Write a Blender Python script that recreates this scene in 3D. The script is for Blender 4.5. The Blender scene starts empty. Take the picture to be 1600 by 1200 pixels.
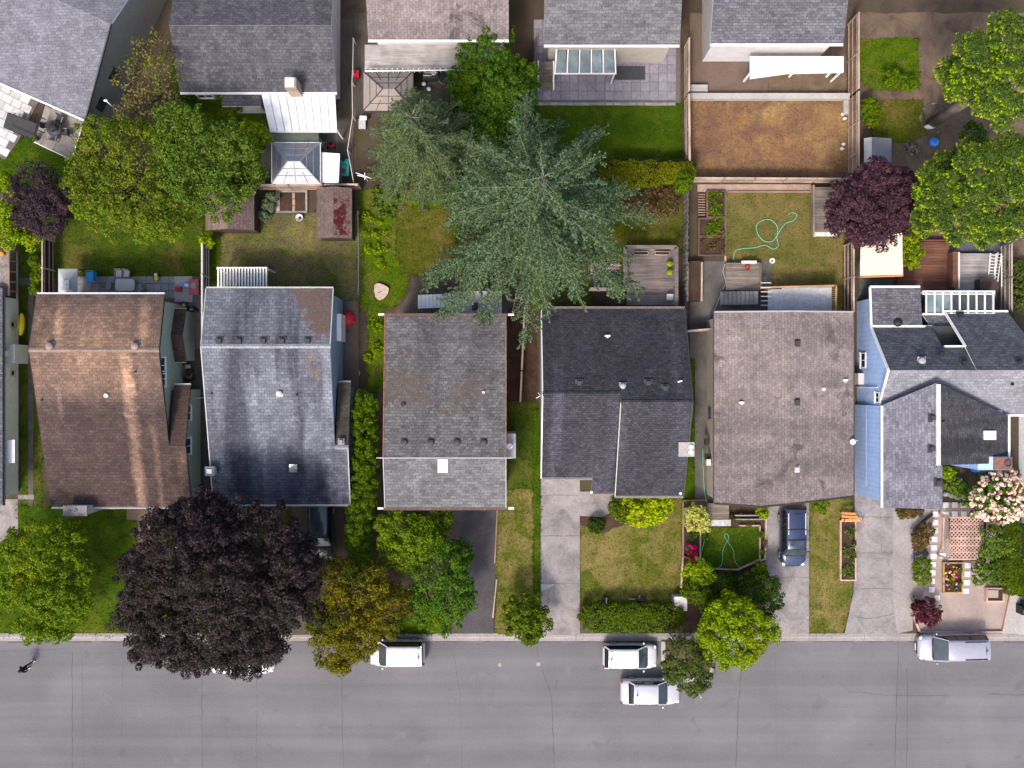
import bpy, math, random
import numpy as np
from mathutils import Vector, Matrix
random.seed(7)
SC = bpy.context.scene
COL = SC.collection
R = math.radians

# ------------------------------------------------------------------ camera, sky, sun, exposure
S = 21.3          # photograph pixels per metre on the ground
HC = 68.0         # height of the drone above the ground
cam_d = bpy.data.cameras.new('camera'); cam = bpy.data.objects.new('camera', cam_d); COL.objects.link(cam)
cam.location = (0, 0, HC); cam.rotation_euler = (0, 0, 0)
cam_d.sensor_width = 36; cam_d.lens = 36 * S * HC / 1600; cam_d.clip_start = 0.5; cam_d.clip_end = 3000
SC.camera = cam
SUN_EL, SUN_DIR = R(52), Vector((-0.40, -0.92, 0)).normalized()     # where the sun stands (south, a little west)
world = bpy.data.worlds.new('World'); SC.world = world; world.use_nodes = True
wn = world.node_tree; bg = wn.nodes['Background']
sky = wn.nodes.new('ShaderNodeTexSky'); sky.sky_type = 'NISHITA'; sky.sun_disc = False
sky.sun_elevation = SUN_EL; sky.sun_rotation = math.atan2(SUN_DIR.x, SUN_DIR.y)
sky.air_density = 1.0; sky.dust_density = 5.0; sky.ozone_density = 1.8
wn.links.new(sky.outputs[0], bg.inputs[0]); bg.inputs[1].default_value = 0.115
sun_d = bpy.data.lights.new('sun', 'SUN'); sun_d.energy = 1.5; sun_d.angle = R(10); sun_d.color = (1.0, 0.90, 0.80)
sun = bpy.data.objects.new('sun', sun_d); COL.objects.link(sun)
sv = Vector((SUN_DIR.x * math.cos(SUN_EL), SUN_DIR.y * math.cos(SUN_EL), math.sin(SUN_EL)))
sun.rotation_euler = sv.to_track_quat('Z', 'Y').to_euler(); sun.location = (0, 0, 60)
SC.view_settings.view_transform = 'Standard'; SC.view_settings.look = 'None'
SC.view_settings.gamma = 1; SC.view_settings.use_curve_mapping = False
SC.view_settings.exposure = 1.12

# ------------------------------------------------------------------ placing: a point of the place from where the photograph shows it and its height
def W(px, py, z=0.0):
    k = (1 - z / HC) / S
    return Vector(((px - 800) * k, (600 - py) * k, z))
def plane_of(a, b, c):
    n = (b - a).cross(c - a).normalized(); return (a, n)
def hit(pl, px, py):
    o = Vector((0, 0, HC)); d = W(px, py, 0) - o
    t = (pl[0] - o).dot(pl[1]) / d.dot(pl[1]); return o + d * t
def on_x(X, px, py):
    k = X * S / (px - 800); return Vector((X, (600 - py) / S * k, HC * (1 - k)))
def on_y(Y, px, py):
    k = Y * S / (600 - py); return Vector(((px - 800) / S * k, Y, HC * (1 - k)))

# ------------------------------------------------------------------ meshes and objects
WL = {}
class MB:
    def __init__(s): s.v = []; s.f = []; s.m = []
    def add(s, vs, fs, m=0):
        b = len(s.v); s.v += [tuple(v) for v in vs]
        for f in fs: s.f.append(tuple(b + i for i in f)); s.m.append(m)
        return s
    def box(s, c, d, rz=0.0, m=0):
        x, y, z = d[0] / 2, d[1] / 2, d[2] / 2; cs, sn = math.cos(rz), math.sin(rz)
        vs = [(c[0] + a * cs - b * sn, c[1] + a * sn + b * cs, c[2] + e) for e in (-z, z) for a, b in ((-x, -y), (x, -y), (x, y), (-x, y))]
        return s.add(vs, [(3, 2, 1, 0), (4, 5, 6, 7), (0, 1, 5, 4), (1, 2, 6, 5), (2, 3, 7, 6), (3, 0, 4, 7)], m)
    def prism(s, poly, z0, z1, m=0, mside=None):
        n = len(poly); a = sum(poly[i][0] * poly[(i + 1) % n][1] - poly[(i + 1) % n][0] * poly[i][1] for i in range(n))
        if a < 0: poly = list(poly)[::-1]; z1 = list(z1)[::-1] if isinstance(z1, (list, tuple)) else z1
        zt = z1 if isinstance(z1, (list, tuple)) else [z1] * n
        vs = [(p[0], p[1], z0) for p in poly] + [(p[0], p[1], t) for p, t in zip(poly, zt)]
        s.add(vs, [tuple(range(n))[::-1]] + ([] if max(zt) - min(zt) > 1e-6 else [tuple(range(n, 2 * n))]), m)
        b = len(s.v) - 2 * n
        for i in range(n):
            j = (i + 1) % n; s.f.append((b + i, b + j, b + n + j, b + n + i)); s.m.append(m if mside is None else mside)
        return s
    def slab(s, pts, th, m=0, mside=1):
        n = len(pts); nz = sum((Vector(pts[i]) - Vector(pts[0])).cross(Vector(pts[(i + 1) % n]) - Vector(pts[0])).z for i in range(1, n - 1))
        if nz < 0: pts = list(pts)[::-1]
        vs = [tuple(p) for p in pts] + [(p[0], p[1], p[2] - th) for p in pts]
        b = len(s.v); s.v += vs; s.f.append(tuple(b + i for i in range(n))); s.m.append(m)
        s.f.append(tuple(b + n + i for i in reversed(range(n)))); s.m.append(mside)
        for i in range(n):
            j = (i + 1) % n; s.f.append((b + i, b + n + i, b + n + j, b + j)); s.m.append(mside)
        return s
    def bar(s, a, b, w, h, m=0):
        a, b = Vector(a), Vector(b); d = (b - a).normalized(); u = d.cross(Vector((0, 0, 1)))
        u = Vector((1, 0, 0)) if u.length < 1e-4 else u.normalized(); t = u.cross(d).normalized()
        vs = [p + u * i * w / 2 + t * j * h / 2 for p in (a, b) for i, j in ((-1, -1), (1, -1), (1, 1), (-1, 1))]
        return s.add(vs, [(0, 1, 2, 3), (7, 6, 5, 4), (0, 4, 5, 1), (1, 5, 6, 2), (2, 6, 7, 3), (3, 7, 4, 0)], m)
    def tube(s, pts, r, n=6, m=0):
        pts = [Vector(p) for p in pts]; rr = r if isinstance(r, (list, tuple)) else [r] * len(pts); b = len(s.v)
        for i, p in enumerate(pts):
            d = (pts[min(i + 1, len(pts) - 1)] - pts[max(i - 1, 0)]).normalized()
            u = d.cross(Vector((0.13, 0.21, 1))) if abs(d.z) < 0.9 else d.cross(Vector((1, 0, 0)))
            u.normalize(); t = d.cross(u)
            for k in range(n):
                a = 2 * math.pi * k / n; s.v.append(tuple(p + (u * math.cos(a) + t * math.sin(a)) * rr[i]))
        for i in range(len(pts) - 1):
            for k in range(n):
                q = (k + 1) % n; s.f.append((b + i * n + k, b + i * n + q, b + (i + 1) * n + q, b + (i + 1) * n + k)); s.m.append(m)
        s.f.append(tuple(b + k for k in reversed(range(n)))); s.m.append(m)
        e = b + (len(pts) - 1) * n; s.f.append(tuple(e + k for k in range(n))); s.m.append(m)
        return s
    def lathe(s, c, prof, n=12, m=0):
        b = len(s.v)
        for r, z in prof:
            for k in range(n):
                a = 2 * math.pi * k / n; s.v.append((c[0] + r * math.cos(a), c[1] + r * math.sin(a), c[2] + z))
        for i in range(len(prof) - 1):
            for k in range(n):
                q = (k + 1) % n; s.f.append((b + i * n + k, b + i * n + q, b + (i + 1) * n + q, b + (i + 1) * n + k)); s.m.append(m)
        s.f.append(tuple(b + k for k in reversed(range(n)))); s.m.append(m)
        e = b + (len(prof) - 1) * n; s.f.append(tuple(e + k for k in range(n))); s.m.append(m)
        return s
    def blob(s, c, r, nu=10, nv=6, m=0, jit=0.0):
        b = len(s.v); s.v.append((c[0], c[1], c[2] - r[2]))
        for j in range(1, nv):
            t = -math.pi / 2 + math.pi * j / nv
            for i in range(nu):
                a = 2 * math.pi * i / nu; q = 1 + random.uniform(-jit, jit)
                s.v.append((c[0] + r[0] * q * math.cos(t) * math.cos(a), c[1] + r[1] * q * math.cos(t) * math.sin(a), c[2] + r[2] * q * math.sin(t)))
        s.v.append((c[0], c[1], c[2] + r[2])); e = len(s.v) - 1
        for i in range(nu):
            q = (i + 1) % nu; s.f.append((b, b + 1 + q, b + 1 + i)); s.m.append(m)
            s.f.append((e, e - nu + i, e - nu + q)); s.m.append(m)
            for j in range(nv - 2):
                p = b + 1 + j * nu; s.f.append((p + i, p + q, p + nu + q, p + nu + i)); s.m.append(m)
        return s
    def patch(s, a, b, c, d, nu=4, nv=4, bulge=(0, 0, 0), m=0, th=0.0):
        a, b, c, d, g = map(Vector, (a, b, c, d, bulge)); o = len(s.v)
        for j in range(nv + 1):
            for i in range(nu + 1):
                u, v = i / nu, j / nv
                p = (a * (1 - u) + b * u) * (1 - v) + (d * (1 - u) + c * u) * v
                s.v.append(tuple(p + g * (4 * u * (1 - u) * 0.5 + 4 * v * (1 - v) * 0.5)))
        for j in range(nv):
            for i in range(nu):
                p = o + j * (nu + 1) + i; s.f.append((p, p + 1, p + nu + 2, p + nu + 1)); s.m.append(m)
        return s
    def build(s, name, mats, parent=None, smooth=False, base=False):
        me = bpy.data.meshes.new(name)
        xs = np.array(s.v, dtype=np.float64); lo, hi = xs.min(0), xs.max(0); c = (lo + hi) / 2
        if base: c[2] = lo[2]
        me.from_pydata((xs - c).tolist(), [], s.f)
        if not isinstance(mats, (list, tuple)): mats = [mats]
        for k in mats: me.materials.append(k)
        if len(mats) > 1: me.polygons.foreach_set('material_index', [min(i, len(mats) - 1) for i in s.m])
        if smooth: me.polygons.foreach_set('use_smooth', [True] * len(s.f))
        me.update()
        return link(name, me, parent, Vector(c))
def link(name, data, parent=None, at=(0, 0, 0), rot=None):
    o = bpy.data.objects.new(name, data); COL.objects.link(o); at = Vector(at)
    if parent is not None: o.parent = parent; o.location = at - WL[parent.name]
    else: o.location = at
    if rot is not None: o.rotation_euler = rot
    WL[o.name] = at
    return o
def tag(o, label=None, cat=None, group=None, kind=None):
    for k, v in (('label', label), ('category', cat), ('group', group), ('kind', kind)):
        if v: o[k] = v
    return o
def thing(name, label, cat, at, group=None):
    o = link(name, None, None, at); o.empty_display_size = 0.3
    return tag(o, label, cat, group)
def struct(name, mb, mat, label=None):
    return tag(mb.build(name, mat), label, kind='structure')
def arr_mesh(name, verts, faces, mat):
    me = bpy.data.meshes.new(name); nv, nf, k = len(verts), len(faces), faces.shape[1]
    me.vertices.add(nv); me.vertices.foreach_set('co', verts.astype(np.float32).ravel())
    me.loops.add(nf * k); me.loops.foreach_set('vertex_index', faces.astype(np.int32).ravel())
    me.polygons.add(nf); me.polygons.foreach_set('loop_start', np.arange(0, nf * k, k, dtype=np.int32))
    me.update(calc_edges=True); me.validate()
    for q in (mat if isinstance(mat, (list, tuple)) else [mat]): me.materials.append(q)
    return me

# ------------------------------------------------------------------ materials (colour, grain, fine relief and wear only)
class NT:
    def __init__(s, name):
        s.mat = bpy.data.materials.new(name); s.mat.use_nodes = True; s.t = s.mat.node_tree; s.b = s.t.nodes['Principled BSDF']
    def n(s, typ, props=None, **ins):
        x = s.t.nodes.new('ShaderNode' + typ)
        for k, v in (props or {}).items(): setattr(x, k, v)
        for k, v in ins.items():
            k = k.replace('_', ' ')
            sock = x.inputs[int(k[1:])] if k[0] == 'i' and k[1:].isdigit() else x.inputs[k]
            if isinstance(v, bpy.types.NodeSocket): s.t.links.new(v, sock)
            else: sock.default_value = v
        return x
    def mix(s, f, a, b, mode='MIX'):
        x = s.n('Mix', {'data_type': 'RGBA', 'blend_type': mode})
        for i, v in ((0, f), (6, a), (7, b)):
            if isinstance(v, bpy.types.NodeSocket): s.t.links.new(v, x.inputs[i])
            else: x.inputs[i].default_value = (v if i == 0 else c4(v))
        return x.outputs[2]
    def math(s, op, a, b=0.0):
        x = s.n('Math', {'operation': op})
        for i, v in ((0, a), (1, b)):
            if isinstance(v, bpy.types.NodeSocket): s.t.links.new(v, x.inputs[i])
            else: x.inputs[i].default_value = v
        return x.outputs[0]
    def pos(s, sc=(1, 1, 1), off=(0, 0, 0)):
        g = s.n('NewGeometry'); m = s.n('Mapping', Vector=g.outputs['Position'], Scale=sc, Location=off); return m.outputs[0]
    def noise(s, vec, scale, detail=3.0, rough=0.55, dist=0.0):
        return s.n('TexNoise', Vector=vec, Scale=scale, Detail=detail, Roughness=rough, Distortion=dist).outputs['Fac']
    def ramp(s, f, stops):
        x = s.n('ValToRGB', Fac=f); e = x.color_ramp.elements
        while len(e) < len(stops): e.new(0.5)
        for q, (p, c) in zip(e, stops): q.position = p; q.color = c4(c)
        return x.outputs[0]
    def step(s, f, a, b):
        x = s.n('MapRange', Value=f); x.inputs[1].default_value = a; x.inputs[2].default_value = b; return x.outputs[0]
    def out(s, col=None, rough=0.8, bump=None, bs=0.3, bd=0.02, metal=0.0, spec=0.3, coat=0.0):
        if col is not None:
            if isinstance(col, bpy.types.NodeSocket): s.t.links.new(col, s.b.inputs['Base Color'])
            else: s.b.inputs['Base Color'].default_value = c4(col)
        s.b.inputs['Roughness'].default_value = rough; s.b.inputs['Metallic'].default_value = metal
        s.b.inputs['Specular IOR Level'].default_value = spec; s.b.inputs['Coat Weight'].default_value = coat
        if bump is not None:
            x = s.n('Bump', Height=bump, Strength=bs, Distance=bd); s.t.links.new(x.outputs[0], s.b.inputs['Normal'])
        return s.mat
def c4(c):
    if isinstance(c, (int, float)): c = (c, c, c)
    return tuple(c)[:3] + (1.0,)
def mul(c, f): return tuple(x * f for x in c)
def sat(c, k=1.3, b=1.0):
    l = 0.3 * c[0] + 0.59 * c[1] + 0.11 * c[2]; return tuple(max(0.0015, (l + (x - l) * k) * b) for x in c)
def m_plain(name, col, rough=0.7, var=0.18, scale=3.0, metal=0.0, spec=0.3, coat=0.0, obj=0.0):
    t = NT(name); f = t.noise(t.pos(), scale, 5, 0.65)
    c = t.ramp(f, [(0.3, mul(col, 1 - var)), (0.7, mul(col, 1 + var))])
    if obj:
        r = t.n('ObjectInfo').outputs['Random']; g = t.ramp(r, [(0, 1 - obj), (1, 1 + obj)]); c = t.mix(1.0, c, g, 'MULTIPLY')
    return t.out(c, rough, f, 0.12, 0.01, metal, spec, coat)
def m_wood(name, col, along='x', var=0.3, obj=0.22):
    t = NT(name); sc = {'x': (0.7, 14, 14), 'y': (14, 0.7, 14), 'z': (14, 14, 0.7)}[along]
    f = t.noise(t.pos(sc), 1.0, 4, 0.6); g = t.noise(t.pos(), 0.8, 4)
    c = t.ramp(f, [(0.28, mul(col, 1 - var)), (0.72, mul(col, 1 + var))])
    c = t.mix(1.0, c, t.ramp(g, [(0.35, 0.75), (0.65, 1.2)]), 'MULTIPLY')
    r = t.n('ObjectInfo').outputs['Random']; c = t.mix(1.0, c, t.ramp(r, [(0, 1 - obj), (1, 1 + obj)]), 'MULTIPLY')
    return t.out(c, 0.85, f, 0.3, 0.01)
def m_grass(name, dark, mid, dry, dry_amt=0.3, patch=0.35, fine=9.0, soil=None, soil_amt=0.0):
    t = NT(name); p = t.pos(); dark, mid, dry = sat(dark, 1.2), sat(mid, 1.2), sat(dry, 1.1)
    a = t.noise(p, patch, 5, 0.65, 0.8); f = t.noise(p, fine, 6, 0.75); h = t.noise(t.pos((1, 1, 1), (31, 7, 0)), patch * 2.6, 6, 0.7, 0.5)
    c = t.ramp(f, [(0.28, mul(dark, 0.75)), (0.5, mid), (0.72, mul(mid, 1.45))])
    c = t.mix(t.step(h, 0.36, 0.7), c, t.ramp(f, [(0.3, mul(dark, 0.6)), (0.7, mul(dark, 1.5))]))
    w = t.math('ADD', a, t.math('MULTIPLY', t.math('SUBTRACT', f, 0.5), 0.35))
    c = t.mix(t.step(w, 0.64 - dry_amt * 0.5, 0.98 - dry_amt * 0.5), c, t.ramp(f, [(0.3, mul(dry, 0.7)), (0.7, mul(dry, 1.3))]))
    if soil:
        w2 = t.math('ADD', h, t.math('MULTIPLY', t.math('SUBTRACT', f, 0.5), 0.3))
        c = t.mix(t.step(w2, 0.66 - soil_amt * 0.5, 0.94 - soil_amt * 0.5), c, t.ramp(f, [(0.3, mul(soil, 0.65)), (0.7, mul(soil, 1.3))]))
    sp = t.noise(p, 26.0, 2, 0.6); c = t.mix(1.0, c, t.ramp(sp, [(0.33, 0.62), (0.67, 1.35)]), 'MULTIPLY')
    return t.out(c, 0.95, f, 0.8, 0.05, spec=0.1)
def m_ground(name, cols, scale=0.6, fine=14.0, rough=0.92, speck=None, bs=0.4):
    t = NT(name); p = t.pos(); a = t.noise(p, scale, 6, 0.65, 0.6); f = t.noise(p, fine, 4, 0.7)
    c = t.ramp(a, [(0.32 + 0.36 * i / max(1, len(cols) - 1), q) for i, q in enumerate(cols)])
    c = t.mix(1.0, c, t.ramp(f, [(0.3, 0.78), (0.7, 1.22)]), 'MULTIPLY')
    if speck:
        v = t.n('TexVoronoi', Vector=p, Scale=speck[1]); c = t.mix(t.step(v.outputs['Distance'], speck[2], speck[2] * 0.6), c, speck[0])
    return t.out(c, rough, f, bs, 0.02, spec=0.15)
def m_road(name, base):
    t = NT(name); p = t.pos(); f = t.noise(p, 9.0, 4, 0.7); a = t.noise(p, 0.16, 5, 0.6, 0.5); lane = t.noise(t.pos((0.02, 0.75, 1)), 1.0, 3, 0.5); s = t.noise(t.pos((1, 1, 1), (9, 4, 0)), 0.55, 4, 0.55, 0.4); sp = t.noise(p, 30.0, 2, 0.5)
    c = t.ramp(a, [(0.3, mul(base, 0.86)), (0.7, mul(base, 1.12))]); c = t.mix(1.0, c, t.ramp(lane, [(0.35, 0.90), (0.65, 1.08)]), 'MULTIPLY')
    c = t.mix(1.0, c, t.ramp(f, [(0.3, 0.88), (0.7, 1.10)]), 'MULTIPLY'); c = t.mix(1.0, c, t.ramp(sp, [(0.3, 0.84), (0.7, 1.14)]), 'MULTIPLY')
    c = t.mix(t.math('MULTIPLY', t.step(s, 0.62, 0.72), 0.35), c, mul(base, 0.55)); c = t.mix(t.math('MULTIPLY', t.step(s, 0.36, 0.28), 0.3), c, mul(base, 1.4))
    return t.out(c, 0.9, f, 0.3, 0.01, spec=0.15)
def m_shingle(name, c1, c2, gap, swap=False, row=0.2, wid=0.33, streak=None, streaks=(), moss=None, edge=None, speck=0.35, scale=1.0, masks=()):
    gap = tuple(p * .55 + q * .45 for p, q in zip(gap, c1)); t = NT(name); g = t.n('NewGeometry').outputs['Position']; x = t.n('SeparateXYZ', Vector=g)
    u, v = (x.outputs[1], x.outputs[0]) if swap else (x.outputs[0], x.outputs[1])
    uv = t.n('CombineXYZ', X=u, Y=v).outputs[0]
    br = t.n('TexBrick', {'offset': 0.5}, Vector=uv, Color1=c4(c1), Color2=c4(c2), Mortar=c4(gap), Scale=1.0, Mortar_Size=0.014, Mortar_Smooth=0.4, Bias=0.0, Brick_Width=wid, Row_Height=row)
    c = br.outputs['Color']
    f = t.noise(g, 9.0, 3, 0.7); c = t.mix(1.0, c, t.ramp(f, [(0.3, 1 - speck), (0.7, 1 + speck)]), 'MULTIPLY')
    bl = t.noise(g, 0.7, 5, 0.65, 0.4); c = t.mix(1.0, c, t.ramp(bl, [(0.32, 0.80), (0.68, 1.18)]), 'MULTIPLY')
    if streak:                                                       # weathering runs down the slope
        su = t.n('CombineXYZ', X=t.math('MULTIPLY', u, streak[1]), Y=t.math('MULTIPLY', v, streak[1] * 0.1)).outputs[0]
        s1 = t.noise(su, 1.0, 5, 0.6, 0.3); c = t.mix(t.step(s1, streak[2], streak[3]), c, t.mix(1.0, c, streak[0], 'MULTIPLY'))
    for (axis_u, half, v0, v1, colr, st) in streaks:                  # single run-off streaks below vents and valleys
        wob = t.math('MULTIPLY', t.math('SUBTRACT', t.noise(g, 1.2, 3), 0.5), half * 1.6)
        d = t.math('ABSOLUTE', t.math('SUBTRACT', t.math('ADD', u, wob), axis_u))
        m = t.math('MULTIPLY', t.step(d, half, half * 0.2), t.math('MULTIPLY', t.step(v, v0, v0 + (1.6 if v1 > v0 else -1.6)), t.step(v, v1, v1 - (1.6 if v1 > v0 else -1.6))))
        c = t.mix(t.math('MULTIPLY', m, st), c, t.mix(1.0, c, colr, 'MULTIPLY'))
    if moss:
        n2 = t.noise(g, moss[1], 6, 0.72, 0.6); c = t.mix(t.step(n2, moss[2], moss[2] + 0.08), c, t.mix(t.step(f, 0.3, 0.7), mul(moss[0], 0.6), mul(moss[0], 1.3)))
    for (x0, x1, y0, y1, colr, rag, soft) in masks:                   # litter lying on part of the roof, ragged outline
        X, Y = x.outputs[0], x.outputs[1]
        if soft: X = t.math('ADD', X, t.math('MULTIPLY', t.math('SUBTRACT', Y, y1), soft))
        w = rag; b = t.math('MINIMUM', t.math('MINIMUM', t.step(X, x0 - w, x0 + w), t.step(X, x1 + w, x1 - w)), t.math('MINIMUM', t.step(Y, y0 - w, y0 + w), t.step(Y, y1 + w, y1 - w)))
        nz = t.math('SUBTRACT', t.noise(g, 1.7, 8, 0.8), 0.5); m = t.math('MULTIPLY', t.step(t.math('ADD', b, t.math('MULTIPLY', nz, 2.6)), 0.5, 0.66), 0.5 if colr[0] < .11 and colr[1] > .05 else 1.0)
        fz = t.noise(g, 12.0, 4, 0.75); c = t.mix(m, c, t.ramp(fz, [(0.3, mul(colr, 0.5)), (0.7, mul(colr, 1.4))]))
    return t.out(c, 0.9, t.math('ADD', br.outputs['Fac'], t.math('MULTIPLY', f, -0.4)), 0.45, -0.015, spec=0.15)
def m_leaf(name, cols, patch=None, trans=0.22, rough=0.7, spec=0.10):
    t = NT(name); r = t.n('NewGeometry').outputs['Random Per Island']; cols = [sat(q, 1.24, 0.80 + .32 * i / max(1, len(cols) - 1)) for i, q in enumerate(cols)]; patch = patch and (sat(patch[0], 1.24, 1.0),) + tuple(patch[1:])
    c = t.ramp(r, [(i / max(1, len(cols) - 1), q) for i, q in enumerate(cols)])
    if patch:
        a = t.noise(t.pos(), patch[1], 4, 0.6); c = t.mix(t.step(a, patch[2], patch[2] + 0.16), c, t.ramp(r, [(0, mul(patch[0], 0.6)), (1, mul(patch[0], 1.35))]))
    t.out(c, rough, spec=spec)
    tr = t.n('BsdfTranslucent'); t.t.links.new(c, tr.inputs[0])
    mx = t.n('MixShader', Fac=trans); t.t.links.new(t.b.outputs[0], mx.inputs[1]); t.t.links.new(tr.outputs[0], mx.inputs[2])
    t.t.links.new(mx.outputs[0], t.t.nodes['Material Output'].inputs[0])
    return t.mat
def m_siding(name, col, pitch=0.2, axis=2, lo=0.55):
    t = NT(name); x = t.n('SeparateXYZ', Vector=t.n('NewGeometry').outputs['Position']); v = x.outputs[axis]
    fr = t.math('FRACT', t.math('DIVIDE', v, pitch)); f = t.noise(t.pos(), 2.0, 4)
    c = t.ramp(f, [(0.3, mul(col, 0.9)), (0.7, mul(col, 1.08))]); c = t.mix(t.step(fr, 0.16, 0.02), c, mul(col, lo))
    return t.out(c, 0.6, fr, 0.5, 0.02)
def m_metal(name, col, rough=0.35, metal=0.9, var=0.15):
    return m_plain(name, col, rough, var, 1.5, metal, 0.5)
def m_glass(name, col=(0.02, 0.03, 0.035), rough=0.08):
    t = NT(name); f = t.noise(t.pos(), 1.2, 2); return t.out(t.ramp(f, [(0.3, mul(col, 0.7)), (0.7, mul(col, 1.4))]), rough, spec=0.8)
M = {}
# ------------------------------------------------------------------ palette
M['soil'] = m_ground('soil', [(0.045, 0.034, 0.025), (0.075, 0.055, 0.04), (0.05, 0.055, 0.02)], 0.35)
M['dirt'] = m_ground('dirt', [(0.06, 0.047, 0.038), (0.10, 0.08, 0.068), (0.075, 0.06, 0.05)], 0.8)
M['dirt_warm'] = m_ground('dirt_warm', [(0.075, 0.052, 0.038), (0.125, 0.088, 0.062), (0.16, 0.115, 0.08)], 0.7, 12, speck=((0.26, 0.22, 0.18), 1.6, 0.05))
M['mulch'] = m_ground('mulch', [(0.035, 0.022, 0.016), (0.075, 0.045, 0.032)], 1.2, 20, bs=0.8)
M['lawn_rich'] = m_grass('lawn_rich', (0.022, 0.045, 0.006), (0.052, 0.085, 0.010), (0.12, 0.125, 0.022), 0.25)
M['lawn_back'] = m_grass('lawn_back', (0.026, 0.047, 0.009), (0.056, 0.083, 0.015), (0.13, 0.105, 0.035), 0.34, 0.5, soil=(0.09, 0.065, 0.035), soil_amt=0.1)
M['lawn_patchy'] = m_grass('lawn_patchy', (0.035, 0.055, 0.013), (0.07, 0.092, 0.024), (0.21, 0.165, 0.075), 0.5, 0.4, soil=(0.12, 0.09, 0.062), soil_amt=0.46)
M['lawn_mossy'] = m_grass('lawn_mossy', (0.038, 0.05, 0.009), (0.078, 0.086, 0.018), (0.16, 0.12, 0.045), 0.4, 0.35)
M['lawn_dry'] = m_grass('lawn_dry', (0.045, 0.06, 0.014), (0.10, 0.105, 0.026), (0.22, 0.165, 0.075), 0.45, 0.5)
M['lawn_straw'] = m_grass('lawn_straw', (0.06, 0.068, 0.022), (0.115, 0.105, 0.040), (0.20, 0.145, 0.065), 0.45, 0.35)
M['lawn_dead'] = m_grass('lawn_dead', (0.13, 0.10, 0.05), (0.215, 0.125, 0.07), (0.35, 0.25, 0.115), 0.44, 0.2, 7, soil=(0.15, 0.078, 0.055), soil_amt=0.6)
M['lawn_weeds'] = m_grass('lawn_weeds', (0.035, 0.06, 0.008), (0.08, 0.12, 0.014), (0.15, 0.11, 0.05), 0.3, 0.6)
M['asphalt'] = m_road('asphalt', (0.144, 0.141, 0.149))
M['asphalt_dark'] = m_ground('asphalt_dark', [(0.055, 0.052, 0.056), (0.085, 0.08, 0.085)], 0.5, 10)
M['crack'] = m_plain('crack', (0.075, 0.07, 0.075), 0.95)
M['concrete'] = m_ground('concrete', [(0.155, 0.142, 0.142), (0.23, 0.211, 0.211), (0.29, 0.266, 0.264)], 0.75, 10, bs=0.3)
M['concrete_light'] = m_ground('concrete_light', [(0.32, 0.305, 0.295), (0.42, 0.40, 0.39)], 0.5, 12, bs=0.2)
M['concrete_dark'] = m_ground('concrete_dark', [(0.07, 0.065, 0.06), (0.13, 0.12, 0.11)], 0.6, 12, bs=0.2)
M['kerb'] = m_ground('kerb', [(0.22, 0.20, 0.195), (0.31, 0.285, 0.28)], 0.5, 10, bs=0.2)
M['gravel'] = m_ground('gravel', [(0.28, 0.22, 0.195), (0.37, 0.295, 0.265)], 0.7, 22, bs=0.7, speck=((0.16, 0.09, 0.07), 3.2, 0.10))
M['gravel_tan'] = m_ground('gravel_tan', [(0.27, 0.19, 0.15), (0.38, 0.28, 0.23)], 0.9, 18, bs=0.8, speck=((0.5, 0.42, 0.36), 6.0, 0.2))
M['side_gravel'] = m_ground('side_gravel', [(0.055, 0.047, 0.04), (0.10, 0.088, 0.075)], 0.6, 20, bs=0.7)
M['brown_pave'] = m_ground('brown_pave', [(0.11, 0.078, 0.062), (0.15, 0.11, 0.09)], 0.6, 16)
M['joint'] = m_plain('joint', (0.12, 0.11, 0.10), 0.95)
M['white'] = m_plain('white', (0.78, 0.78, 0.78), 0.45, 0.04)
M['offwhite'] = m_plain('offwhite', (0.58, 0.56, 0.53), 0.6, 0.1)
M['trim_grey'] = m_plain('trim_grey', (0.34, 0.33, 0.34), 0.6, 0.12)
M['black'] = m_plain('black', (0.02, 0.02, 0.022), 0.55, 0.2)
M['charcoal'] = m_plain('charcoal', (0.045, 0.045, 0.05), 0.6, 0.2)
M['grey'] = m_plain('grey', (0.22, 0.22, 0.23), 0.6, 0.15)
M['lgrey'] = m_plain('lgrey', (0.42, 0.42, 0.44), 0.55, 0.1)
M['red'] = m_plain('red', (0.48, 0.02, 0.03), 0.4, 0.12)
M['pinkred'] = m_plain('pinkred', (0.32, 0.06, 0.09), 0.5, 0.12)
M['blue'] = m_plain('blue', (0.03, 0.20, 0.62), 0.45, 0.15)
M['skyblue'] = m_plain('skyblue', (0.05, 0.33, 0.72), 0.45, 0.1)
M['yellow'] = m_plain('yellow', (0.75, 0.62, 0.02), 0.4, 0.08)
M['orange'] = m_plain('orange', (0.72, 0.22, 0.03), 0.55, 0.15)
M['teal'] = m_plain('teal', (0.05, 0.34, 0.30), 0.5, 0.15)
M['hose'] = m_plain('hose', (0.13, 0.40, 0.26), 0.5, 0.1)
M['rust'] = m_plain('rust', (0.22, 0.10, 0.06), 0.85, 0.5, 4)
M['leaf_litter'] = m_ground('leaf_litter', [(0.16, 0.07, 0.045), (0.10, 0.075, 0.06), (0.20, 0.13, 0.09)], 2.5, 20)
M['fence'] = m_wood('fence', (0.12, 0.075, 0.055), 'z', 0.3, 0.15)
M['fence_dark'] = m_wood('fence_dark', (0.055, 0.036, 0.028), 'z', 0.3, 0.15)
M['fence_tan'] = m_wood('fence_tan', (0.26, 0.17, 0.125), 'z', 0.25, 0.12)
M['fence_cap'] = m_wood('fence_cap', (0.40, 0.31, 0.25), 'y', 0.2, 0.1)
M['fence_grey'] = m_wood('fence_grey', (0.17, 0.155, 0.15), 'z', 0.3, 0.25)
M['deck_grey'] = m_wood('deck_grey', (0.165, 0.135, 0.125), 'x', 0.35, 0.25)
M['deck_pale'] = m_wood('deck_pale', (0.30, 0.28, 0.27), 'x', 0.25, 0.14)
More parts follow.
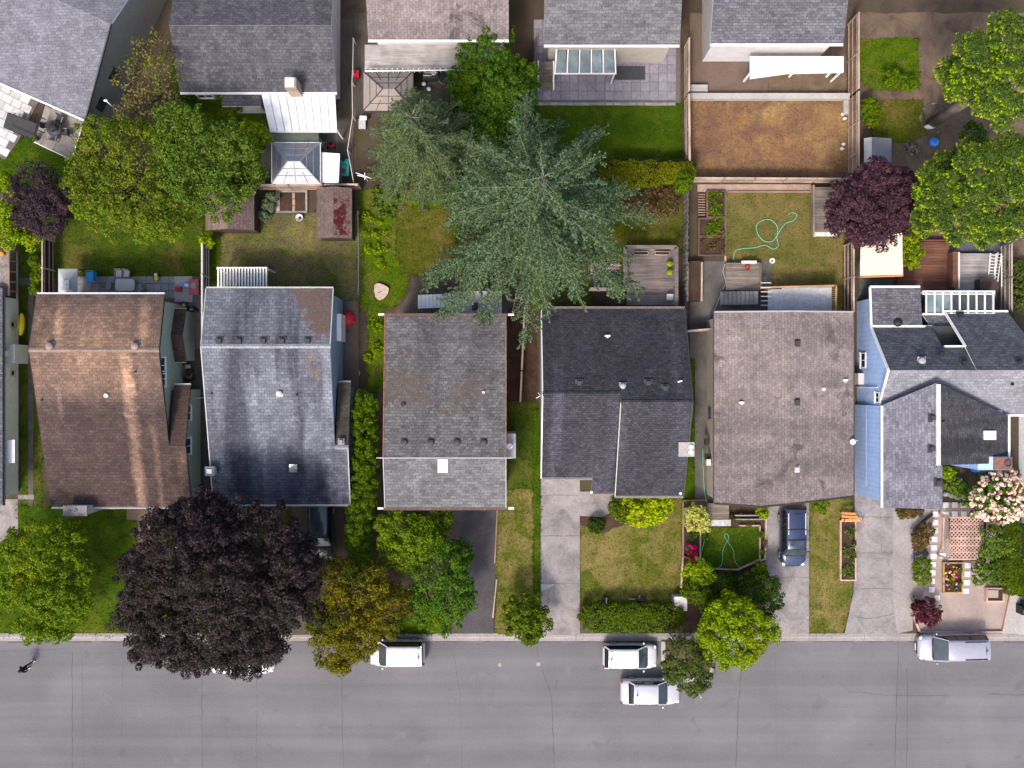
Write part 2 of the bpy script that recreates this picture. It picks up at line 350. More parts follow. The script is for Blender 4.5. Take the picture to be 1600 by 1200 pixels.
M['deck_tan'] = m_wood('deck_tan', (0.19, 0.155, 0.13), 'x', 0.3, 0.2)
M['deck_brown'] = m_wood('deck_brown', (0.13, 0.058, 0.038), 'x', 0.3, 0.2)
M['wood_new'] = m_wood('wood_new', (0.45, 0.28, 0.14), 'x', 0.2, 0.12)
M['wood_pink'] = m_wood('wood_pink', (0.52, 0.34, 0.28), 'x', 0.15, 0.08)
M['wood_orange'] = m_wood('wood_orange', (0.62, 0.25, 0.09), 'x', 0.2, 0.1)
M['bark'] = m_wood('bark', (0.10, 0.075, 0.06), 'z', 0.45, 0.1)
M['bark_grey'] = m_wood('bark_grey', (0.15, 0.12, 0.10), 'z', 0.45, 0.1)
M['twig'] = m_plain('twig', (0.24, 0.21, 0.16), 0.9, 0.25)
M['stone'] = m_plain('stone', (0.28, 0.27, 0.26), 0.9, 0.35, 2.5, obj=0.35)
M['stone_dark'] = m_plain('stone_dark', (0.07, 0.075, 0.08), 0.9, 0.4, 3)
M['glass'] = m_glass('glass'); M['glass_pale'] = m_glass('glass_pale', (0.16, 0.21, 0.22), 0.12)
M['slab'] = m_plain('slab', (0.235, 0.235, 0.245), 0.9, 0.16, 4, obj=0.16)
M['slab_pale'] = m_plain('slab_pale', (0.46, 0.455, 0.46), 0.9, 0.14, 4, obj=0.14)
M['slab_white'] = m_plain('slab_white', (0.62, 0.61, 0.60), 0.9, 0.06, 4, obj=0.06)
M['metal_white'] = m_plain('metal_white', (0.62, 0.63, 0.65), 0.4, 0.14, 1.5, spec=0.5, obj=0.07)

# ------------------------------------------------------------------ setting: street and yards
YL = 0.10                                                            # level of the yards above the road
SH = {}; NS = [0]; LAWNS = []
def sheet(name, px, z, mat, label=None):
    NS[0] += 1; z += NS[0] * 0.0003
    poly = [tuple(W(x, y, z).xy) for x, y in px]; mb = MB()
    if name in ('lawn', 'yard'):                                      # grass never ends on a ruler line
        out = []
        for i in range(len(poly)):
            A, B = Vector(poly[i]), Vector(poly[(i + 1) % len(poly)]); n = max(1, int((B - A).length / 0.28)); u = (B - A).normalized(); u = Vector((-u.y, u.x)); ph = random.uniform(0, 6)
            for j in range(n): out.append(tuple(A.lerp(B, j / n) + u * (random.uniform(-.05, .05) + .05 * math.sin(j * .45 + ph))))
        poly = out
        if name == 'lawn': LAWNS.append((poly, z, mat))
    mb.prism(poly, z - 0.06, z); o = struct(name, mb, mat, label); SH[label] = o; return o
def rect(x0, y0, x1, y1): return [(x0, y0), (x1, y0), (x1, y1), (x0, y1)]
mb = MB(); mb.box((0, 0, -0.35), (1600, 1600, 0.5)); struct('ground', mb, M['soil'], 'bare earth under and around the block')
mb = MB(); mb.prism([tuple(W(x, y).xy) for x, y in rect(-6000, 1000, 7600, 1246)], -0.08, 0.0)
road = struct('road', mb, M['asphalt'], 'grey asphalt street with parked cars')
mb = MB(); mb.prism([tuple(W(x, y).xy) for x, y in rect(-6000, -9000, 7600, 994)], -0.09, YL); struct('terrain', mb, M['soil'], 'earth of the house lots')
mb = MB(); mb.prism([tuple(W(x, y).xy) for x, y in rect(-6000, 1258, 7600, 6000)], -0.09, YL); struct('terrain', mb, M['lawn_rich'], 'grass across the street')
def kerb(y0, y1, flip):
    mb = MB(); xs = list(range(-1200, 2900, 75))
    for a, b in zip(xs[:-1], xs[1:]):
        A, B = W(a + 0.25, y0).x, W(b - 0.25, y0).x; t0, t1 = W(0, y0).y, W(0, y1).y
        prof = [(t0, -0.05), (t0, 0.125), (t0 + (t1 - t0) * 0.42, 0.125), (t0 + (t1 - t0) * 0.66, 0.03), (t1, 0.012), (t1, -0.05)]
        n = len(prof); vs = [(A, y, z) for y, z in prof] + [(B, y, z) for y, z in prof]
        mb.add(vs, [tuple(range(n)), tuple(range(2 * n - 1, n - 1, -1))] + [(i, (i + 1) % n, n + (i + 1) % n, n + i) for i in range(n)])
    return tag(struct('kerb', mb, M['kerb'], 'rolled concrete kerb along the street'))
kerb(989, 1001.5, 0); kerb(1258, 1245, 1)
# cracks and patches of the road
def crack(parent, pts, z, w, mat='crack'):
    P = [W(x, y, z).xy for x, y in pts]; out = []
    for i in range(len(P) - 1):
        n = max(2, int((P[i + 1] - P[i]).length / 0.35))
        for j in range(n): out.append(P[i].lerp(P[i + 1], j / n) + Vector((random.uniform(-.035, .035), random.uniform(-.035, .035))))
    out.append(P[-1]); vs = []; fs = []
    for i, p in enumerate(out):
        d = (out[min(i + 1, len(out) - 1)] - out[max(0, i - 1)]).normalized(); ww = w * random.uniform(0.5, 1.2)
        vs += [(p.x - d.y * ww, p.y + d.x * ww, z), (p.x + d.y * ww, p.y - d.x * ww, z)]
        if i: fs.append((2 * i - 2, 2 * i - 1, 2 * i + 1, 2 * i))
    return MB().add(vs, fs).build('crack', M[mat], parent)
for pts, w in (([(113, 1018), (113, 1200)], .03), ([(128, 1025), (131, 1200)], .018), ([(192, 1040), (190, 1150)], .015), ([(317, 1045), (315, 1095), (317, 1200)], .028),
               ([(401, 1045), (401, 1200)], .018), ([(535, 1050), (534, 1090), (537, 1200)], .028), ([(708, 1015), (713, 1045), (716, 1070), (720, 1095), (722, 1200)], .018),
               ([(762, 1055), (775, 1050), (780, 1040)], .02), ([(839, 1010), (841, 1035), (848, 1050), (857, 1070), (862, 1092), (866, 1200)], .03),
               ([(1159, 1040), (1157, 1068), (1154, 1092), (1150, 1200)], .034), ([(1404, 1000), (1403, 1040), (1401, 1088), (1398, 1200)], .034),
               ([(1416, 1045), (1418, 1065), (1417, 1200)], .03), ([(1328, 1080), (1345, 1082), (1365, 1085), (1400, 1086), (1440, 1087), (1482, 1087)], .022),
               ([(1545, 1084), (1570, 1086), (1600, 1086), (1680, 1088)], .03), ([(1310, 1065), (1330, 1082), (1318, 1090)], .012), ([(100, 1014), (30, 1017), (-60, 1016)], .015),
               ([(870, 1062), (869, 1072), (871, 1080)], .035), ([(1212, 1020), (1212, 1100), (1213, 1190)], .01)):
    crack(road, pts, 0.004, w * .62)
for i in range(24): x = -60 + i * 74; crack(road, [(x, 1003 + random.uniform(-.4, .4)), (x + random.uniform(30, 70), 1003 + random.uniform(-.4, .4))], 0.0045, .03)
for px, py, r in ((841, 1038, 0.17), (781, 1039, 0.14)):
    p = W(px, py, 0.005); MB().lathe((p.x, p.y, 0.0), [(r, -0.01), (r, 0.006)], 10).build('patch', M['gravel'], road)

# yards, bottom layer first
L1, L2, L3 = YL + .006, YL + .030, YL + .054
sheet('lawn', [(78, 280), (318, 280), (318, 434), (66, 434), (66, 360)], L1, M['lawn_back'], 'shaded back lawn of the brown roofed house')
sheet('lawn', [(28, 790), (212, 790), (212, 812), (216, 850), (255, 860), (255, 992), (-40, 992), (-40, 842), (28, 842)], L1, M['lawn_rich'], 'green front lawn by the street')
sheet('lawn', [(255, 800), (456, 800), (456, 992), (255, 992)], L1, M['lawn_back'], 'lawn under the purple tree')
sheet('lawn', rect(31, 300, 66, 790), L1, M['lawn_back'], 'narrow grass strip beside the white building')
sheet('path', rect(44, 455, 52, 790), L2, M['concrete_dark'], 'narrow concrete path in the grass strip')
sheet('path', rect(30, 434, 50, 446), L2, M['concrete_dark']); sheet('path', rect(28, 773, 53, 780), L2, M['concrete'])
sheet('driveway', rect(-60, 780, 28, 850), L2, M['concrete'], 'concrete pad beside the white building')
sheet('lawn', [(8, 205), (112, 240), (112, 300), (-10, 300)], L1, M['lawn_rich'], 'dark lawn below the terrace')
sheet('lawn', rect(318, 332, 560, 470), L1, M['lawn_patchy'], 'patchy back lawn with straw coloured spots')
sheet('lawn', [(318, 332), (345, 332), (345, 440), (318, 440)], L2, M['lawn_rich'], 'greener strip of lawn along the fence')
sheet('yard', rect(398, 290, 560, 334), L1, M['soil'], 'vegetable garden soil')
sheet('lawn', [(562, 295), (700, 295), (690, 425), (640, 430), (634, 462), (612, 482), (562, 486)], L1, M['lawn_weeds'], 'weedy green back lawn')
sheet('lawn', [(620, 320), (720, 330), (700, 432), (640, 432), (618, 400)], L2, M['lawn_mossy'], 'yellowed patch of the weedy lawn')
sheet('lawn', [(690, 300), (832, 300), (832, 424), (690, 432)], L1, M['lawn_mossy'], 'shaded mossy ground under the large spruce')
sheet('yard', [(642, 430), (828, 420), (828, 490), (615, 490), (637, 462)], L1, M['dirt'], 'bare dirt behind the house')
sheet('lawn', rect(574, 478, 600, 612), L2, M['lawn_weeds'], 'narrow green side yard')
sheet('lawn', rect(793, 628, 843, 800), L1, M['lawn_back'], 'shaded side lawn'); sheet('yard', rect(792, 480, 840, 628), L1, M['mulch'], 'dark side yard')
sheet('lawn', rect(775, 765, 845, 990), L2, M['lawn_dry'], 'dry grass strip between the driveways')
sheet('lawn', [(833, 640), (845, 640), (845, 990), (833, 990)], L3, M['lawn_rich'], 'green grass edge beside the driveway')
sheet('driveway', [(704, 790), (776, 790), (774, 880), (770, 990), (706, 990), (712, 950), (722, 900)], L3, M['asphalt_dark'], 'dark asphalt driveway')
sheet('yard', rect(560, 790, 712, 990), L1, M['soil'], 'planted front yard'); sheet('lawn', rect(620, 962, 704, 990), L2, M['lawn_rich'])
sheet('lawn', rect(832, 300, 1066, 396), L1, M['lawn_mossy'], 'mossy back lawn'); sheet('yard', rect(828, 390, 976, 485), L1, M['lawn_mossy'], 'mossy ground under the spruce')
sheet('lawn', rect(838, 160, 1066, 262), L1, M['lawn_rich'], 'lush green lawn below the paved terrace')
sheet('lawn', [(906, 805), (940, 833), (985, 812), (1066, 775), (1066, 920), (1060, 945), (906, 945)], L1, M['lawn_dry'], 'dry front lawn behind the hedge')
sheet('yard', [(905, 800), (985, 800), (985, 815), (940, 832), (905, 820)], L2, M['mulch'])
sheet('yard', rect(905, 905, 1075, 992), L1 - .003, M['dirt'])
sheet('lawn', rect(1068, 560, 1086, 792), L1, M['lawn_rich'], 'green strip between two houses')
sheet('lawn', [(1134, 300), (1275, 300), (1275, 365), (1318, 365), (1318, 486), (1196, 486), (1196, 412), (1134, 412)], L1, M['lawn_straw'], 'straw coloured back lawn with a hose')
sheet('lawn', rect(1076, 157, 1326, 279), L1, M['lawn_dead'], 'dead brown lawn inside wooden fences')
sheet('yard', rect(1200, 60, 1322, 149), L1, M['dirt_warm'], 'stony dirt'); sheet('patio', rect(1078, 20, 1200, 149), L2, M['brown_pave'], 'brown concrete patio')
sheet('lawn', [(1265, 780), (1332, 780), (1332, 895), (1332, 940), (1318, 990), (1262, 990)], L1, M['lawn_dry'], 'dry grass strip with a planter')
sheet('lawn', [(1096, 823), (1187, 823), (1187, 874), (1152, 890), (1094, 889)], L2, M['lawn_rich'], 'small front lawn edged with timber')
sheet('yard', rect(1066, 790, 1196, 990), L1, M['mulch'], 'planted front garden beds')
sheet('yard', rect(1342, 20, 1700, 400), L1, M['dirt_warm'], 'brown yard under the pines')
sheet('lawn', [(1340, 60), (1436, 60), (1436, 138), (1370, 142), (1345, 130)], L2, M['lawn_weeds'], 'green grass round a trunk')
sheet('lawn', [(1355, 160), (1440, 155), (1450, 210), (1420, 225), (1365, 215)], L2, M['lawn_mossy'], 'worn grass by the shed')
sheet('driveway', [(1336, 735), (1400, 735), (1396, 910), (1396, 940), (1402, 990), (1320, 990), (1334, 925)], L3, M['concrete'], 'concrete driveway of the blue house')
sheet('path', [(1396, 800), (1452, 790), (1455, 803), (1428, 826), (1426, 985), (1402, 990), (1396, 940)], L3, M['kerb'], 'grey paver strip beside the driveway')
sheet('yard', [(1428, 785), (1590, 785), (1590, 900), (1578, 925), (1566, 987), (1437, 987), (1427, 968)], L1, M['gravel'], 'pink gravel front garden')
sheet('yard', rect(1484, 806, 1540, 878), L1 + .012, M['mulch'], 'dark bark mulch under the lattice pergola')
sheet('driveway', rect(1592, 560, 1680, 992), L2, M['concrete_light'], 'pale concrete driveway'); sheet('driveway', [(1578, 925), (1600, 925), (1680, 990), (1566, 990)], L2 + .004, M['concrete_light'])
sheet('driveway', rect(1196, 770, 1264, 990), L3, M['concrete'], 'concrete driveway with a blue car')
sheet('driveway', rect(845, 720, 906, 992), L3, M['concrete'], 'concrete driveway left of the dry lawn')
sheet('path', [(906, 768), (958, 768), (956, 800), (940, 808), (906, 806)], L3, M['concrete'], 'concrete entrance path')
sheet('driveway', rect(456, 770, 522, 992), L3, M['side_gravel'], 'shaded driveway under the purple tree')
sheet('patch', [(845, 912), (868, 913), (857, 919), (845, 925)], L3 + .004, M['concrete_light'], 'pale triangular patch in the driveway')
sheet('path', rect(1086, 545, 1108, 795), L2, M['concrete_dark'], 'concrete side path'); sheet('patio', rect(1078, 408, 1205, 560), L2, M['concrete_dark'], 'weathered concrete patio')
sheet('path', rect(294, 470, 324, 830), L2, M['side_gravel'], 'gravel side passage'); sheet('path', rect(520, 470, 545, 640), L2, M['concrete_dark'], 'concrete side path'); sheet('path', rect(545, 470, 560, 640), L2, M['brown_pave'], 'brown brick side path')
sheet('path', [(198, 788), (238, 788), (238, 850), (216, 870), (216, 812), (198, 812)], L3, M['brown_pave'], 'pink brick entrance path')
sheet('path', rect(528, 30, 552, 290), L2, M['side_gravel'], 'gravel passage along the wire fence'); sheet('patio', rect(408, 205, 530, 290), L2 - .004, M['concrete_dark'])
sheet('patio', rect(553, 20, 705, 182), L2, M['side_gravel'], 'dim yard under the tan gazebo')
sheet('lawn', rect(650, 100, 842, 300), L1, M['lawn_rich'], 'shaded lawn under the spruces')
sheet('lawn', rect(270, 60, 425, 290), L1, M['lawn_rich'], 'dark lawn beside the white patio cover')
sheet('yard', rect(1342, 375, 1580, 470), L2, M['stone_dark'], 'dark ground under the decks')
for y in (774, 837, 912): crack(SH['concrete driveway left of the dry lawn'], [(846, y), (905, y)], L3 + .024, .02, 'joint')
bd = SH['concrete driveway of the blue house']
for o, x0, x1, y in ((bd, 1334, 1396, 808), (bd, 1334, 1396, 864), (bd, 1334, 1396, 920), (SH['concrete driveway with a blue car'], 1197, 1263, 902)): crack(o, [(x0, y), (x1, y)], L3 + .024, .018, 'joint')
crack(bd, [(1376, 790), (1377, 860)], L3 + .025, .015, 'joint'); crack(bd, [(1334, 962), (1352, 967), (1370, 966), (1396, 958)], L3 + .024, .015, 'joint')

# small loose-laid slabs, each one a piece
def pieces(parent, name, mesh_px, size, th, mat, z, jit=0.01, rot=0.02):
    me = MB(); a, b = size[0] / 2, size[1] / 2; e = min(0.02, th / 2)
    vs = [(-a, -b, 0), (a, -b, 0), (a, b, 0), (-a, b, 0), (-a, -b, th - e), (a, -b, th - e), (a, b, th - e), (-a, b, th - e), (-a + e, -b + e, th), (a - e, -b + e, th), (a - e, b - e, th), (-a + e, b - e, th)]
    fs = [(3, 2, 1, 0), (8, 9, 10, 11)] + [(i, (i + 1) % 4, 4 + (i + 1) % 4, 4 + i) for i in range(4)] + [(4 + i, 4 + (i + 1) % 4, 8 + (i + 1) % 4, 8 + i) for i in range(4)]
    m = bpy.data.meshes.new(name); m.from_pydata(vs, [], fs); m.materials.append(mat)
    for x, y in mesh_px:
        p = W(x, y, z); link(name, m, parent, p + Vector((random.uniform(-jit, jit), random.uniform(-jit, jit), random.uniform(0, .006))), (0, 0, random.uniform(-rot, rot)))
pat = thing('patio', 'patio of square grey slabs behind the brown roofed house', 'patio', W(200, 450, YL))
MB().prism([tuple(W(x, y, YL).xy) for x, y in rect(119, 432, 316, 545)], YL - .05, YL + .075).build('bed', M['joint'], pat)
pieces(pat, 'slab', [(126 + 12.0 * i, 437.5 + 11.6 * j) for i in range(13) for j in range(3)], (.54, .52), .04, M['slab'], YL + .07)
pieces(pat, 'slab', [(287, 452)], (1.32, 1.9), .05, M['concrete_light'], YL + .07)
ter = thing('terrace', 'pale stone terrace beside the rotated grey roofed house', 'terrace', W(20, 180, YL))
ang = R(-27)
def rot2(c, u, v, a=ang): return (c[0] + u * math.cos(a) - v * math.sin(a), c[1] + u * math.sin(a) + v * math.cos(a))
sl = MB(); c0 = W(30, 178, 0)
poly = [W(-60, 90, 0), W(66, 152, 0), W(48, 188, 0), W(30, 222, 0), W(10, 250, 0), W(-60, 222, 0)]
sl.prism([tuple(p.xy) for p in poly], YL, YL + .08); sl.build('bed', M['joint'], ter)
def inpoly(x, y, P):
    r = False; j = len(P) - 1
    for i in range(len(P)):
        if (P[i][1] > y) != (P[j][1] > y) and x < (P[j][0] - P[i][0]) * (y - P[i][1]) / (P[j][1] - P[i][1] + 1e-9) + P[i][0]: r = not r
        j = i
    return r
m = MB().box((0, 0, .025), (.74, .56, .05)); sm = bpy.data.meshes.new('slab'); sm.from_pydata(m.v, [], m.f); sm.materials.append(M['slab_pale'])
for i in range(-8, 9):
    for j in range(-10, 11):
        x, y = rot2((c0.x, c0.y), i * .77 + (j % 2) * .38, j * .59)
        if all(inpoly(x + dx, y + dy, [tuple(p.xy) for p in poly]) for dx, dy in ((.3, .1), (-.3, -.1), (.1, .3), (-.1, -.3))):
            link('slab', sm, ter, (x, y, YL + .065 + random.uniform(0, .005)), (0, 0, ang + random.uniform(-.01, .01)))
stp = thing('stepping_stones', 'pale square stepping stones in the pink gravel garden', 'stepping stones', W(1462, 850, YL))
pieces(stp, 'stone', [(1462 - i * .7, 803 + 13.1 * i) for i in range(10)] + [(1473, 868), (1464, 934)] + [(1512 - i * .9, 883.5 + 13.3 * i) for i in range(4)] + [(1478 + 13.6 * i, 789) for i in range(3)] + [(1478 + 14 * i, 803) for i in range(4)], (.42, .40), .04, M['slab_white'], YL + .03)
ste = thing('paved_terrace', 'purple grey paved terrace above the lush green lawn', 'terrace', W(950, 130, YL))
MB().prism([tuple(W(x, y, YL).xy) for x, y in rect(834, 30, 1063, 161)], YL, YL + .075).build('bed', M['joint'], ste)
M['stamp'] = m_plain('stamp', (0.215, 0.20, 0.24), 0.8, 0.2, 4, obj=0.12)
pieces(ste, 'paver', [(841 + 13.9 * i, 38 + 13.9 * j) for i in range(16) for j in range(9)], (.635, .635), .04, M['stamp'], YL + .07, rot=.004)
pieces(ste, 'edging', [(842 + 12.2 * i, 163) for i in range(18)], (.55, .2), .16, M['slab'], YL, rot=.01)
# ------------------------------------------------------------------ plants
def leaf_quads(rng, pos, nrm, size, asp=0.62, curl=0.25, along=None):
    """one small kite-shaped leaf (two bent triangles) per point"""
    n = len(pos); nrm = nrm / (np.linalg.norm(nrm, axis=1, keepdims=True) + 1e-9)
    a = rng.normal(size=(n, 3)) if along is None else along + rng.normal(0, .3, (n, 3)); t = a - nrm * (a * nrm).sum(1, keepdims=True); t /= np.linalg.norm(t, axis=1, keepdims=True) + 1e-9
    b = np.cross(nrm, t); s = (size * rng.uniform(0.65, 1.3, n))[:, None]
    v = np.empty((n, 4, 3)); v[:, 0] = pos - t * s * 0.5; v[:, 2] = pos + t * s * 0.5 - nrm * s * curl * 0.5
    v[:, 1] = pos + b * s * asp * 0.5 - nrm * s * curl * 0.3 + t * s * 0.06; v[:, 3] = pos - b * s * asp * 0.5 - nrm * s * curl * 0.3 + t * s * 0.06
    f = np.arange(n * 4).reshape(n, 4)
    return v.reshape(-1, 3), f
def unit(rng, n, zmin=-1.0):
    z = rng.uniform(zmin, 1, n); a = rng.uniform(0, 2 * math.pi, n); r = np.sqrt(np.maximum(0, 1 - z * z))
    return np.stack([r * np.cos(a), r * np.sin(a), z], 1)
def crown_points(rng, lobes, rc, per, cover=1.0, inner=0.25, zmin=-0.35, rough=0.12):
    """lobes: (centre, (rx,ry,rz)); clumps of leaves of radius rc over the lobes, gaps between the clumps"""
    C = np.array([l[0] for l in lobes]); RR = np.array([l[1] for l in lobes]); P, N = [], []
    for i, (c, r) in enumerate(zip(C, RR)):
        area = 4 * math.pi * ((r[0] * r[1]) + (r[0] * r[2]) + (r[1] * r[2])) / 3 * (1 - zmin) / 2
        n = max(5, int(cover * area / (math.pi * rc * rc) * 0.95))
        d = unit(rng, n, zmin); q = c + d * r * (1 + rng.normal(0, rough, n))[:, None]
        keep = np.ones(n, bool)
        for j in range(len(C)):
            if j != i: keep &= (((q - C[j]) / RR[j]) ** 2).sum(1) > 0.62
        q, d = q[keep], d[keep]
        if len(q) == 0: continue
        k = rng.poisson(per, len(q)) + 2; idx = np.repeat(np.arange(len(q)), k)
        e = unit(rng, len(idx), -0.45); rad = rc * rng.uniform(0.7, 1.35, len(q))[idx] * rng.uniform(0.55, 1.0, len(idx))
        P.append(q[idx] + e * rad[:, None] * np.array([1, 1, 0.75])); N.append(e * 0.9 + np.array([0, 0, 0.75]) + d[idx] * 0.35 + rng.normal(0, 0.45, (len(idx), 3)))
        m = int(len(idx) * inner); u = unit(rng, m, -0.6); P.append(c + u * r * rng.uniform(0.45, 0.9, m)[:, None]); N.append(u + np.array([0, 0, 1.0]) + rng.normal(0, .4, (m, 3)))
    return np.concatenate(P), np.concatenate(N)
def px_lobe(px, py, r, z, flat=0.75):
    c = W(px, py, z); q = r / S * (1 - z / HC); return ((c.x, c.y, c.z), (q, q, q * flat))
SEED = [100]
def plant(name, label, cat, lobes, leaf, mat, rc=0.4, per=26, cover=1.0, trunk=0.18, bark='bark', group=None, inner=0.25, base=None, zmin=-0.35, rough=0.12, flowers=None, crown_name='crown', asp=0.62, limbs=True, curl=0.25):
    SEED[0] += 1; rng = np.random.default_rng(SEED[0])
    c = np.mean([l[0] for l in lobes], 0) if base is None else np.array([*W(base[0], base[1], 0).xy, 0])
    root = thing(name, label, cat, (c[0], c[1], YL), group)
    P, N = crown_points(rng, lobes, rc, per, cover, inner, zmin, rough); P[:, 2] = np.maximum(P[:, 2], YL + .06)
    v, f = leaf_quads(rng, P, N, leaf, asp, curl)
    link(crown_name, arr_mesh(crown_name, v - np.array([c[0], c[1], YL]), f, mat), root, (c[0], c[1], YL))
    if trunk:
        zt = np.mean([l[0][2] for l in lobes]); mb = MB(); B = Vector((c[0], c[1], YL - .05)); ctr = Vector(np.mean([l[0] for l in lobes], 0))
        T = B.lerp(ctr, 0.55); mid = B.lerp(T, .5) + Vector((rng.normal(0, .08), rng.normal(0, .08), 0))
        mb.tube([B, mid, T], [trunk * 1.25, trunk, trunk * .8], 8); mb.build('trunk', M[bark], root, True)
        if limbs:
            for l in lobes:
                e = Vector(l[0]); q = T.lerp(e, .5) + Vector((0, 0, .15)); MB().tube([T - Vector((0, 0, .1)), q, e, e + Vector((0, 0, l[1][2] * .5))], [trunk * .55, trunk * .42, trunk * .28, trunk * .1], 6).build('limb', M[bark], root, True)
    if flowers:
        fm, num, rad, zm = flowers
        k = 0; C = np.array([q[0] for q in lobes]); RR = np.array([q[1] for q in lobes])
        while k < num:
            l = lobes[rng.integers(len(lobes))]; d = unit(rng, 1, zm)[0]; p = np.array(l[0]) + d * np.array(l[1]) * 1.08
            if ((((p - C) / RR) ** 2).sum(1) < 1.0).any(): continue
            k += 1
            link('blossom', fm[rng.integers(len(fm))], root, p, tuple(rng.uniform(0, 3, 3)))
    return root
def blossom_mesh(col, rad, name):
    rng = np.random.default_rng(3); e = unit(rng, 26, -0.2); v, f = leaf_quads(rng, e * rad * .8, e, rad * .75, .9, .1)
    return arr_mesh('blossom', v, f, m_leaf(name, [mul(col, .8), col, mul(col, 1.12)], trans=.15))
def conifer(name, label, tip, base, h, R0, mat, levels, nb, seed, lo=0.12, droop=0.2, power=0.85, vary=(.6, 1.2)):
    """tapering trunk, whorls of branches; each branch carries side branches, those carry twigs set with needles"""
    rng = np.random.default_rng(seed); B = W(*base, 0); root = thing(name, label, 'tree', (B.x, B.y, YL)); o = np.array([B.x, B.y, 0.0])
    tp = W(tip[0], tip[1], h); lean = np.array([tp.x - B.x, tp.y - B.y, 0.0])
    MB().tube([B, B + Vector(lean) * .5 + Vector((0, 0, h * .5)), Vector((tp.x, tp.y, h))], [R0 * .05 + .1, .15, .02], 8).build('trunk', M['bark'], root, True)
    P, N, D, ST = [], [], [], MB(); UP = np.array([0, 0, 1.0]); a0 = 0.0
    def twigs(ax, d, sd, u, wmax):                                    # short twigs on both sides of a stem, each set with needles
        m = len(ax)
        for q in range(m):
            for side in (-1, 1):
                tl = wmax * (1 - .75 * u[q]) * rng.uniform(.6, 1.3) + .05; ns = max(2, int(tl / .06)); w = (np.arange(ns) + .6) / ns; dr = d * .8 + sd * side * .7
                p = ax[q] + dr * (w * tl)[:, None] - UP * (w * tl * .2)[:, None]; alt = np.where((np.arange(ns) + q) % 2 == 0, 1.0, -1.0)[:, None]
                P.append(p + rng.normal(0, .015, p.shape)); D.append(dr + sd * alt * .5); N.append(np.tile(UP, (ns, 1)) + rng.normal(0, .45, (ns, 3)))
        P.append(ax[-1:] + d * .06); D.append(d[None] + 0); N.append(UP[None] + 0)
    for lv in range(levels):
        t = lo + (1 - lo) * ((lv + .3) / levels) ** 0.9; z = h * t; L = R0 * (1 - t) ** power + .3; a0 += 2.4
        k = max(4, int(round(nb * (0.6 + 0.4 * (1 - t)))))
        for b in range(k):
            a = a0 + 2 * math.pi * b / k + rng.normal(0, .26); l = L * rng.uniform(*vary); up = 0.42 * t - 0.02 + rng.normal(0, .12)
            d = np.array([math.cos(a), math.sin(a), 0]); sd = np.array([-math.sin(a), math.cos(a), 0]); s0 = o + lean * t + UP * z
            m = max(5, int(l / .13)); u = (np.arange(m) + .5) / m; zz = up * l * u - droop * l * u ** 1.5 + .12 * l * np.maximum(0, u - .6) ** 2; bend = rng.normal(0, .13) * l * u ** 2
            ax = s0 + d * (u * l)[:, None] + sd * bend[:, None] + UP * zz[:, None]
            ST.tube([Vector(ax[0]), Vector(ax[m // 3]), Vector(ax[2 * m // 3]), Vector(ax[-1])], [.02 + l * .003, .018, .012, .005], 4)
            i0 = int(m * .25); twigs(ax[i0:], d, sd, u[i0:], .20)
            x = .12 * l; side = 1
            while x < l * .93:                                        # side branches, alternating, longest a third of the way out
                q = min(m - 1, int(x / l * m)); uu = x / l; sl = (.19 * l * min(1, uu * 2.4) * (1 - uu) ** .5 + .18) * rng.uniform(.5, 1.4); an = rng.uniform(.5, .9) * side
                if rng.uniform() > .10 and sl > .2:
                    d2 = d * math.cos(an) + sd * math.sin(an); s2 = np.cross(UP, d2); m2 = max(3, int(sl / .12)); u2 = (np.arange(m2) + .5) / m2
                    ax2 = ax[q] + d2 * (u2 * sl)[:, None] + s2 * (rng.normal(0, .12) * sl * u2 ** 2)[:, None] - UP * (u2 ** 1.4 * sl * rng.uniform(.1, .5))[:, None]; twigs(ax2, d2, s2, u2, .15)
                    if sl > .8: ST.tube([Vector(ax[q]), Vector(ax2[-1])], [.014, .005], 3)
                x += rng.uniform(.10, .24); side = -side
    P, N, D = map(np.concatenate, (P, N, D)); v, f = leaf_quads(rng, P, N, .165, .5, .2, D)
    link('crown', arr_mesh('crown', v - np.array([B.x, B.y, YL]), f, mat), root, (B.x, B.y, YL))
    ST.build('branches', M['twig'], root, True)['kind'] = 'stuff'
    return root
LM = {}
def leafmat(k, *a, **b): LM[k] = m_leaf('leaf_' + k, *a, **b)
leafmat('spruce', [(0.015, 0.033, 0.018), (0.038, 0.066, 0.036), (0.075, 0.112, 0.06), (0.12, 0.16, 0.085)], ((0.07, 0.095, 0.035), .5, .58), .04)
leafmat('spruce2', [(0.04, 0.06, 0.032), (0.07, 0.10, 0.052), (0.11, 0.14, 0.078)], ((0.10, 0.125, 0.05), .6, .5), .12)
leafmat('purple_black', [(0.005, 0.0032, 0.004), (0.012, 0.0078, 0.009), (0.024, 0.016, 0.0175), (0.055, 0.041, 0.040)], ((0.030, 0.013, 0.018), .35, .58), .10, .65, .16)
leafmat('purple', [(0.016, 0.008, 0.011), (0.036, 0.017, 0.024), (0.062, 0.030, 0.042), (0.09, 0.05, 0.06)], None, .12)
leafmat('plum', [(0.014, 0.010, 0.013), (0.032, 0.022, 0.028), (0.062, 0.042, 0.05)], ((0.07, 0.035, 0.045), .5, .55), .12)
leafmat('burgundy', [(0.025, 0.005, 0.010), (0.055, 0.012, 0.02), (0.08, 0.022, 0.03)], None, .12)
leafmat('green', [(0.030, 0.055, 0.008), (0.068, 0.115, 0.016), (0.12, 0.17, 0.028), (0.165, 0.215, 0.04)], ((0.17, 0.19, 0.014), .28, .56))
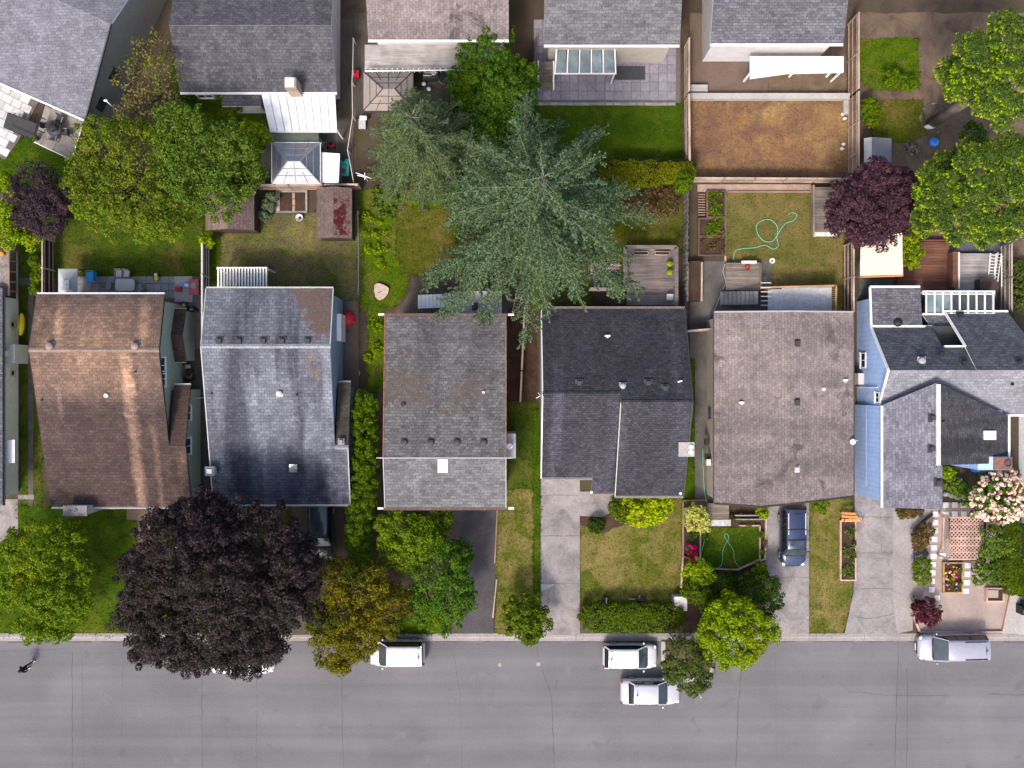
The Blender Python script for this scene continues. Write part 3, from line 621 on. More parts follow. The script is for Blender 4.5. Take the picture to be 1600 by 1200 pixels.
leafmat('green_deep', [(0.016, 0.040, 0.008), (0.035, 0.078, 0.014), (0.07, 0.13, 0.025), (0.10, 0.165, 0.035)], ((0.09, 0.14, 0.016), .4, .54))
leafmat('green_mid', [(0.025, 0.05, 0.010), (0.055, 0.095, 0.02), (0.10, 0.15, 0.036), (0.14, 0.19, 0.05)], None)
leafmat('lime', [(0.05, 0.085, 0.006), (0.11, 0.17, 0.010), (0.19, 0.25, 0.016), (0.25, 0.31, 0.025)], ((0.23, 0.25, 0.010), .4, .56))
leafmat('yellow_lime', [(0.12, 0.16, 0.004), (0.24, 0.30, 0.006), (0.36, 0.42, 0.012)], None)
leafmat('yellow_green', [(0.035, 0.06, 0.008), (0.072, 0.11, 0.016), (0.115, 0.155, 0.03), (0.20, 0.18, 0.06)], ((0.12, 0.19, 0.012), .25, .56))
leafmat('olive_gold', [(0.028, 0.034, 0.006), (0.065, 0.068, 0.010), (0.12, 0.108, 0.016), (0.20, 0.155, 0.018)], ((0.035, 0.05, 0.010), .3, .47))
leafmat('olive', [(0.03, 0.045, 0.012), (0.06, 0.08, 0.024), (0.10, 0.125, 0.04)], None)
leafmat('pale_yellow', [(0.24, 0.24, 0.07), (0.38, 0.38, 0.13), (0.48, 0.47, 0.18)], None)
leafmat('dark', [(0.014, 0.03, 0.005), (0.03, 0.055, 0.009), (0.055, 0.09, 0.014)], None)
leafmat('cedar', [(0.024, 0.05, 0.004), (0.055, 0.10, 0.007), (0.10, 0.16, 0.012), (0.135, 0.19, 0.016)], None)
leafmat('hedge', [(0.03, 0.05, 0.005), (0.065, 0.095, 0.008), (0.11, 0.15, 0.014)], None)
leafmat('moss_hedge', [(0.055, 0.07, 0.005), (0.11, 0.12, 0.008), (0.16, 0.17, 0.014)], ((0.10, 0.085, 0.012), .6, .55))
leafmat('pine', [(0.022, 0.042, 0.012), (0.045, 0.075, 0.02), (0.078, 0.112, 0.028)], None, .1)
leafmat('brown_shrub', [(0.05, 0.03, 0.02), (0.10, 0.06, 0.035), (0.16, 0.11, 0.06)], ((0.10, 0.10, 0.04), .5, .6))
leafmat('twiggy', [(0.07, 0.06, 0.025), (0.13, 0.115, 0.05), (0.17, 0.15, 0.07)], ((0.12, 0.16, 0.02), .4, .52))
leafmat('rust_shrub', [(0.05, 0.045, 0.02), (0.10, 0.065, 0.03), (0.16, 0.08, 0.04)], ((0.08, 0.11, 0.02), .9, .5))
leafmat('veg', [(0.05, 0.082, 0.012), (0.09, 0.14, 0.02), (0.135, 0.19, 0.03)], None)
leafmat('greyish', [(0.10, 0.13, 0.08), (0.16, 0.20, 0.12)], None)

# broad-leaved trees -------------------------------------------------
L = px_lobe
plant('maple_tree', 'bright green tree on the front lawn at far left', 'tree',
      [L(58, 862, 44, 5.0), L(28, 880, 34, 4.3), L(102, 846, 28, 4.6), L(100, 895, 38, 4.6), L(40, 915, 36, 4.2), L(75, 925, 40, 5.0), L(112, 935, 26, 3.8), L(62, 968, 34, 3.6), L(98, 965, 32, 3.6), L(68, 985, 16, 2.8)], .15, LM['green'], .36, 82, 1.15, .16)
plant('purple_maple_tree', 'huge near-black purple leaved tree overhanging the street', 'tree',
      [L(335, 905, 65, 9.2, .6), L(266, 853, 48, 7.4), L(330, 826, 46, 7.4), L(402, 835, 48, 7.2), L(449, 881, 46, 6.6), L(442, 939, 45, 6.4), L(392, 975, 48, 6.6), L(328, 991, 50, 6.6), L(259, 982, 48, 6.4), L(234, 919, 46, 6.8), L(216, 962, 32, 5.2), L(302, 1023, 28, 4.8), L(235, 1017, 28, 4.6), L(370, 1015, 30, 4.8), L(416, 1001, 28, 4.6), L(340, 791, 24, 6.0), L(283, 805, 26, 6), L(475, 857, 20, 5.2), L(214, 881, 24, 5.6), L(473, 915, 22, 5.0), L(388, 1028, 24, 4.4), L(360, 1032, 20, 4.4)], .155, LM['purple_black'], .36, 92, 1.3, .32, inner=.35, rough=.2)
plant('golden_tree', 'olive and gold leaved tree at the street corner of the cedar hedge', 'tree',
      [L(520, 920, 40, 4.6), L(570, 915, 42, 4.9), L(605, 945, 34, 4.4), L(545, 965, 46, 4.9), L(600, 968, 27, 4.0), L(505, 960, 28, 3.8), L(525, 1010, 34, 3.7), L(560, 1000, 28, 3.6), L(530, 1034, 17, 2.8), L(505, 890, 24, 4)], .15, LM['olive_gold'], .34, 82, 1.15, .17)
plant('maple_tree', 'light green tree in front of the central grey roof', 'tree',
      [L(625, 828, 32, 4.0), L(655, 845, 32, 4.2), L(612, 860, 24, 3.6), L(665, 820, 22, 3.5), L(640, 870, 24, 3.6), L(690, 815, 18, 3.0)], .15, LM['green'], .32, 82, 1.1, .12)
plant('maple_tree', 'deep green tree beside the dark asphalt driveway', 'tree',
      [L(690, 885, 36, 4.3), L(705, 925, 36, 4.3), L(672, 920, 32, 4.2), L(692, 955, 30, 3.6), L(660, 945, 24, 3.4), L(715, 868, 20, 3.2), L(728, 935, 16, 3.0)], .15, LM['green_deep'], .34, 82, 1.1, .14)
plant('street_shrub', 'round olive green shrub at the kerb between two driveways', 'shrub', [L(820, 955, 26, 2.4), L(808, 968, 20, 2.0), L(835, 972, 24, 2.2), L(820, 988, 17, 1.6)], .2, LM['hedge'], .28, 32, 1.15, .08)
plant('leafy_tree', 'broad yellow green tree in the far left back yard', 'tree',
      [L(175, 235, 46, 5.4), L(225, 250, 52, 5.8), L(160, 290, 44, 5.2), L(215, 305, 50, 5.6), L(128, 265, 26, 4.4), L(125, 305, 26, 4.2), L(255, 320, 40, 5.0), L(165, 335, 34, 4.4), L(225, 350, 28, 4.0), L(270, 345, 26, 3.8), L(150, 212, 26, 4.6)], .15, LM['yellow_green'], .36, 65, 1.0, .2)
plant('leafy_tree', 'full green tree beside the white patio cover', 'tree',
      [L(300, 215, 44, 6.4), L(350, 235, 42, 6.2), L(320, 275, 46, 6.2), L(275, 195, 30, 5.8), L(372, 278, 34, 5.2), L(340, 310, 34, 5.2), L(395, 262, 22, 4.6), L(290, 265, 36, 6.0), L(262, 240, 28, 5.6)], .15, LM['green_mid'], .38, 82, 1.15, .2)
plant('bare_tree', 'thin brownish tree beside the rotated grey roof', 'tree', [L(220, 128, 36, 4.8), L(250, 112, 34, 5.0), L(232, 165, 34, 4.6), L(205, 180, 22, 4.0), L(262, 150, 24, 4.4), L(238, 85, 30, 5)], .17, LM['twiggy'], .40, 20, .85, .12, inner=.2)
plant('plum_tree', 'dark plum leaved tree beside the shaded lawn', 'tree', [L(58, 290, 30, 4.8), L(80, 310, 30, 4.6), L(48, 318, 32, 4.8), L(72, 340, 30, 4.4), L(40, 340, 18, 4), L(98, 325, 17, 3.8)], .14, LM['plum'], .32, 78, 1.15, .13)
plant('leafy_tree', 'green tree at the left edge below the terrace', 'tree', [L(10, 310, 36, 4.4), L(28, 348, 30, 4.0), L(-10, 350, 36, 4.4), L(50, 372, 16, 3.4), L(10, 378, 18, 3.4)], .15, LM['lime'], .34, 68, 1.0, .14)
plant('young_tree', 'small yellow green tree by the white patio cover', 'tree', [L(392, 206, 16, 2.8), L(406, 216, 16, 2.6), L(398, 230, 12, 2.2)], .2, LM['lime'], .24, 28, 1.0, .06)
plant('leafy_shrub', 'dark green shrub mass between the two spruces', 'shrub', [L(735, 130, 32, 3.4), L(775, 125, 34, 3.8), L(805, 150, 30, 3.4), L(760, 170, 34, 3.2), L(790, 195, 26, 2.8), L(820, 120, 22, 3.0), L(760, 80, 40, 3.6), L(725, 160, 18, 2.4)], .15, LM['green_deep'], .34, 73, 1.1, .12)
plant('lime_tree', 'lime green tree overhanging the street beside the traffic island', 'tree', [L(1148, 965, 32, 4.4), L(1120, 985, 28, 4.0), L(1180, 985, 28, 4.0), L(1150, 1005, 32, 4.2), L(1108, 1008, 18, 3.2), L(1165, 1025, 18, 3.2), L(1130, 1026, 16, 3.2), L(1203, 985, 16, 3.0), L(1145, 945, 14, 3.6)], .15, LM['lime'], .34, 82, 1.15, .13)
plant('island_tree', 'dull green young tree in the kerbed traffic island', 'tree', [L(1070, 1022, 26, 3.2), L(1090, 1038, 22, 3.0), L(1062, 1045, 22, 3.0), L(1080, 1058, 24, 3.0), L(1098, 1066, 14, 2.6), L(1048, 1055, 12, 2.5)], .16, LM['olive'], .30, 52, 1.3, .09, base=(1072, 1035))
plant('purple_maple_tree', 'wine purple maple over the back corner of the brown roofed bungalow lot', 'tree',
      [L(1370, 285, 36, 4.8), L(1340, 310, 36, 4.6), L(1392, 320, 34, 4.6), L(1360, 340, 36, 4.6), L(1315, 335, 24, 3.8), L(1405, 290, 24, 4.2), L(1395, 355, 22, 3.8), L(1345, 362, 20, 3.4), L(1375, 372, 17, 3.2), L(1310, 352, 18, 3.2), L(1418, 310, 14, 3.8)], .145, LM['purple'], .30, 84, 1.2, .16)
# clumpy pines on the right
leafmat('pine_tip', [(0.11, 0.17, 0.012), (0.20, 0.27, 0.02), (0.28, 0.35, 0.03)], None, .15)
def pine(label, lobes, base, rc=.62):
    SEED[0] += 1; rng = np.random.default_rng(SEED[0]); B = W(*base, 0); root = thing('pine_tree', label, 'tree', (B.x, B.y, YL), 'pines in the right back yard')
    C = np.array([l[0] for l in lobes]); RR = np.array([l[1] for l in lobes]); Q = []
    for i in range(len(C)):
        n = int(4.8 * RR[i][0] ** 2 / rc ** 2) + 4; d = unit(rng, n, -.25); q = C[i] + d * RR[i] * rng.uniform(.8, 1.08, (n, 1)); keep = np.ones(n, bool)
        for j in range(len(C)):
            if j != i: keep &= (((q - C[j]) / RR[j]) ** 2).sum(1) > .55
        Q.append(q[keep])
    Q = np.concatenate(Q); S0 = [[], []]
    for q in Q:
        r = rc * rng.uniform(.7, 1.25); k = 4; an = rng.uniform(0, 6.28); pts = []
        for s in range(rng.integers(4, 8)):                           # scalloped pad of short shoots
            aa = an + 6.28 * s / 6 + rng.normal(0, .3); off = np.array([math.cos(aa), math.sin(aa), 0]) * r * rng.uniform(.35, .75); n = 42; e = unit(rng, n, -.15)
            p = q + off + e * np.array([1, 1, .6]) * r * .42 - np.array([0, 0, .25]) * (np.linalg.norm(off) / r) * r; tip = (e[:, 2] < .42) & ((e[:, :2] * off[:2]).sum(1) > -.15 * r)
            for w, mk in ((0, ~tip), (1, tip)): S0[w].append(np.concatenate([p[mk], e[mk] * .8 + np.array([0, 0, .7]), e[mk] + off / r * .5], 1))
    for w, nm, mt in ((0, 'crown', 'pine'), (1, 'shoot_tips', 'pine_tip')):
        A = np.concatenate(S0[w]); v, f = leaf_quads(rng, A[:, :3], A[:, 3:6] + rng.normal(0, .3, (len(A), 3)), .20, .42, .2, A[:, 6:9]); o = link(nm, arr_mesh(nm, v - np.array([B.x, B.y, YL]), f, LM[mt]), root, (B.x, B.y, YL)); o['kind'] = 'stuff'
    T = Vector(C.mean(0)); top = Vector((B.x, B.y, T.z - .6)); MB().tube([B, B.lerp(top, .5) + Vector((.05, .03, 0)), top], [.42, .36, .26], 10).build('trunk', M['bark_grey'], root, True)
    for c_ in C: e = Vector(c_); s = Vector((B.x, B.y, min(e.z - 1.2, top.z))); MB().tube([s, s.lerp(e, .5) + Vector((0, 0, .2)), e], [.12, .08, .03], 6).build('limb', M['bark_grey'], root, True)
    return root
pine('clumpy bright edged pine beside the wine purple maple', [L(1525, 268, 38, 8.2, .5), L(1470, 300, 34, 7.4, .5), L(1560, 305, 42, 8.0, .5), L(1500, 335, 38, 7.6, .5), L(1455, 340, 20, 6.4, .5), L(1540, 358, 24, 6.6, .5), L(1482, 262, 22, 6.6, .5), L(1580, 250, 34, 7.6, .5), L(1600, 345, 26, 7, .5), L(1445, 308, 13, 6, .5)], (1492, 330))
pine('clumpy pine with a long bare grey trunk at the top right', [L(1502, 128, 24, 9.0, .5), L(1548, 142, 32, 9.5, .5), L(1590, 130, 36, 9.8, .5), L(1572, 170, 20, 8.6, .5), L(1530, 92, 34, 10, .5), L(1590, 70, 44, 10.4, .5), L(1486, 112, 14, 8.6, .5)], (1455, 193))
# spruces
conifer('spruce_tree', 'large blue green spruce with long fronds over the middle back yards', (850, 272), (825, 362), 19.5, 8.9, LM['spruce'], 21, 7, 47, lo=.13, power=.58, vary=(.5, 1.25), droop=.24)
conifer('spruce_tree', 'smaller spruce beside the tan gazebo', (641, 181), (672, 252), 14.0, 4.5, LM['spruce2'], 22, 8, 42, lo=.10, power=.66, vary=(.75, 1.12))
# cedar hedge: a row of single cedars
k = 0
for y, x, r in ((628, 571, 18), (650, 568, 19), (676, 569, 19), (700, 571, 19), (724, 570, 20), (750, 569, 20), (776, 567, 20), (800, 563, 20), (824, 561, 20), (848, 562, 20), (872, 566, 21), (895, 574, 18)):
    k += 1
    plant('cedar_tree', f'{["northernmost","second","third","fourth","fifth","sixth","seventh","eighth","ninth","tenth","eleventh","last"][k-1]} cedar from the back in the hedge beside the central house', 'cedar',
          [L(x + random.uniform(-2, 2), y, r * .82, 3.0, 1.0), L(x - 8, y - 5, r * .55, 2.6, 1.1), L(x + 8, y + 5, r * .6, 2.6, 1.1), L(x, y, r, 1.6, 1.2)], .085, LM['cedar'], .19, 62, .62, .07, group='cedars of the hedge beside the central house', inner=.1, zmin=-.2, rough=.05, limbs=False)
# clipped hedges
def hedge(name, label, rects, mat, h, leaf=.13, dens=340, trunk=True):
    SEED[0] += 1; rng = np.random.default_rng(SEED[0]); P, N = [], []
    for x0, y0, x1, y1 in rects:
        a, b = W(x0, y1, h), W(x1, y0, h); cx, cy, sx, sy = (a.x + b.x) / 2, (a.y + b.y) / 2, (b.x - a.x) / 2, (b.y - a.y) / 2
        n = int(dens * (4 * sx * sy + (4 * sx + 4 * sy) * h * .7)); d = rng.normal(size=(n, 3)); d[:, 2] = np.abs(d[:, 2]) * 1.2 - .35
        e = 7; q = d / ((np.abs(d) ** e).sum(1) ** (1 / e))[:, None]; q[:, 2] = np.where(d[:, 2] < 0, q[:, 2], q[:, 2])
        bump = 1 + .07 * np.sin(q[:, 0] * sx * 5.1 + 1) * np.cos(q[:, 1] * sy * 6.3) + rng.normal(0, .035, n)
        P.append(np.stack([cx + q[:, 0] * sx * bump, cy + q[:, 1] * sy * bump, YL + h * .5 + q[:, 2] * h * .5 * bump], 1)); N.append(d * np.array([.7, .7, 1]) + np.array([0, 0, .6]) + rng.normal(0, .5, (n, 3)))
    P, N = np.concatenate(P), np.concatenate(N); P[:, 2] = np.maximum(P[:, 2], YL + .05); c = P.mean(0); c[2] = YL
    root = thing(name, label, 'hedge', c); v, f = leaf_quads(rng, P, N, leaf, .6); link('foliage', arr_mesh('foliage', v - c, f, mat), root, c)
    for x0, y0, x1, y1 in rects:
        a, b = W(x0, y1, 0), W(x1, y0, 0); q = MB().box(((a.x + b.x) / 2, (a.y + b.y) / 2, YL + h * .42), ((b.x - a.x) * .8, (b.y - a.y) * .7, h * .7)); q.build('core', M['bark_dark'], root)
    return root
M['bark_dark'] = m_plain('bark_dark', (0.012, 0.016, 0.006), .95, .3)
hedge('clipped_hedge', 'clipped green hedge along the street in front of the dry lawn', [(912, 946, 1064, 988)], LM['hedge'], 1.5)
hedge('clipped_hedge', 'mossy yellow green hedge below the lush lawn', [(938, 250, 1034, 291), (1030, 252, 1086, 284)], LM['moss_hedge'], 2.0)
hedge('clipped_hedge', 'green hedge along the right side of the gravel garden', [(1568, 805, 1596, 880), (1560, 872, 1600, 915), (1576, 905, 1606, 930)], LM['hedge'], 1.4)
# shrubs
def bush(name, label, lobes, mat, leaf=.15, rc=.2, per=26, **k): return plant(name, label, 'shrub', lobes, leaf, mat, rc, per, 1.15, .04, zmin=-.5, rough=.07, limbs=False, **k)
bush('golden_shrub', 'bright yellow lime shrub below the dark roof', [L(1005, 793, 26, 1.3), L(1025, 790, 24, 1.3), L(985, 796, 20, 1.2)], LM['yellow_lime'], .2, .22)
bush('round_shrub', 'dark green rounded shrub left of the yellow lime shrub', [L(967, 792, 16, 1.2), L(978, 800, 16, 1.2)], LM['hedge'], .1, .12)
bush('round_shrub', 'small clipped dark green ball by the entrance path', [L(932, 821, 12, .7)], LM['dark'], .09, .1)
bush('pale_shrub', 'pale yellow flowering shrub at the corner of the garden bed', [L(1085, 802, 13, 1.4), L(1097, 808, 13, 1.4), L(1083, 816, 13, 1.3), L(1098, 820, 11, 1.2)], LM['pale_yellow'], .16, .18)
bush('variegated_shrub', 'yellow dappled bush below the magenta blossoms', [L(1088, 890, 17, 2.0), L(1102, 898, 15, 2.0), L(1080, 903, 12, 1.7)], LM['lime'], .19, .22)
bush('topiary_shrub', 'dark yellow green bush below the yellow dappled bush', [L(1085, 925, 18, 2.2), L(1100, 932, 16, 2.1), L(1078, 915, 11, 1.8), L(1112, 950, 14, 1.9)], LM['hedge'], .14, .2)
bush('topiary_shrub', 'large dark rounded bush beside the concrete driveway', [L(1175, 925, 22, 2.2), L(1196, 915, 20, 2.2), L(1208, 935, 17, 2.0), L(1190, 945, 20, 2.1), L(1165, 910, 14, 1.8)], LM['dark'], .14, .2)
bush('leafy_shrub', 'dark low shrubs between the two rounded bushes', [L(1130, 915, 20, 1.5), L(1145, 925, 20, 1.6), L(1120, 935, 16, 1.4)], LM['dark'], .17, .22)
bush('small_shrub', 'small bright shrub at the corner of the timber edged bed', [L(1187, 889, 10, .9)], LM['lime'], .13, .15)
bush('small_shrub', 'small lime shrub under the brown roof eave', [L(1192, 800, 9, .9)], LM['lime'], .13, .15)
bush('small_shrub', 'green shrub beside the car under the brown roof', [L(1284, 789, 12, .9)], LM['veg'], .12, .15)
bl = [blossom_mesh((.80, .58, .42), .19, 'bloom_peach'), blossom_mesh((.82, .62, .60), .19, 'bloom_pink'), blossom_mesh((.82, .70, .56), .19, 'bloom_cream')]
plant('rhododendron', 'large round rhododendron covered in pale pink blossoms', 'shrub', [L(1558, 770, 32, 2.4, .8), L(1575, 785, 26, 2.2, .8), L(1540, 785, 26, 2.2, .8), L(1560, 795, 22, 2.0, .8), L(1570, 755, 22, 2.2, .8)], .18, LM['green_deep'], .25, 20, 1.0, .08, flowers=(bl, 290, .12, .12), limbs=False)
br = [blossom_mesh((.55, .03, .16), .15, 'bloom_magenta'), blossom_mesh((.65, .04, .07), .15, 'bloom_red')]
plant('flowering_shrub', 'small shrub with magenta red blossoms in the garden bed', 'shrub', [L(1080, 858, 7, .8), L(1082, 868, 6, .8)], .12, LM['green_deep'], .14, 16, 1, .03, flowers=(br, 26, .1, -.1), limbs=False)
plant('young_tree', 'young leafy tree right of the pink lattice pergola', 'tree', [L(1550, 842, 18, 2.6), L(1566, 850, 14, 2.4), L(1548, 858, 14, 2.3)], .15, LM['green_mid'], .22, 40, 1.0, .05)
plant('young_tree', 'young leafy tree above the small framed planter', 'tree', [L(1535, 888, 15, 2.0), L(1548, 898, 14, 2.0), L(1530, 902, 10, 1.8)], .17, LM['green_mid'], .2, 28, 1.0, .05)
bush('oval_shrub', 'oval fine leaved green shrub beside the paver strip', [L(1442, 885, 13, 1.0), L(1441, 902, 13, 1.0)], LM['veg'], .09, .12)
bush('rusty_shrub', 'rust and green shrub below the brick edging', [L(1440, 840, 13, .9), L(1448, 828, 11, .9), L(1436, 850, 9, .8)], LM['rust_shrub'], .13, .16)
bush('rusty_shrub', 'orange tinted plants at the garage corner', [L(1408, 803, 8, .5), L(1422, 800, 9, .5), L(1434, 799, 7, .5)], LM['rust_shrub'], .13, .14)
plant('red_maple', 'low burgundy weeping maple at the driveway corner', 'shrub', [L(1448, 955, 19, 1.2), L(1455, 964, 13, 1.0), L(1438, 952, 12, 1.0)], .11, LM['burgundy'], .16, 34, 1.2, .05, limbs=False)
bush('small_shrub', 'little yellow flowering plant beside the burgundy maple', [L(1432, 941, 6, .5)], LM['pale_yellow'], .1, .1)
bush('leafy_shrub', 'bright green shrub beside the cream canopy', [L(1424, 372, 14, 1.6), L(1426, 392, 15, 1.6), L(1424, 408, 12, 1.4)], LM['lime'], .16, .2)
bush('leafy_shrub', 'light green shrub by the tall tan fence', [L(1357, 168, 14, 1.2), L(1362, 182, 13, 1.2)], LM['veg'], .16, .2)
bush('leafy_shrub', 'shrub at the foot of the pines near the blue tub', [L(1520, 210, 17, 1.6), L(1532, 222, 15, 1.5)], LM['green_deep'], .16, .2)
bush('leafy_shrub', 'green shrub near the long pine trunk', [L(1395, 122, 14, 1.0), L(1420, 130, 12, .9)], LM['veg'], .15, .2)
bush('dead_shrub', 'brown dry shrub below the mossy hedge', [L(1010, 310, 26, 1.1, .6), L(1035, 315, 24, 1.1, .6), L(990, 318, 17, .9, .6)], LM['brown_shrub'], .14, .22)
bush('cedar_shrub', 'small green cedar at the end of the mossy hedge', [L(1070, 283, 12, 2.2, 1), L(1066, 292, 11, 1.8, 1)], LM['cedar'], .11, .16)
bush('leafy_shrub', 'ivy covered shrub beside the house at the top', [L(355, 160, 11, 2.0), L(362, 172, 13, 1.6), L(345, 150, 9, 2.2)], LM['hedge'], .13, .17)
bush('leafy_shrub', 'dark shrub at the corner of the house at the top', [L(290, 158, 13, 1.2), L(300, 168, 11, 1.0)], LM['dark'], .14, .18)
bush('grey_shrub', 'grey green shrub beside the vegetable bed', [L(418, 322, 9, .9), L(412, 335, 9, .8), L(424, 310, 8, .8)], LM['greyish'], .13, .16)
bush('weed_clump', 'lime shrub on top of the fence by the brown shed', [L(322, 374, 10, 1.6), L(328, 380, 7, 1.5)], LM['lime'], .14, .16)
bush('leafy_shrub', 'green shrubs inside the grass strip along the left fence', [L(55, 412, 10, 1.0), L(57, 432, 9, 1.0), L(55, 452, 8, .9)], LM['veg'], .14, .17)
bush('leafy_shrub', 'broad leaved hosta beside the garage wall', [L(1481, 740, 10, .6)], LM['lime'], .2, .15)
bush('leafy_shrub', 'low mixed green plants above the garden stones', [L(1490, 757, 12, .7), L(1502, 765, 11, .7)], LM['green_mid'], .16, .16)
bush('leafy_shrub', 'shaded plants at the right edge by the white ladder', [L(1590, 420, 14, 1.4), L(1600, 450, 16, 1.4), L(1592, 475, 12, 1.3)], LM['olive'], .17, .2)
SEED[0] += 1
for (x, y, r, n, lab) in ((598, 318, 26, 60, 'bright weeds growing along the back fence'), (590, 352, 20, 40, 'pale leafy weeds in the back corner'), (590, 402, 16, 30, 'leafy weeds above the tree stump'), (584, 500, 9, 30, 'weeds in the narrow side yard behind the stump'), (585, 548, 9, 40, 'weeds in the narrow side yard beside the long grey roof')):
    bush('weed_patch', lab, [L(x + random.uniform(-r, r), y + random.uniform(-r, r) * (1.6 if r < 10 else 1), random.uniform(4, 8), .25) for _ in range(max(5, n // 7))], LM['green_mid'] if x > 590 else LM['lime'], .15, .16, 12)

# grass blades standing on the lawns, one stuff object for each kind of grass
rng = np.random.default_rng(9); BY = {}
for poly, z, mat in LAWNS:
    q = np.array(poly); lo, hi = q.min(0), q.max(0); n = int((hi - lo).prod() * 16); n = min(n, 9000); x = rng.uniform(lo[0], hi[0], n); y = rng.uniform(lo[1], hi[1], n); ins = np.zeros(n, bool); j = len(q) - 1
    for i in range(len(q)):
        ins ^= ((q[i, 1] > y) != (q[j, 1] > y)) & (x < (q[j, 0] - q[i, 0]) * (y - q[i, 1]) / (q[j, 1] - q[i, 1] + 1e-9) + q[i, 0]); j = i
    e = rng.integers(0, len(q), len(q) * 3); p = np.stack([np.append(x[ins], q[e, 0] + rng.normal(0, .06, len(e))), np.append(y[ins], q[e, 1] + rng.normal(0, .06, len(e)))], 1)
    BY.setdefault(mat.name, [mat, []])[1].append(np.concatenate([p, np.full((len(p), 1), z)], 1))
for nm, (mat, ps) in BY.items():
    p = np.concatenate(ps); n = len(p); p = np.repeat(p, 3, 0) + np.concatenate([rng.normal(0, .03, (3 * n, 2)), np.zeros((3 * n, 1))], 1); n *= 3; a = rng.uniform(0, 6.28, n); d = np.stack([np.cos(a), np.sin(a), np.zeros(n)], 1); s = np.stack([-np.sin(a), np.cos(a), np.zeros(n)], 1); hh = rng.uniform(.04, .10, n)[:, None]
    v = np.stack([p - s * .022, p + s * .022, p + d * hh * .8 + np.array([0, 0, 1]) * hh], 1).reshape(-1, 3); c = v.mean(0); o = link('grass', arr_mesh('grass', v - c, np.arange(3 * n).reshape(n, 3), mat), None, c); tag(o, 'short grass blades of the ' + nm.replace('_', ' ') + ' kind', 'grass', None, 'stuff')
# ------------------------------------------------------------------ houses
def roof(root, pts, mats, th=0.16, name='roof'):
    P = [W(*p) if not isinstance(p, Vector) else p for p in pts]
    o = MB().slab(P, th, 0, 1).build(name, mats, root); pl = plane_of(P[0], P[1], P[2]); return o, pl, P
def wall(root, poly, ztop, mat, name='wall', z0=YL - .05):
    return MB().prism([(p[0], p[1]) for p in poly], z0, ztop).build(name, mat, root)
def trim(root, a, b, mat, w=.1, h=.16, name='fascia', dz=-.06):
    A = (W(*a) if not isinstance(a, Vector) else a) + Vector((0, 0, dz)); B = (W(*b) if not isinstance(b, Vector) else b) + Vector((0, 0, dz))
    return MB().bar(A, B, w, h).build(name, mat, root)
def gutter(root, a, b, mat, off, litter=None, w=.13):
    A = (W(*a) if not isinstance(a, Vector) else a.copy()) + Vector((off[0], off[1], -.07)); B = (W(*b) if not isinstance(b, Vector) else b.copy()) + Vector((off[0], off[1], -.07))
    d = (B - A).normalized(); u = Vector((-d.y, d.x, 0)).normalized() * w / 2; up = Vector((0, 0, .06))
    mb = MB()
    for s in (-1, 1): mb.bar(A + u * s, B + u * s, .025, .13)
    mb.bar(A - up, B - up, w, .02)
    g = mb.build('gutter', mat, root)
    if litter: MB().bar(A + Vector((0, 0, .03)), B + Vector((0, 0, .03)), w - .03, .05).build('leaf_litter', litter, g)
    return g
def vent_box(root, p, mat, s=.36, h=.2, rz=0):
    mb = MB(); x = s / 2
    mb.add([(p.x - x, p.y - x, p.z - .06), (p.x + x, p.y - x, p.z - .06), (p.x + x, p.y + x, p.z - .06), (p.x - x, p.y + x, p.z - .06),
            (p.x - x * .8, p.y - x * .8, p.z + h), (p.x + x * .8, p.y - x * .8, p.z + h), (p.x + x * .8, p.y + x * .8, p.z + h), (p.x - x * .8, p.y + x * .8, p.z + h)],
           [(3, 2, 1, 0), (4, 5, 6, 7), (0, 1, 5, 4), (1, 2, 6, 5), (2, 3, 7, 6), (3, 0, 4, 7)])
    o = mb.build('roof_vent', mat, root)
    MB().box((p.x, p.y, p.z - .01), (s * 1.5, s * 1.5, .05)).build('flange', mat, o); return o
def vent_round(root, p, mat, r=.24, h=.3):
    mb = MB().lathe((p.x, p.y, p.z - .08), [(r * .7, 0), (r * .7, h * .5), (r, h * .5), (r * 1.05, h * .75), (r * .75, h), (.03, h * 1.08)], 14); o = mb.build('roof_vent', mat, root, True)
    MB().box((p.x, p.y, p.z - .005), (r * 2.3, r * 2.3, .03)).build('flange', mat, o); return o
def pipe(root, p, mat, r=.06, h=.3, name='vent_pipe'):
    return MB().lathe((p.x, p.y, p.z - .1), [(r, 0), (r, h), (r * .7, h + .01), (r * .7, h - .05)], 10).build(name, mat, root, True)
def dish(root, p, mat, r=.3):
    o = MB().lathe((p.x, p.y, p.z + .22), [(.03, 0), (r * .6, .03), (r, .1), (r * .98, .12), (r * .55, .06), (.02, .03)], 16).build('satellite_dish', mat, root, True)
    MB().tube([p - Vector((0, 0, .1)), p + Vector((0, 0, .22))], .025, 6).build('mast', M['grey'], o); MB().bar(p + Vector((.05, 0, .26)), p + Vector((.3, .12, .5)), .04, .03).build('arm', M['lgrey'], o); return o
def skylight(root, pl, x0, y0, x1, y1, fmat, gmat, up=.12):
    c = [hit(pl, x, y) for x, y in rect(x0, y0, x1, y1)]; U = Vector((0, 0, up))
    o = MB().slab([p + U for p in c], up + .1, 0, 0).build('skylight', fmat, root); k = sum(c, Vector()) / 4
    MB().slab([p.lerp(k, .2) + U + Vector((0, 0, .025)) for p in c], .02, 0, 0).build('pane', gmat, o); return o
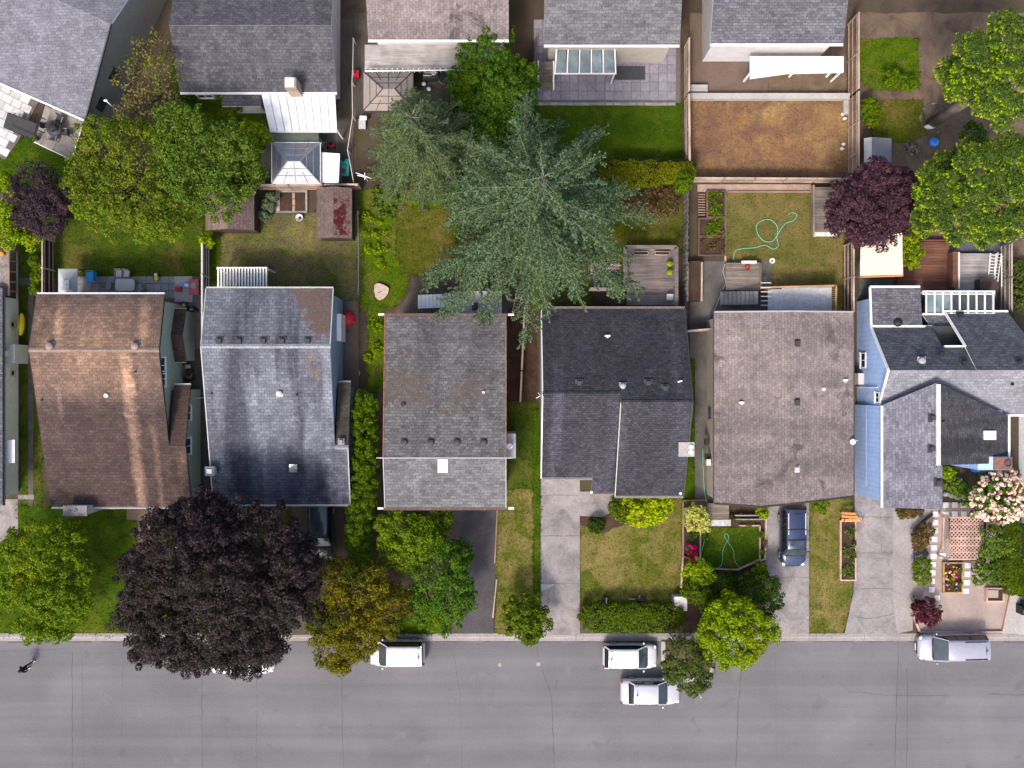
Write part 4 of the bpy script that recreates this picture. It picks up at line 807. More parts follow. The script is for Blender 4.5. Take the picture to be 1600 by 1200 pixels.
def window(root, c, axis, w, h, frame='white', glass='glass', mull=1, face=1):
    """a framed window set into a wall; axis: the wall's normal"""
    U = Vector((0, 1, 0)) if axis == 'x' else Vector((1, 0, 0)); Nn = Vector((face, 0, 0)) if axis == 'x' else Vector((0, face, 0)); Z = Vector((0, 0, 1))
    mb = MB(); t = .08
    def b(mbx, cc, du, dz, dn):
        d = (dn, du, dz) if axis == 'x' else (du, dn, dz); mbx.box(cc, d)
    for s in (-1, 1): b(mb, c + U * s * (w / 2 - t / 2), t, h, .09); b(mb, c + Z * s * (h / 2 - t / 2), w - 2 * t, t, .09)
    for i in range(mull): b(mb, c + U * ((i + 1) / (mull + 1) - .5) * w, t * .7, h - 2 * t, .07)
    o = mb.build('window', M[frame], root); g = MB(); b(g, c, w - 2 * t, h - 2 * t, .03); g.build('pane', M[glass], o)
    s = MB(); b(s, c - Z * (h / 2 + .03) + Nn * .04, w + .1, .05, .1); s.build('sill', M[frame], o); return o
def ridge_cap(root, a, b, mat, n=None):
    A, B = (W(*a) if not isinstance(a, Vector) else a), (W(*b) if not isinstance(b, Vector) else b); d = (B - A); L_ = d.length; d.normalize(); u = Vector((-d.y, d.x, 0)).normalized()
    mb = MB(); n = int(L_ / .3)
    for i in range(n):
        p, q = A + d * L_ * i / n, A + d * L_ * (i + 1.12) / n; z = Vector((0, 0, .035)); zz = Vector((0, 0, .012)); lo = Vector((0, 0, -.035))
        mb.add([p + u * .15 + lo + zz, p + z + zz, p - u * .15 + lo + zz, q + u * .15 + lo, q + z, q - u * .15 + lo], [(0, 1, 4, 3), (1, 2, 5, 4)])
    o = mb.build('ridge_cap', mat, root); o['kind'] = 'stuff'; return o

# --- brown roofed house, far left
SH_D = m_shingle('shingle_darkbrown', (.055, .036, .032), (.078, .052, .046), (.03, .02, .02), row=.2)
SH_B = m_shingle('shingle_brown', (.070, .050, .045), (.105, .076, .066), (.038, .027, .025), row=.21, wid=.34,
    streak=((1.55, 1.5, 1.4), .5, .54, .72), moss=None,
    streaks=[(-27.5, 14, -12, -.6, (.66, .62, .66), .8), (-26.0, .55, -10, 2.4, (3.0, 2.8, 2.4), .9), (-24.6, .3, -10.5, -2, (2.3, 2.15, 1.9), .7), (-30.6, .45, 2.2, 6.5, (2.3, 2.2, 1.9), .75), (-24.9, .45, 2.2, 6.5, (2.3, 2.15, 1.9), .7), (-28.6, 7, -1.6, 6.0, (2.1, 1.9, 1.6), .85), (-27.6, 5, 0.8, 4.2, (1.5, 1.45, 1.35), .8), (-30.8, .2, -3, 0, (2.3, 2.15, 1.9), .6), (-22.9, .5, -8, -4.1, (2.3, 2.2, 1.9), .7)])
h1 = thing('house', 'house with streaked brown shingle roof at the left', 'house', W(175, 630, YL))
tm = [SH_B, M['fence_dark']]
XL, XR, XS = -32.41, -23.7, -22.55
YR, YF, YB = W(0, 547, 5.83).y, W(0, 792, 2.8).y, W(0, 460, 4.82).y; YS = -4.285
V = Vector
_, f1, _ = roof(h1, [V((XL, YR, 5.83)), V((XR, YR, 5.83)), V((XR, YS, 4.01)), V((XS, YS, 4.01)), V((XS, YF, 2.8)), V((XL, YF, 2.8))], tm)
_, b1, _ = roof(h1, [V((XL, YR + .01, 5.83)), V((XL, YB, 4.82)), V((XR, YB, 4.82)), V((XR, YR + .01, 5.83))], tm)
YE = W(0, 602, 3.1).y
_, s1, _ = roof(h1, [V((XR + .02, YS + .01, 4.01)), V((XR + .02, YE, 3.0)), V((XS, YE, 3.0)), V((XS, YS + .01, 4.01))], [SH_D, M['fence_dark']])  # side slope's shade put into the colour with the darker brown shingle
ridge_cap(h1, V((XL, YR, 5.84)), V((XR, YR, 5.84)), m_shingle('shingle_brown_cap', (.24, .175, .14), (.29, .21, .17), (.12, .09, .07)))
M['side_green'] = m_siding('siding_green', (.44, .48, .37), .2)
wp = [(XL + .35, YB - .4), (XR - .3, YB - .4), (XR - .3, YF + .5), (XL + .35, YF + .5)]
wall(h1, [(XL + .35, YB - .4), (XL + .35, YR), (XL + .35, YF + .5), (XR - .25, YF + .5), (XR - .25, YR), (XR - .25, YB - .4)], [4.7, 5.6, 2.75, 2.75, 5.6, 4.7], M['side_green'])
wall(h1, [(XR - .25, YE - .3), (XS - .25, YE - .3), (XS - .25, YS), (XS - .25, YF + .5), (XR - .25, YF + .5), (XR - .25, YS)], [2.9, 2.9, 3.8, 2.7, 2.7, 3.8], M['side_green'])
gutter(h1, V((XL, YB, 4.82)), V((XR, YB, 4.82)), M['white'], (0, .05)); gutter(h1, V((XL, YF, 2.8)), V((XS, YF, 2.8)), M['white'], (0, -.05)); gutter(h1, V((XR, YE, 3.0)), V((XS, YE, 3.0)), M['offwhite'], (0, .05))
for a, b in (((XL, YR, 5.83), (XL, YF, 2.8)), ((XL, YR, 5.83), (XL, YB, 4.82)), ((XR, YR, 5.83), (XR, YB, 4.82)), ((XS, YS, 4.01), (XS, YF, 2.8)), ((XR, YR, 5.83), (XR, YS, 4.01))): trim(h1, V(a), V(b), M['fence_dark'], .05, .2, 'bargeboard', -.1)
vent_round(h1, hit(b1, 79, 541), m_plain('vent_tan', (.24, .19, .17), .5), .26, .35); vent_round(h1, hit(b1, 212, 541), M['vent_tan'] if 'vent_tan' in M else bpy.data.materials['vent_tan'], .26, .35)
pipe(h1, hit(f1, 167, 618), M['white'], .14, .3, 'flue_pipe'); pipe(h1, hit(f1, 66, 625), M['charcoal'], .06, .25); pipe(h1, hit(f1, 212, 581), M['charcoal'], .06, .25)
window(h1, on_x(XR - .22, 254, 571), 'x', 1.2, .85); window(h1, on_x(XR - .22, 254.6, 592), 'x', 1.1, .85)
window(h1, on_x(XS - .22, 294, 645), 'x', 1.1, 1.0); window(h1, on_x(XS - .22, 293.5, 697), 'x', 1.2, 1.1)
c = hit(f1, 128, 784); ch = MB().box((c.x, c.y - .5, 1.9), (1.5, .55, 3.9)).build('chimney', M['offwhite'], h1)
MB().box((c.x, c.y - .5, 3.88), (1.66, .72, .12)).build('chimney_cap', M['concrete'], ch)
for q in (-.4, .05): MB().lathe((c.x + q, c.y - .5, 3.94), [(.12, 0), (.12, .08), (.08, .08), (.08, .02)], 10).build('flue', M['grey'], ch)
MB().box((c.x + 1.2, c.y - .45, 1.6), (1.0, .5, .1)).build('awning', M['fence_tan'], h1)
# small side shed between the two left houses
sh = thing('garden_shed', 'green sided shed with dark brown gable roof in the narrow side passage', 'shed', W(283, 523, YL))
xa, xb = W(267, 0, 2.2).x, W(291, 0, 2.2).x; ya, yb, yr = W(0, 482, 2.2).y, W(0, 566, 2.2).y, W(0, 524, 2.97).y
roof(sh, [V((xa, ya, 2.2)), V((xb, ya, 2.2)), V((xb, yr, 2.97)), V((xa, yr, 2.97))], [SH_D, M['fence_dark']], .1); roof(sh, [V((xa, yb, 2.2)), V((xb, yb, 2.2)), V((xb, yr - .01, 2.97)), V((xa, yr - .01, 2.97))], [SH_D, M['fence_dark']], .1)
wall(sh, [(xa + .1, ya - .15), (xb - .1, ya - .15), (xb - .1, yr), (xb - .1, yb + .15), (xa + .1, yb + .15), (xa + .1, yr)], [2.15, 2.15, 2.8, 2.15, 2.15, 2.8], M['side_green'])
for y in (ya, yb): trim(sh, V((xa, y, 2.2)), V((xb, y, 2.2)), M['offwhite'], .07, .1)

# --- blue grey roofed house, second from left
SH_L = m_shingle('shingle_bluegrey', (.118, .124, .15), (.18, .188, .22), (.042, .043, .055), row=.215, wid=.36,
    streak=((.45, .43, .48), .5, .47, .62), streaks=[(-21, .9, -9, 0.5, (.6, .58, .62), .7), (-17.5, .6, -9, 1, (1.45, 1.5, 1.5), .7), (-12.6, .35, -8, 3, (1.5, 1.55, 1.55), .7), (-15.2, 1.0, -9.5, -3, (.5, .48, .53), .8), (-13.4, 1.2, -9.5, -4.5, (.45, .43, .5), .85), (-18.8, 1.2, -9.5, -4, (.5, .48, .56), .8), (-16.5, 8, -10.5, -3.5, (.5, .49, .56), .85), (-16.5, 9, -10.5, -6.0, (.62, .6, .68), .85)],
    masks=[(-15.6, -12.55, 3.05, 6.9, (.12, .085, .075), 1.0, .55), (-13.6, -13.0, 1.6, 2.0, (.16, .12, .10), .8, 0), (-13.7, -13.0, 0.6, 1.0, (.14, .11, .095), .8, 0)])
h2 = thing('house', 'house with blue grey streaked roof and brown debris in one corner', 'house', W(425, 620, YL)); tm = [SH_L, M['lgrey']]
XL, XR, XS = -21.02, -12.28, -11.38; YR, YF, YB, YS = W(0, 541, 5.42).y, W(0, 788, 2.8).y, W(0, 451, 4.36).y, -4.39
_, f2, _ = roof(h2, [V((XL, YR, 5.42)), V((XR, YR, 5.42)), V((XR, YS, 3.77)), V((XS, YS, 3.77)), V((XS, YF, 2.8)), V((XL, YF, 2.8))], tm)
_, b2, _ = roof(h2, [V((XL, YR + .01, 5.42)), V((XL, YB, 4.36)), V((XR, YB, 4.36)), V((XR, YR + .01, 5.42))], tm)
YE = W(0, 598, 2.65).y; SH_L2 = m_shingle('shingle_mossy_shaded', (.05, .046, .04), (.075, .07, .06), (.03, .028, .025), row=.21, moss=((.055, .055, .02), 1.2, .55))  # dark base: the side slope's shade put into colour, moss blotches over it
_, s2, _ = roof(h2, [V((XR + .02, YS + .01, 3.77)), V((XR + .02, YE, 2.62)), V((XS, YE, 2.62)), V((XS, YS + .01, 3.77))], [SH_L2, M['lgrey']])
cap2 = m_shingle('shingle_bluegrey_cap', (.24, .245, .27), (.29, .295, .32), (.15, .15, .17))
ridge_cap(h2, V((XL, YR, 5.43)), V((XR, YR, 5.43)), cap2); ridge_cap(h2, V((XR, YS, 3.78)), V((XS, YS, 3.78)), cap2)
M['side_blue2'] = m_siding('siding_paleblue', (.30, .42, .55), .2)
wall(h2, [(XL + .3, YB - .4), (XL + .3, YR), (XL + .3, YF + .5), (XR - .1, YF + .5), (XR - .1, YR), (XR - .1, YB - .4)], [4.3, 5.2, 2.75, 2.75, 5.2, 4.3], M['side_blue2'])
wall(h2, [(XR - .1, YE - .3), (XS - .2, YE - .3), (XS - .2, YS), (XS - .2, YF + .5), (XR - .1, YF + .5), (XR - .1, YS)], [2.5, 2.5, 3.6, 2.65, 2.65, 3.6], M['side_blue2'])
gutter(h2, V((XL, YB, 4.36)), V((XR, YB, 4.36)), M['offwhite'], (0, .05)); gutter(h2, V((XL, YF, 2.8)), V((XS, YF, 2.8)), M['offwhite'], (0, -.05)); gutter(h2, V((XR, YE, 2.62)), V((XS, YE, 2.62)), M['lgrey'], (0, .05))
for a, b in (((XL, YR, 5.42), (XL, YF, 2.8)), ((XL, YR, 5.42), (XL, YB, 4.36)), ((XR, YR, 5.42), (XR, YB, 4.36)), ((XS, YS, 3.77), (XS, YF, 2.8))): trim(h2, V(a), V(b), M['lgrey'], .06, .2, 'bargeboard', -.1)
for x in (343, 374, 412, 441, 481): vent_box(h2, hit(b2, x, 533), M['charcoal'])
vent_round(h2, hit(f2, 437, 614.5), M['offwhite'], .2, .35); pipe(h2, hit(f2, 464, 617), M['black'], .06, .25); pipe(h2, hit(f2, 331, 615), M['charcoal'], .06, .22); vent_box(h2, hit(f2, 533, 690), M['grey'], .3)
skylight(h2, f2, 451, 724, 466, 739, M['charcoal'], M['glass_pale'])
c = W(329, 736, 3.9); ch = MB().box((c.x, c.y, 2.0), (.5, .55, 4.0)).build('chimney', M['offwhite'], h2); MB().box((c.x, c.y, 4.05), (.66, .66, .1)).build('chimney_cap', M['grey'], ch); MB().box((c.x, c.y, 4.15), (.36, .3, .1)).build('flue_cap', M['white'], ch)
c = on_x(XR - .06, 523, 510); MB().box((XR + .05, c.y, 1.6), (.3, 1.9, 1.8)).build('wall_cabinet', M['white'], h2)

# --- central house
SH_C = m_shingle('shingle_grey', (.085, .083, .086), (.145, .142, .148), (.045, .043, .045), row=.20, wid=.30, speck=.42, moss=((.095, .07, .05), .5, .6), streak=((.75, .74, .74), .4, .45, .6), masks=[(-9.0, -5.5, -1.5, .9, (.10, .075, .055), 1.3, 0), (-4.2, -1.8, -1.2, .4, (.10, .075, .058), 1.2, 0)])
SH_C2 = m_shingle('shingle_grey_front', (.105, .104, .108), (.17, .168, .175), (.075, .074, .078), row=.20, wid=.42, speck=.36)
h3 = thing('house', 'central house with mottled grey roof, ridge near the street', 'house', W(695, 640, YL))
zr, zf, zb = 5.6, 4.75, 4.75; XL, XR = W(600, 0, 5.2).x, W(790.5, 0, 5.2).x; YR, YF, YB = W(0, 715.5, zr).y, W(0, 793, zf).y, W(0, 494, zb).y
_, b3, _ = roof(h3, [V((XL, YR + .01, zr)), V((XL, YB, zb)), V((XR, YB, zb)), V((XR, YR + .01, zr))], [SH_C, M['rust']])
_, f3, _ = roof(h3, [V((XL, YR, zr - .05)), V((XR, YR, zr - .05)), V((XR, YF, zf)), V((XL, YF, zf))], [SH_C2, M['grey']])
M['siding_taupe'] = m_siding('siding_taupe', (.16, .15, .15), .2)
wall(h3, [(XL + .25, YB - .5), (XL + .25, YR), (XL + .25, YF + .5), (XR - .25, YF + .5), (XR - .25, YR), (XR - .25, YB - .5)], [4.6, 5.4, 4.6, 4.6, 5.4, 4.6], M['siding_taupe'])
gutter(h3, V((XL - .3, YB, zb)), V((XR + .1, YB, zb)), M['charcoal'], (0, .09), M['leaf_litter'], .2); gutter(h3, V((XL - .1, YF, zf)), V((XR + .1, YF, zf)), M['charcoal'], (0, -.09), M['leaf_litter'], .2)
for x, y, z in ((XL - .25, YB + .12, zb), (XR + .35, YB + .1, zb), (XL - .3, YF - .06, zf), (XR + .35, YF - .06, zf)): MB().box((x, y, z - .02), (.4, .15, .08)).build('eave_return', M['offwhite'], h3)
for x in (XL, XR):
    trim(h3, V((x, YR, zr)), V((x, YB, zb)), M['rust'], .08, .2, 'bargeboard', -.06); trim(h3, V((x, YR, zr)), V((x, YF, zf)), M['trim_grey'], .06, .2, 'bargeboard', -.08)
trim(h3, V((XL - .45, YR, zr)), V((XR + .45, YR, zr)), M['trim_grey'], .08, .05, 'ridge_flashing', .02)
for x in (632, 673.5, 714.5, 756): vent_round(h3, hit(b3, x, 691), M['charcoal'], .22, .22)
skylight(h3, f3, 684, 717.5, 700, 738.5, M['offwhite'], M['white'], .1)
pipe(h3, hit(b3, 755.5, 613), M['white'], .09, .25); o = MB(); p = hit(b3, 630, 632); o.box(p + V((0, 0, .06)), (.3, .2, .14), .5); o.build('flue_cap', M['black'], h3); pipe(h3, hit(b3, 615, 716), M['white'], .05, .1)
c = W(799, 697, 4.0); ch = MB().box((c.x, c.y, 2.0), (.62, 1.7, 4.0)).build('chimney', M['trim_grey'], h3); dish(h3, V((W(796, 698, 4.3).x, c.y, 4.1)), M['white'], .22)
# patio cover behind it
aw = thing('patio_awning', 'white corrugated awning behind the central house', 'awning', W(680, 472, YL))
ps = [W(653, 461, 2.3), W(705, 459, 2.3), W(707, 480, 2.6), W(653, 482, 2.6)]
for i in range(9):
    a, b, c, d = ps[0].lerp(ps[1], i / 9), ps[0].lerp(ps[1], (i + .93) / 9), ps[3].lerp(ps[2], (i + .93) / 9), ps[3].lerp(ps[2], i / 9); MB().slab([a, b, c, d], .03, 0, 0).build('panel', M['metal_white'], aw)
for p in ps: MB().tube([V((p.x * .99, p.y - .02, YL)), V((p.x * .99, p.y - .02, p.z - .04))], .03, 6).build('post', M['white'], aw)
pc = thing('sundeck', 'grey vinyl sundeck behind the central house under the spruce branches', 'deck', W(745, 475, YL))
MB().slab([W(706, 455, 2.6), W(784, 455, 2.6), W(784, 492, 2.6), W(706, 492, 2.6)], .14, 0, 0).build('deck_floor', M['lgrey'], pc)
for x in (709, 745, 782): p = W(x, 457, 2.5); MB().box((p.x, p.y - .1, 1.3), (.1, .1, 2.4)).build('post', M['charcoal'], pc)
MB().bar(W(706, 454, 2.7), W(784, 454, 2.7), .06, .12).build('edge_beam', M['charcoal'], pc)

# --- dark roofed house
SH_K = m_shingle('shingle_charcoal', (.030, .030, .038), (.052, .052, .064), (.015, .015, .02), row=.15, wid=.26, speck=.42, streak=((1.75, 1.75, 1.8), .5, .56, .74), streaks=[(7.3, .7, -6, -.4, (1.7, 1.7, 1.75), .6), (11.7, .6, -7.5, -1, (1.6, 1.6, 1.65), .6), (3.2, .8, -2.5, -.4, (1.6, 1.6, 1.7), .6), (9.2, 3, -2.8, -.8, (1.4, 1.4, 1.45), .6), (7, .15, 3, 5, (2, 2, 2), .5)])
h4 = thing('house', 'house with charcoal black roof right of the centre', 'house', W(960, 630, YL)); tm = [SH_K, M['trim_grey']]
XR = W(1068, 0, 2.8).x; XL = W(845.5, 0, 2.8).x; XM = W(962, 0, 3.2).x
YB, YR, YRL = W(0, 483, 3.28).y, W(0, 628, 6.25).y, W(0, 615, 5.97).y; YF = W(0, 775, 2.8).y; YFL = W(0, 747, 3.1).y; YFM = W(0, 771, 2.6).y
XC = W(970, 0, 6.0).x
zRL = 3.28 + (6.25 - 3.28) * (YRL - YB) / (YR - YB)
_, b4, _ = roof(h4, [V((XL, YB, 3.28)), V((XR, YB, 3.28)), V((XR, YR, 6.25)), V((XM, YR, 6.25)), V((XM, YRL, zRL)), V((XL, YRL, zRL))], tm)
_, f4, _ = roof(h4, [V((XM, YR - .01, 6.25)), V((XR, YR - .01, 6.25)), V((XR, YF, 2.8)), V((XM, YF, 2.8))], tm)
zl = lambda y: zRL - .02 - (YRL - y) * (zRL - 2.95) / (YRL - YFL)
XN = W(925.5, 0, 2.9).x
_, fl4, _ = roof(h4, [V((XL, YRL - .01, zRL - .02)), V((XM - .02, YRL - .01, zRL - .02)), V((XM - .02, YFM, zl(YFM))), V((XN, YFM, zl(YFM))), V((XN, YFL, 2.95)), V((XL, YFL, 2.95))], tm)
M['siding_white'] = m_siding('siding_white', (.62, .62, .63), .17)
wall(h4, [(XL + .02, YB - .5), (XL + .02, YRL), (XL + .02, YFL + .4), (XN, YFL + .4), (XM, YFM + .6), (XR - .3, YF + .5), (XR - .3, YR), (XR - .3, YB - .5)], [3.2, 5.7, 2.9, 2.9, 2.4, 2.7, 6.0, 3.2], M['siding_white'])
cm = m_plain('trim_bone', (.42, .40, .36), .6, .1)
gutter(h4, V((XL + .2, YB, 3.28)), V((XR, YB, 3.28)), M['trim_grey'], (0, .07), M['leaf_litter'], .17); gutter(h4, V((XM, YF, 2.8)), V((XR, YF, 2.8)), cm, (0, -.06)); gutter(h4, V((XL, YFL, 2.95)), V((XN, YFL, 2.95)), cm, (0, -.06)); gutter(h4, V((XN, YFM, zl(YFM))), V((XM, YFM, zl(YFM))), cm, (0, -.06), M['leaf_litter'])
for a, b in (((XM, YR, 6.25), (XM, YF, 2.8)), ((XR, YR, 6.25), (XR, YF, 2.8)), ((XR, YR, 6.25), (XR, YB, 3.28))): trim(h4, V(a), V(b), cm if a[0] == XM else M['charcoal'], .06, .16, 'bargeboard', -.05)
trim(h4, V((XL, YRL, zRL)), V((XL, YFL, 2.95)), M['white'], .07, .2, 'bargeboard', -.1); trim(h4, V((XL, YRL, zRL)), V((XL, YB, 3.28)), M['white'], .07, .2, 'bargeboard', -.1)
ridge_cap(h4, V((XM, YR, 6.26)), V((XR, YR, 6.26)), SH_K); ridge_cap(h4, V((XL, YRL, zRL + .01)), V((XM, YRL, zRL + .01)), SH_K)
for x, y in ((905, 599), (1013, 599), (1039, 607)): vent_box(h4, hit(b4, x, y), M['charcoal'], .36, .16)
vent_round(h4, hit(b4, 973, 603), M['trim_grey'], .2, .3); p = hit(b4, 949, 525); MB().box(p + V((0, 0, .12)), (.36, .12, .1)).build('flue_cap', M['white'], h4); pipe(h4, p + V((0, -.08, 0)), M['white'], .07, .26)
p = hit(b4, 1062, 596); MB().box(p + V((0, 0, .1)), (.3, .1, .08), .3).build('flue_cap', M['white'], h4)
pipe(h4, hit(f4, 1063, 771), M['white'], .1, .2); pipe(h4, hit(fl4, 924, 769), M['white'], .1, .2)
c = W(1072, 702, 4.7); ch = MB().box((c.x, c.y, 2.4), (.95, .85, 4.8)).build('chimney', M['offwhite'], h4); MB().box((c.x, c.y, 4.84), (1.08, .98, .1)).build('chimney_cap', M['concrete_light'], ch)
for q in (-.17, .17): MB().lathe((c.x + .28, c.y + q, 4.88), [(.13, 0), (.13, .1), (.16, .1), (.16, .14), (.02, .17)], 12).build('flue_cap', M['white'], ch)
MB().tube([W(838, 622, 3.2), W(845, 618, 3.5), W(841, 614, 3.4)], .03, 6).build('service_mast', M['white'], h4)

# --- brown grey bungalow
SH_T = m_shingle('shingle_taupe', (.18, .15, .147), (.255, .212, .207), (.11, .093, .093), swap=True, row=.21, wid=.3, speck=.3, streak=((.66, .66, .68), .3, .46, .62), moss=((.085, .072, .074), .35, .57))
h5 = thing('house', 'bungalow with low pinkish brown roof and leaf filled gutters', 'house', W(1225, 640, YL)); tm = [SH_T, M['fence_dark']]
ze, zr = 3.2, 3.75; XL, XR, XC = W(1116, 0, ze).x, W(1333, 0, ze).x, W(1234, 0, zr).x; YB = W(0, 487, 3.4).y
_, w5, _ = roof(h5, [V((XL, YB, ze)), V((XC, YB, zr)), V((XC, W(0, 788, zr).y, zr)), V((W(1188, 0, 3.5).x, W(0, 792, 3.5).y, 3.5)), V((XL, W(0, 787, ze).y, ze))], tm)
_, e5, _ = roof(h5, [V((XC + .005, YB, zr)), V((XR, YB, ze)), V((XR, W(0, 776, ze).y, ze)), V((XC + .005, W(0, 788, zr).y, zr))], tm)
M['siding_beige'] = m_siding('siding_beige', (.45, .41, .35), .22)
wall(h5, [(XL + .12, YB - .4), (XC, YB - .4), (XR - .3, YB - .4), (XR - .3, W(0, 770, 3).y), (XC, W(0, 770, 3).y), (XL + .12, W(0, 780, 3).y)], [3.05, 3.55, 3.05, 3.05, 3.55, 3.05], M['siding_beige'])
gutter(h5, V((XL, YB, ze)), V((XL, W(0, 787, ze).y, ze)), M['fence_dark'], (.1, 0, 0), M['leaf_litter'], .3); gutter(h5, V((XR, YB, ze)), V((XR, W(0, 776, ze).y, ze)), M['fence_dark'], (-.12, 0, 0), M['leaf_litter'], .42)
trim(h5, V((XL, YB, ze)), V((XC, YB, zr)), M['trim_grey'], .1, .1, 'bargeboard', .02); trim(h5, V((XR, YB, ze)), V((XC, YB, zr)), M['trim_grey'], .1, .1, 'bargeboard', .02)
for a, b in (((XL, W(0, 787, ze).y, ze), (W(1188, 0, 3.5).x, W(0, 792, 3.5).y, 3.5)), ((W(1188, 0, 3.5).x, W(0, 792, 3.5).y, 3.5), (XC, W(0, 788, zr).y, zr)), ((XC, W(0, 788, zr).y, zr), (XR, W(0, 776, ze).y, ze))): trim(h5, V(a), V(b), M['fence_dark'], .08, .12, 'bargeboard', .0)
vent_box(h5, hit(e5, 1245, 536), M['charcoal'], .34); vent_box(h5, hit(e5, 1244.5, 628), M['charcoal'], .34); vent_box(h5, hit(e5, 1244, 733), M['lgrey'], .32, .25); pipe(h5, hit(e5, 1286.5, 608), M['white'], .11, .25)
for p in (hit(w5, 1158, 629), hit(e5, 1320, 594)): MB().box(p + V((0, 0, .12)), (.34, .13, .1)).build('flue_cap', M['white'], h5); pipe(h5, p + V((.02, -.1, 0)), M['white'], .06, .22)
dish(h5, hit(e5, 1330, 690), M['white'], .2); window(h5, on_x(XL + .09, 1109.5, 646), 'x', .75, .6, 'charcoal', 'glass', 0, -1)
for i, (x, y) in enumerate(((1104, 690), (1106, 714), (1106, 722))): p = on_x(XL - .12, x, y); MB().box((p.x, p.y, 1.2 + .3 * i), (.3, .45, .35)).build('meter_box', M['black' if i < 2 else 'offwhite'], h5)

# --- blue house, right
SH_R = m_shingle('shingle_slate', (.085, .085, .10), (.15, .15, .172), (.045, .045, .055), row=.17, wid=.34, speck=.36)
SH_RL = m_shingle('shingle_slate_lit', (.17, .17, .195), (.235, .235, .265), (.12, .12, .14), row=.18, wid=.36, speck=.3)  # slate lightened for the sunlit front slope, light put into colour
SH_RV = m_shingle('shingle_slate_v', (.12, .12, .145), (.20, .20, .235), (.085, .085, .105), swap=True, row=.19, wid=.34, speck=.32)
SH_RD = m_shingle('shingle_slate_shaded', (.05, .05, .055), (.08, .08, .088), (.028, .028, .032), swap=True, row=.17, wid=.3, speck=.4, streak=((.6, .6, .6), .6, .45, .6))  # slate darkened for the gable's right slope, shade put into colour
h6 = thing('house', 'blue sided house with several slate grey roofs and white trim', 'house', W(1450, 620, YL))
M['siding_blue'] = m_siding('siding_blue', (.36, .50, .78), .34, 1, .8)
xw = W(1338, 0, 0).x                                                  # the blue wall's plane
# main roof: rear slope in two wings with a light well between them, front slope
zE, zRg = 3.0, 6.0; yE, yRg = W(0, 510, zE).y, W(0, 578, zRg).y; xl = xw - .1
zsl = lambda y: zE + (zRg - zE) * (yE - y) / (yE - yRg)
xb = W(1455, 0, zE).x; xc = W(1478, 0, 5).x
x1, x2 = W(1456, 0, zE).x, W(1471.5, 0, 4.4).x
yw = W(0, 541, 4.6).y
_, r6, _ = roof(h6, [V((xl, yE, zE)), V((x1, yE, zE)), V((x1 + .05, yw, zsl(yw))), V((W(1512, 0, 4.6).x, yw, zsl(yw))), V((W(1512, 0, 4.6).x, yRg, zRg)), V((xl, yRg, zRg))], [SH_R, M['white']], .14)
yC = W(0, 485, 3.4).y; xcl = W(1481, 0, 3.2).x
zc = lambda y: 2.6 + (zRg + .03 - 2.6) * (yC - y) / (yC - yRg)
_, rc6, _ = roof(h6, [V((xcl, yC, 2.6)), V((W(1574, 0, 2.6).x, yC, 2.6)), V((W(1578, 0, 2.6).x + .9, yRg, zRg + .03)), V((W(1512, 0, 4.6).x - .1, yRg, zRg + .03)), V((W(1508, 0, zc(yw)).x, yw, zc(yw)))], [SH_R, M['white']], .14)
xfr = W(1640, 0, 4).x; yG = W(0, 649, 4.2).y
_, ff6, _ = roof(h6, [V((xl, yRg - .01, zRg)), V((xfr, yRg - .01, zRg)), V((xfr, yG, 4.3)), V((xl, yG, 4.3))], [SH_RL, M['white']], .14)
roof(h6, [V((W(1578, 0, 2.6).x + .9, yRg + .01, zRg)), V((xfr, yRg + .01, zRg)), V((xfr, yC - 2.6, 3.6)), V((W(1578, 0, 2.6).x, yC - 2.6, 3.6))], [SH_R, M['white']], .14)
# flat rear block and the small roof beside the well
_, ra6, _ = roof(h6, [W(1359, 449, 3.0), W(1438, 449, 3.0), W(1441, 508, 3.3), W(1361, 508, 3.3)], [SH_R, M['white']], .14)
roof(h6, [W(1441, 491, 2.6), W(1482, 491, 2.6), W(1490, 516, 2.9), W(1459, 516, 2.9)], [SH_R, M['white']], .12)
MB().prism([tuple(W(x, y, 2.5).xy) for x, y in rect(1440, 510, 1530, 560)], 3.04, 3.12).build('light_well_shade', M['charcoal'], h6)  # raised charcoal sheet stands in for the dark inside the well
# front gable
zA, zL_, zR_ = 6.35, 5.3, 4.75; xa_ = W(1465, 0, zA).x; xgl = W(1377.5, 0, zL_).x; xgr = W(1576, 0, zR_).x
yf1, yf2 = W(0, 793, zL_).y, W(0, 725, 5.4).y; ytop = W(0, 598, zA).y
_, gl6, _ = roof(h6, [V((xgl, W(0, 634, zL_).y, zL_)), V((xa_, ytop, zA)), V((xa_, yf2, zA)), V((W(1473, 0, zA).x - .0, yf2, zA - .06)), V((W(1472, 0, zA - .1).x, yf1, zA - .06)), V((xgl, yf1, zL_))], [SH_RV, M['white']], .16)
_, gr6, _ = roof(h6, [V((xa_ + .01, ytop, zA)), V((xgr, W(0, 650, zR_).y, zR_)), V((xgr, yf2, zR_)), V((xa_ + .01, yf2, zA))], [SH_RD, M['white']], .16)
trim(h6, V((xa_ + .02, ytop - .1, zA)), V((xa_ + .02, yf2, zA)), M['offwhite'], .28, .1, 'ridge_flashing', .05)
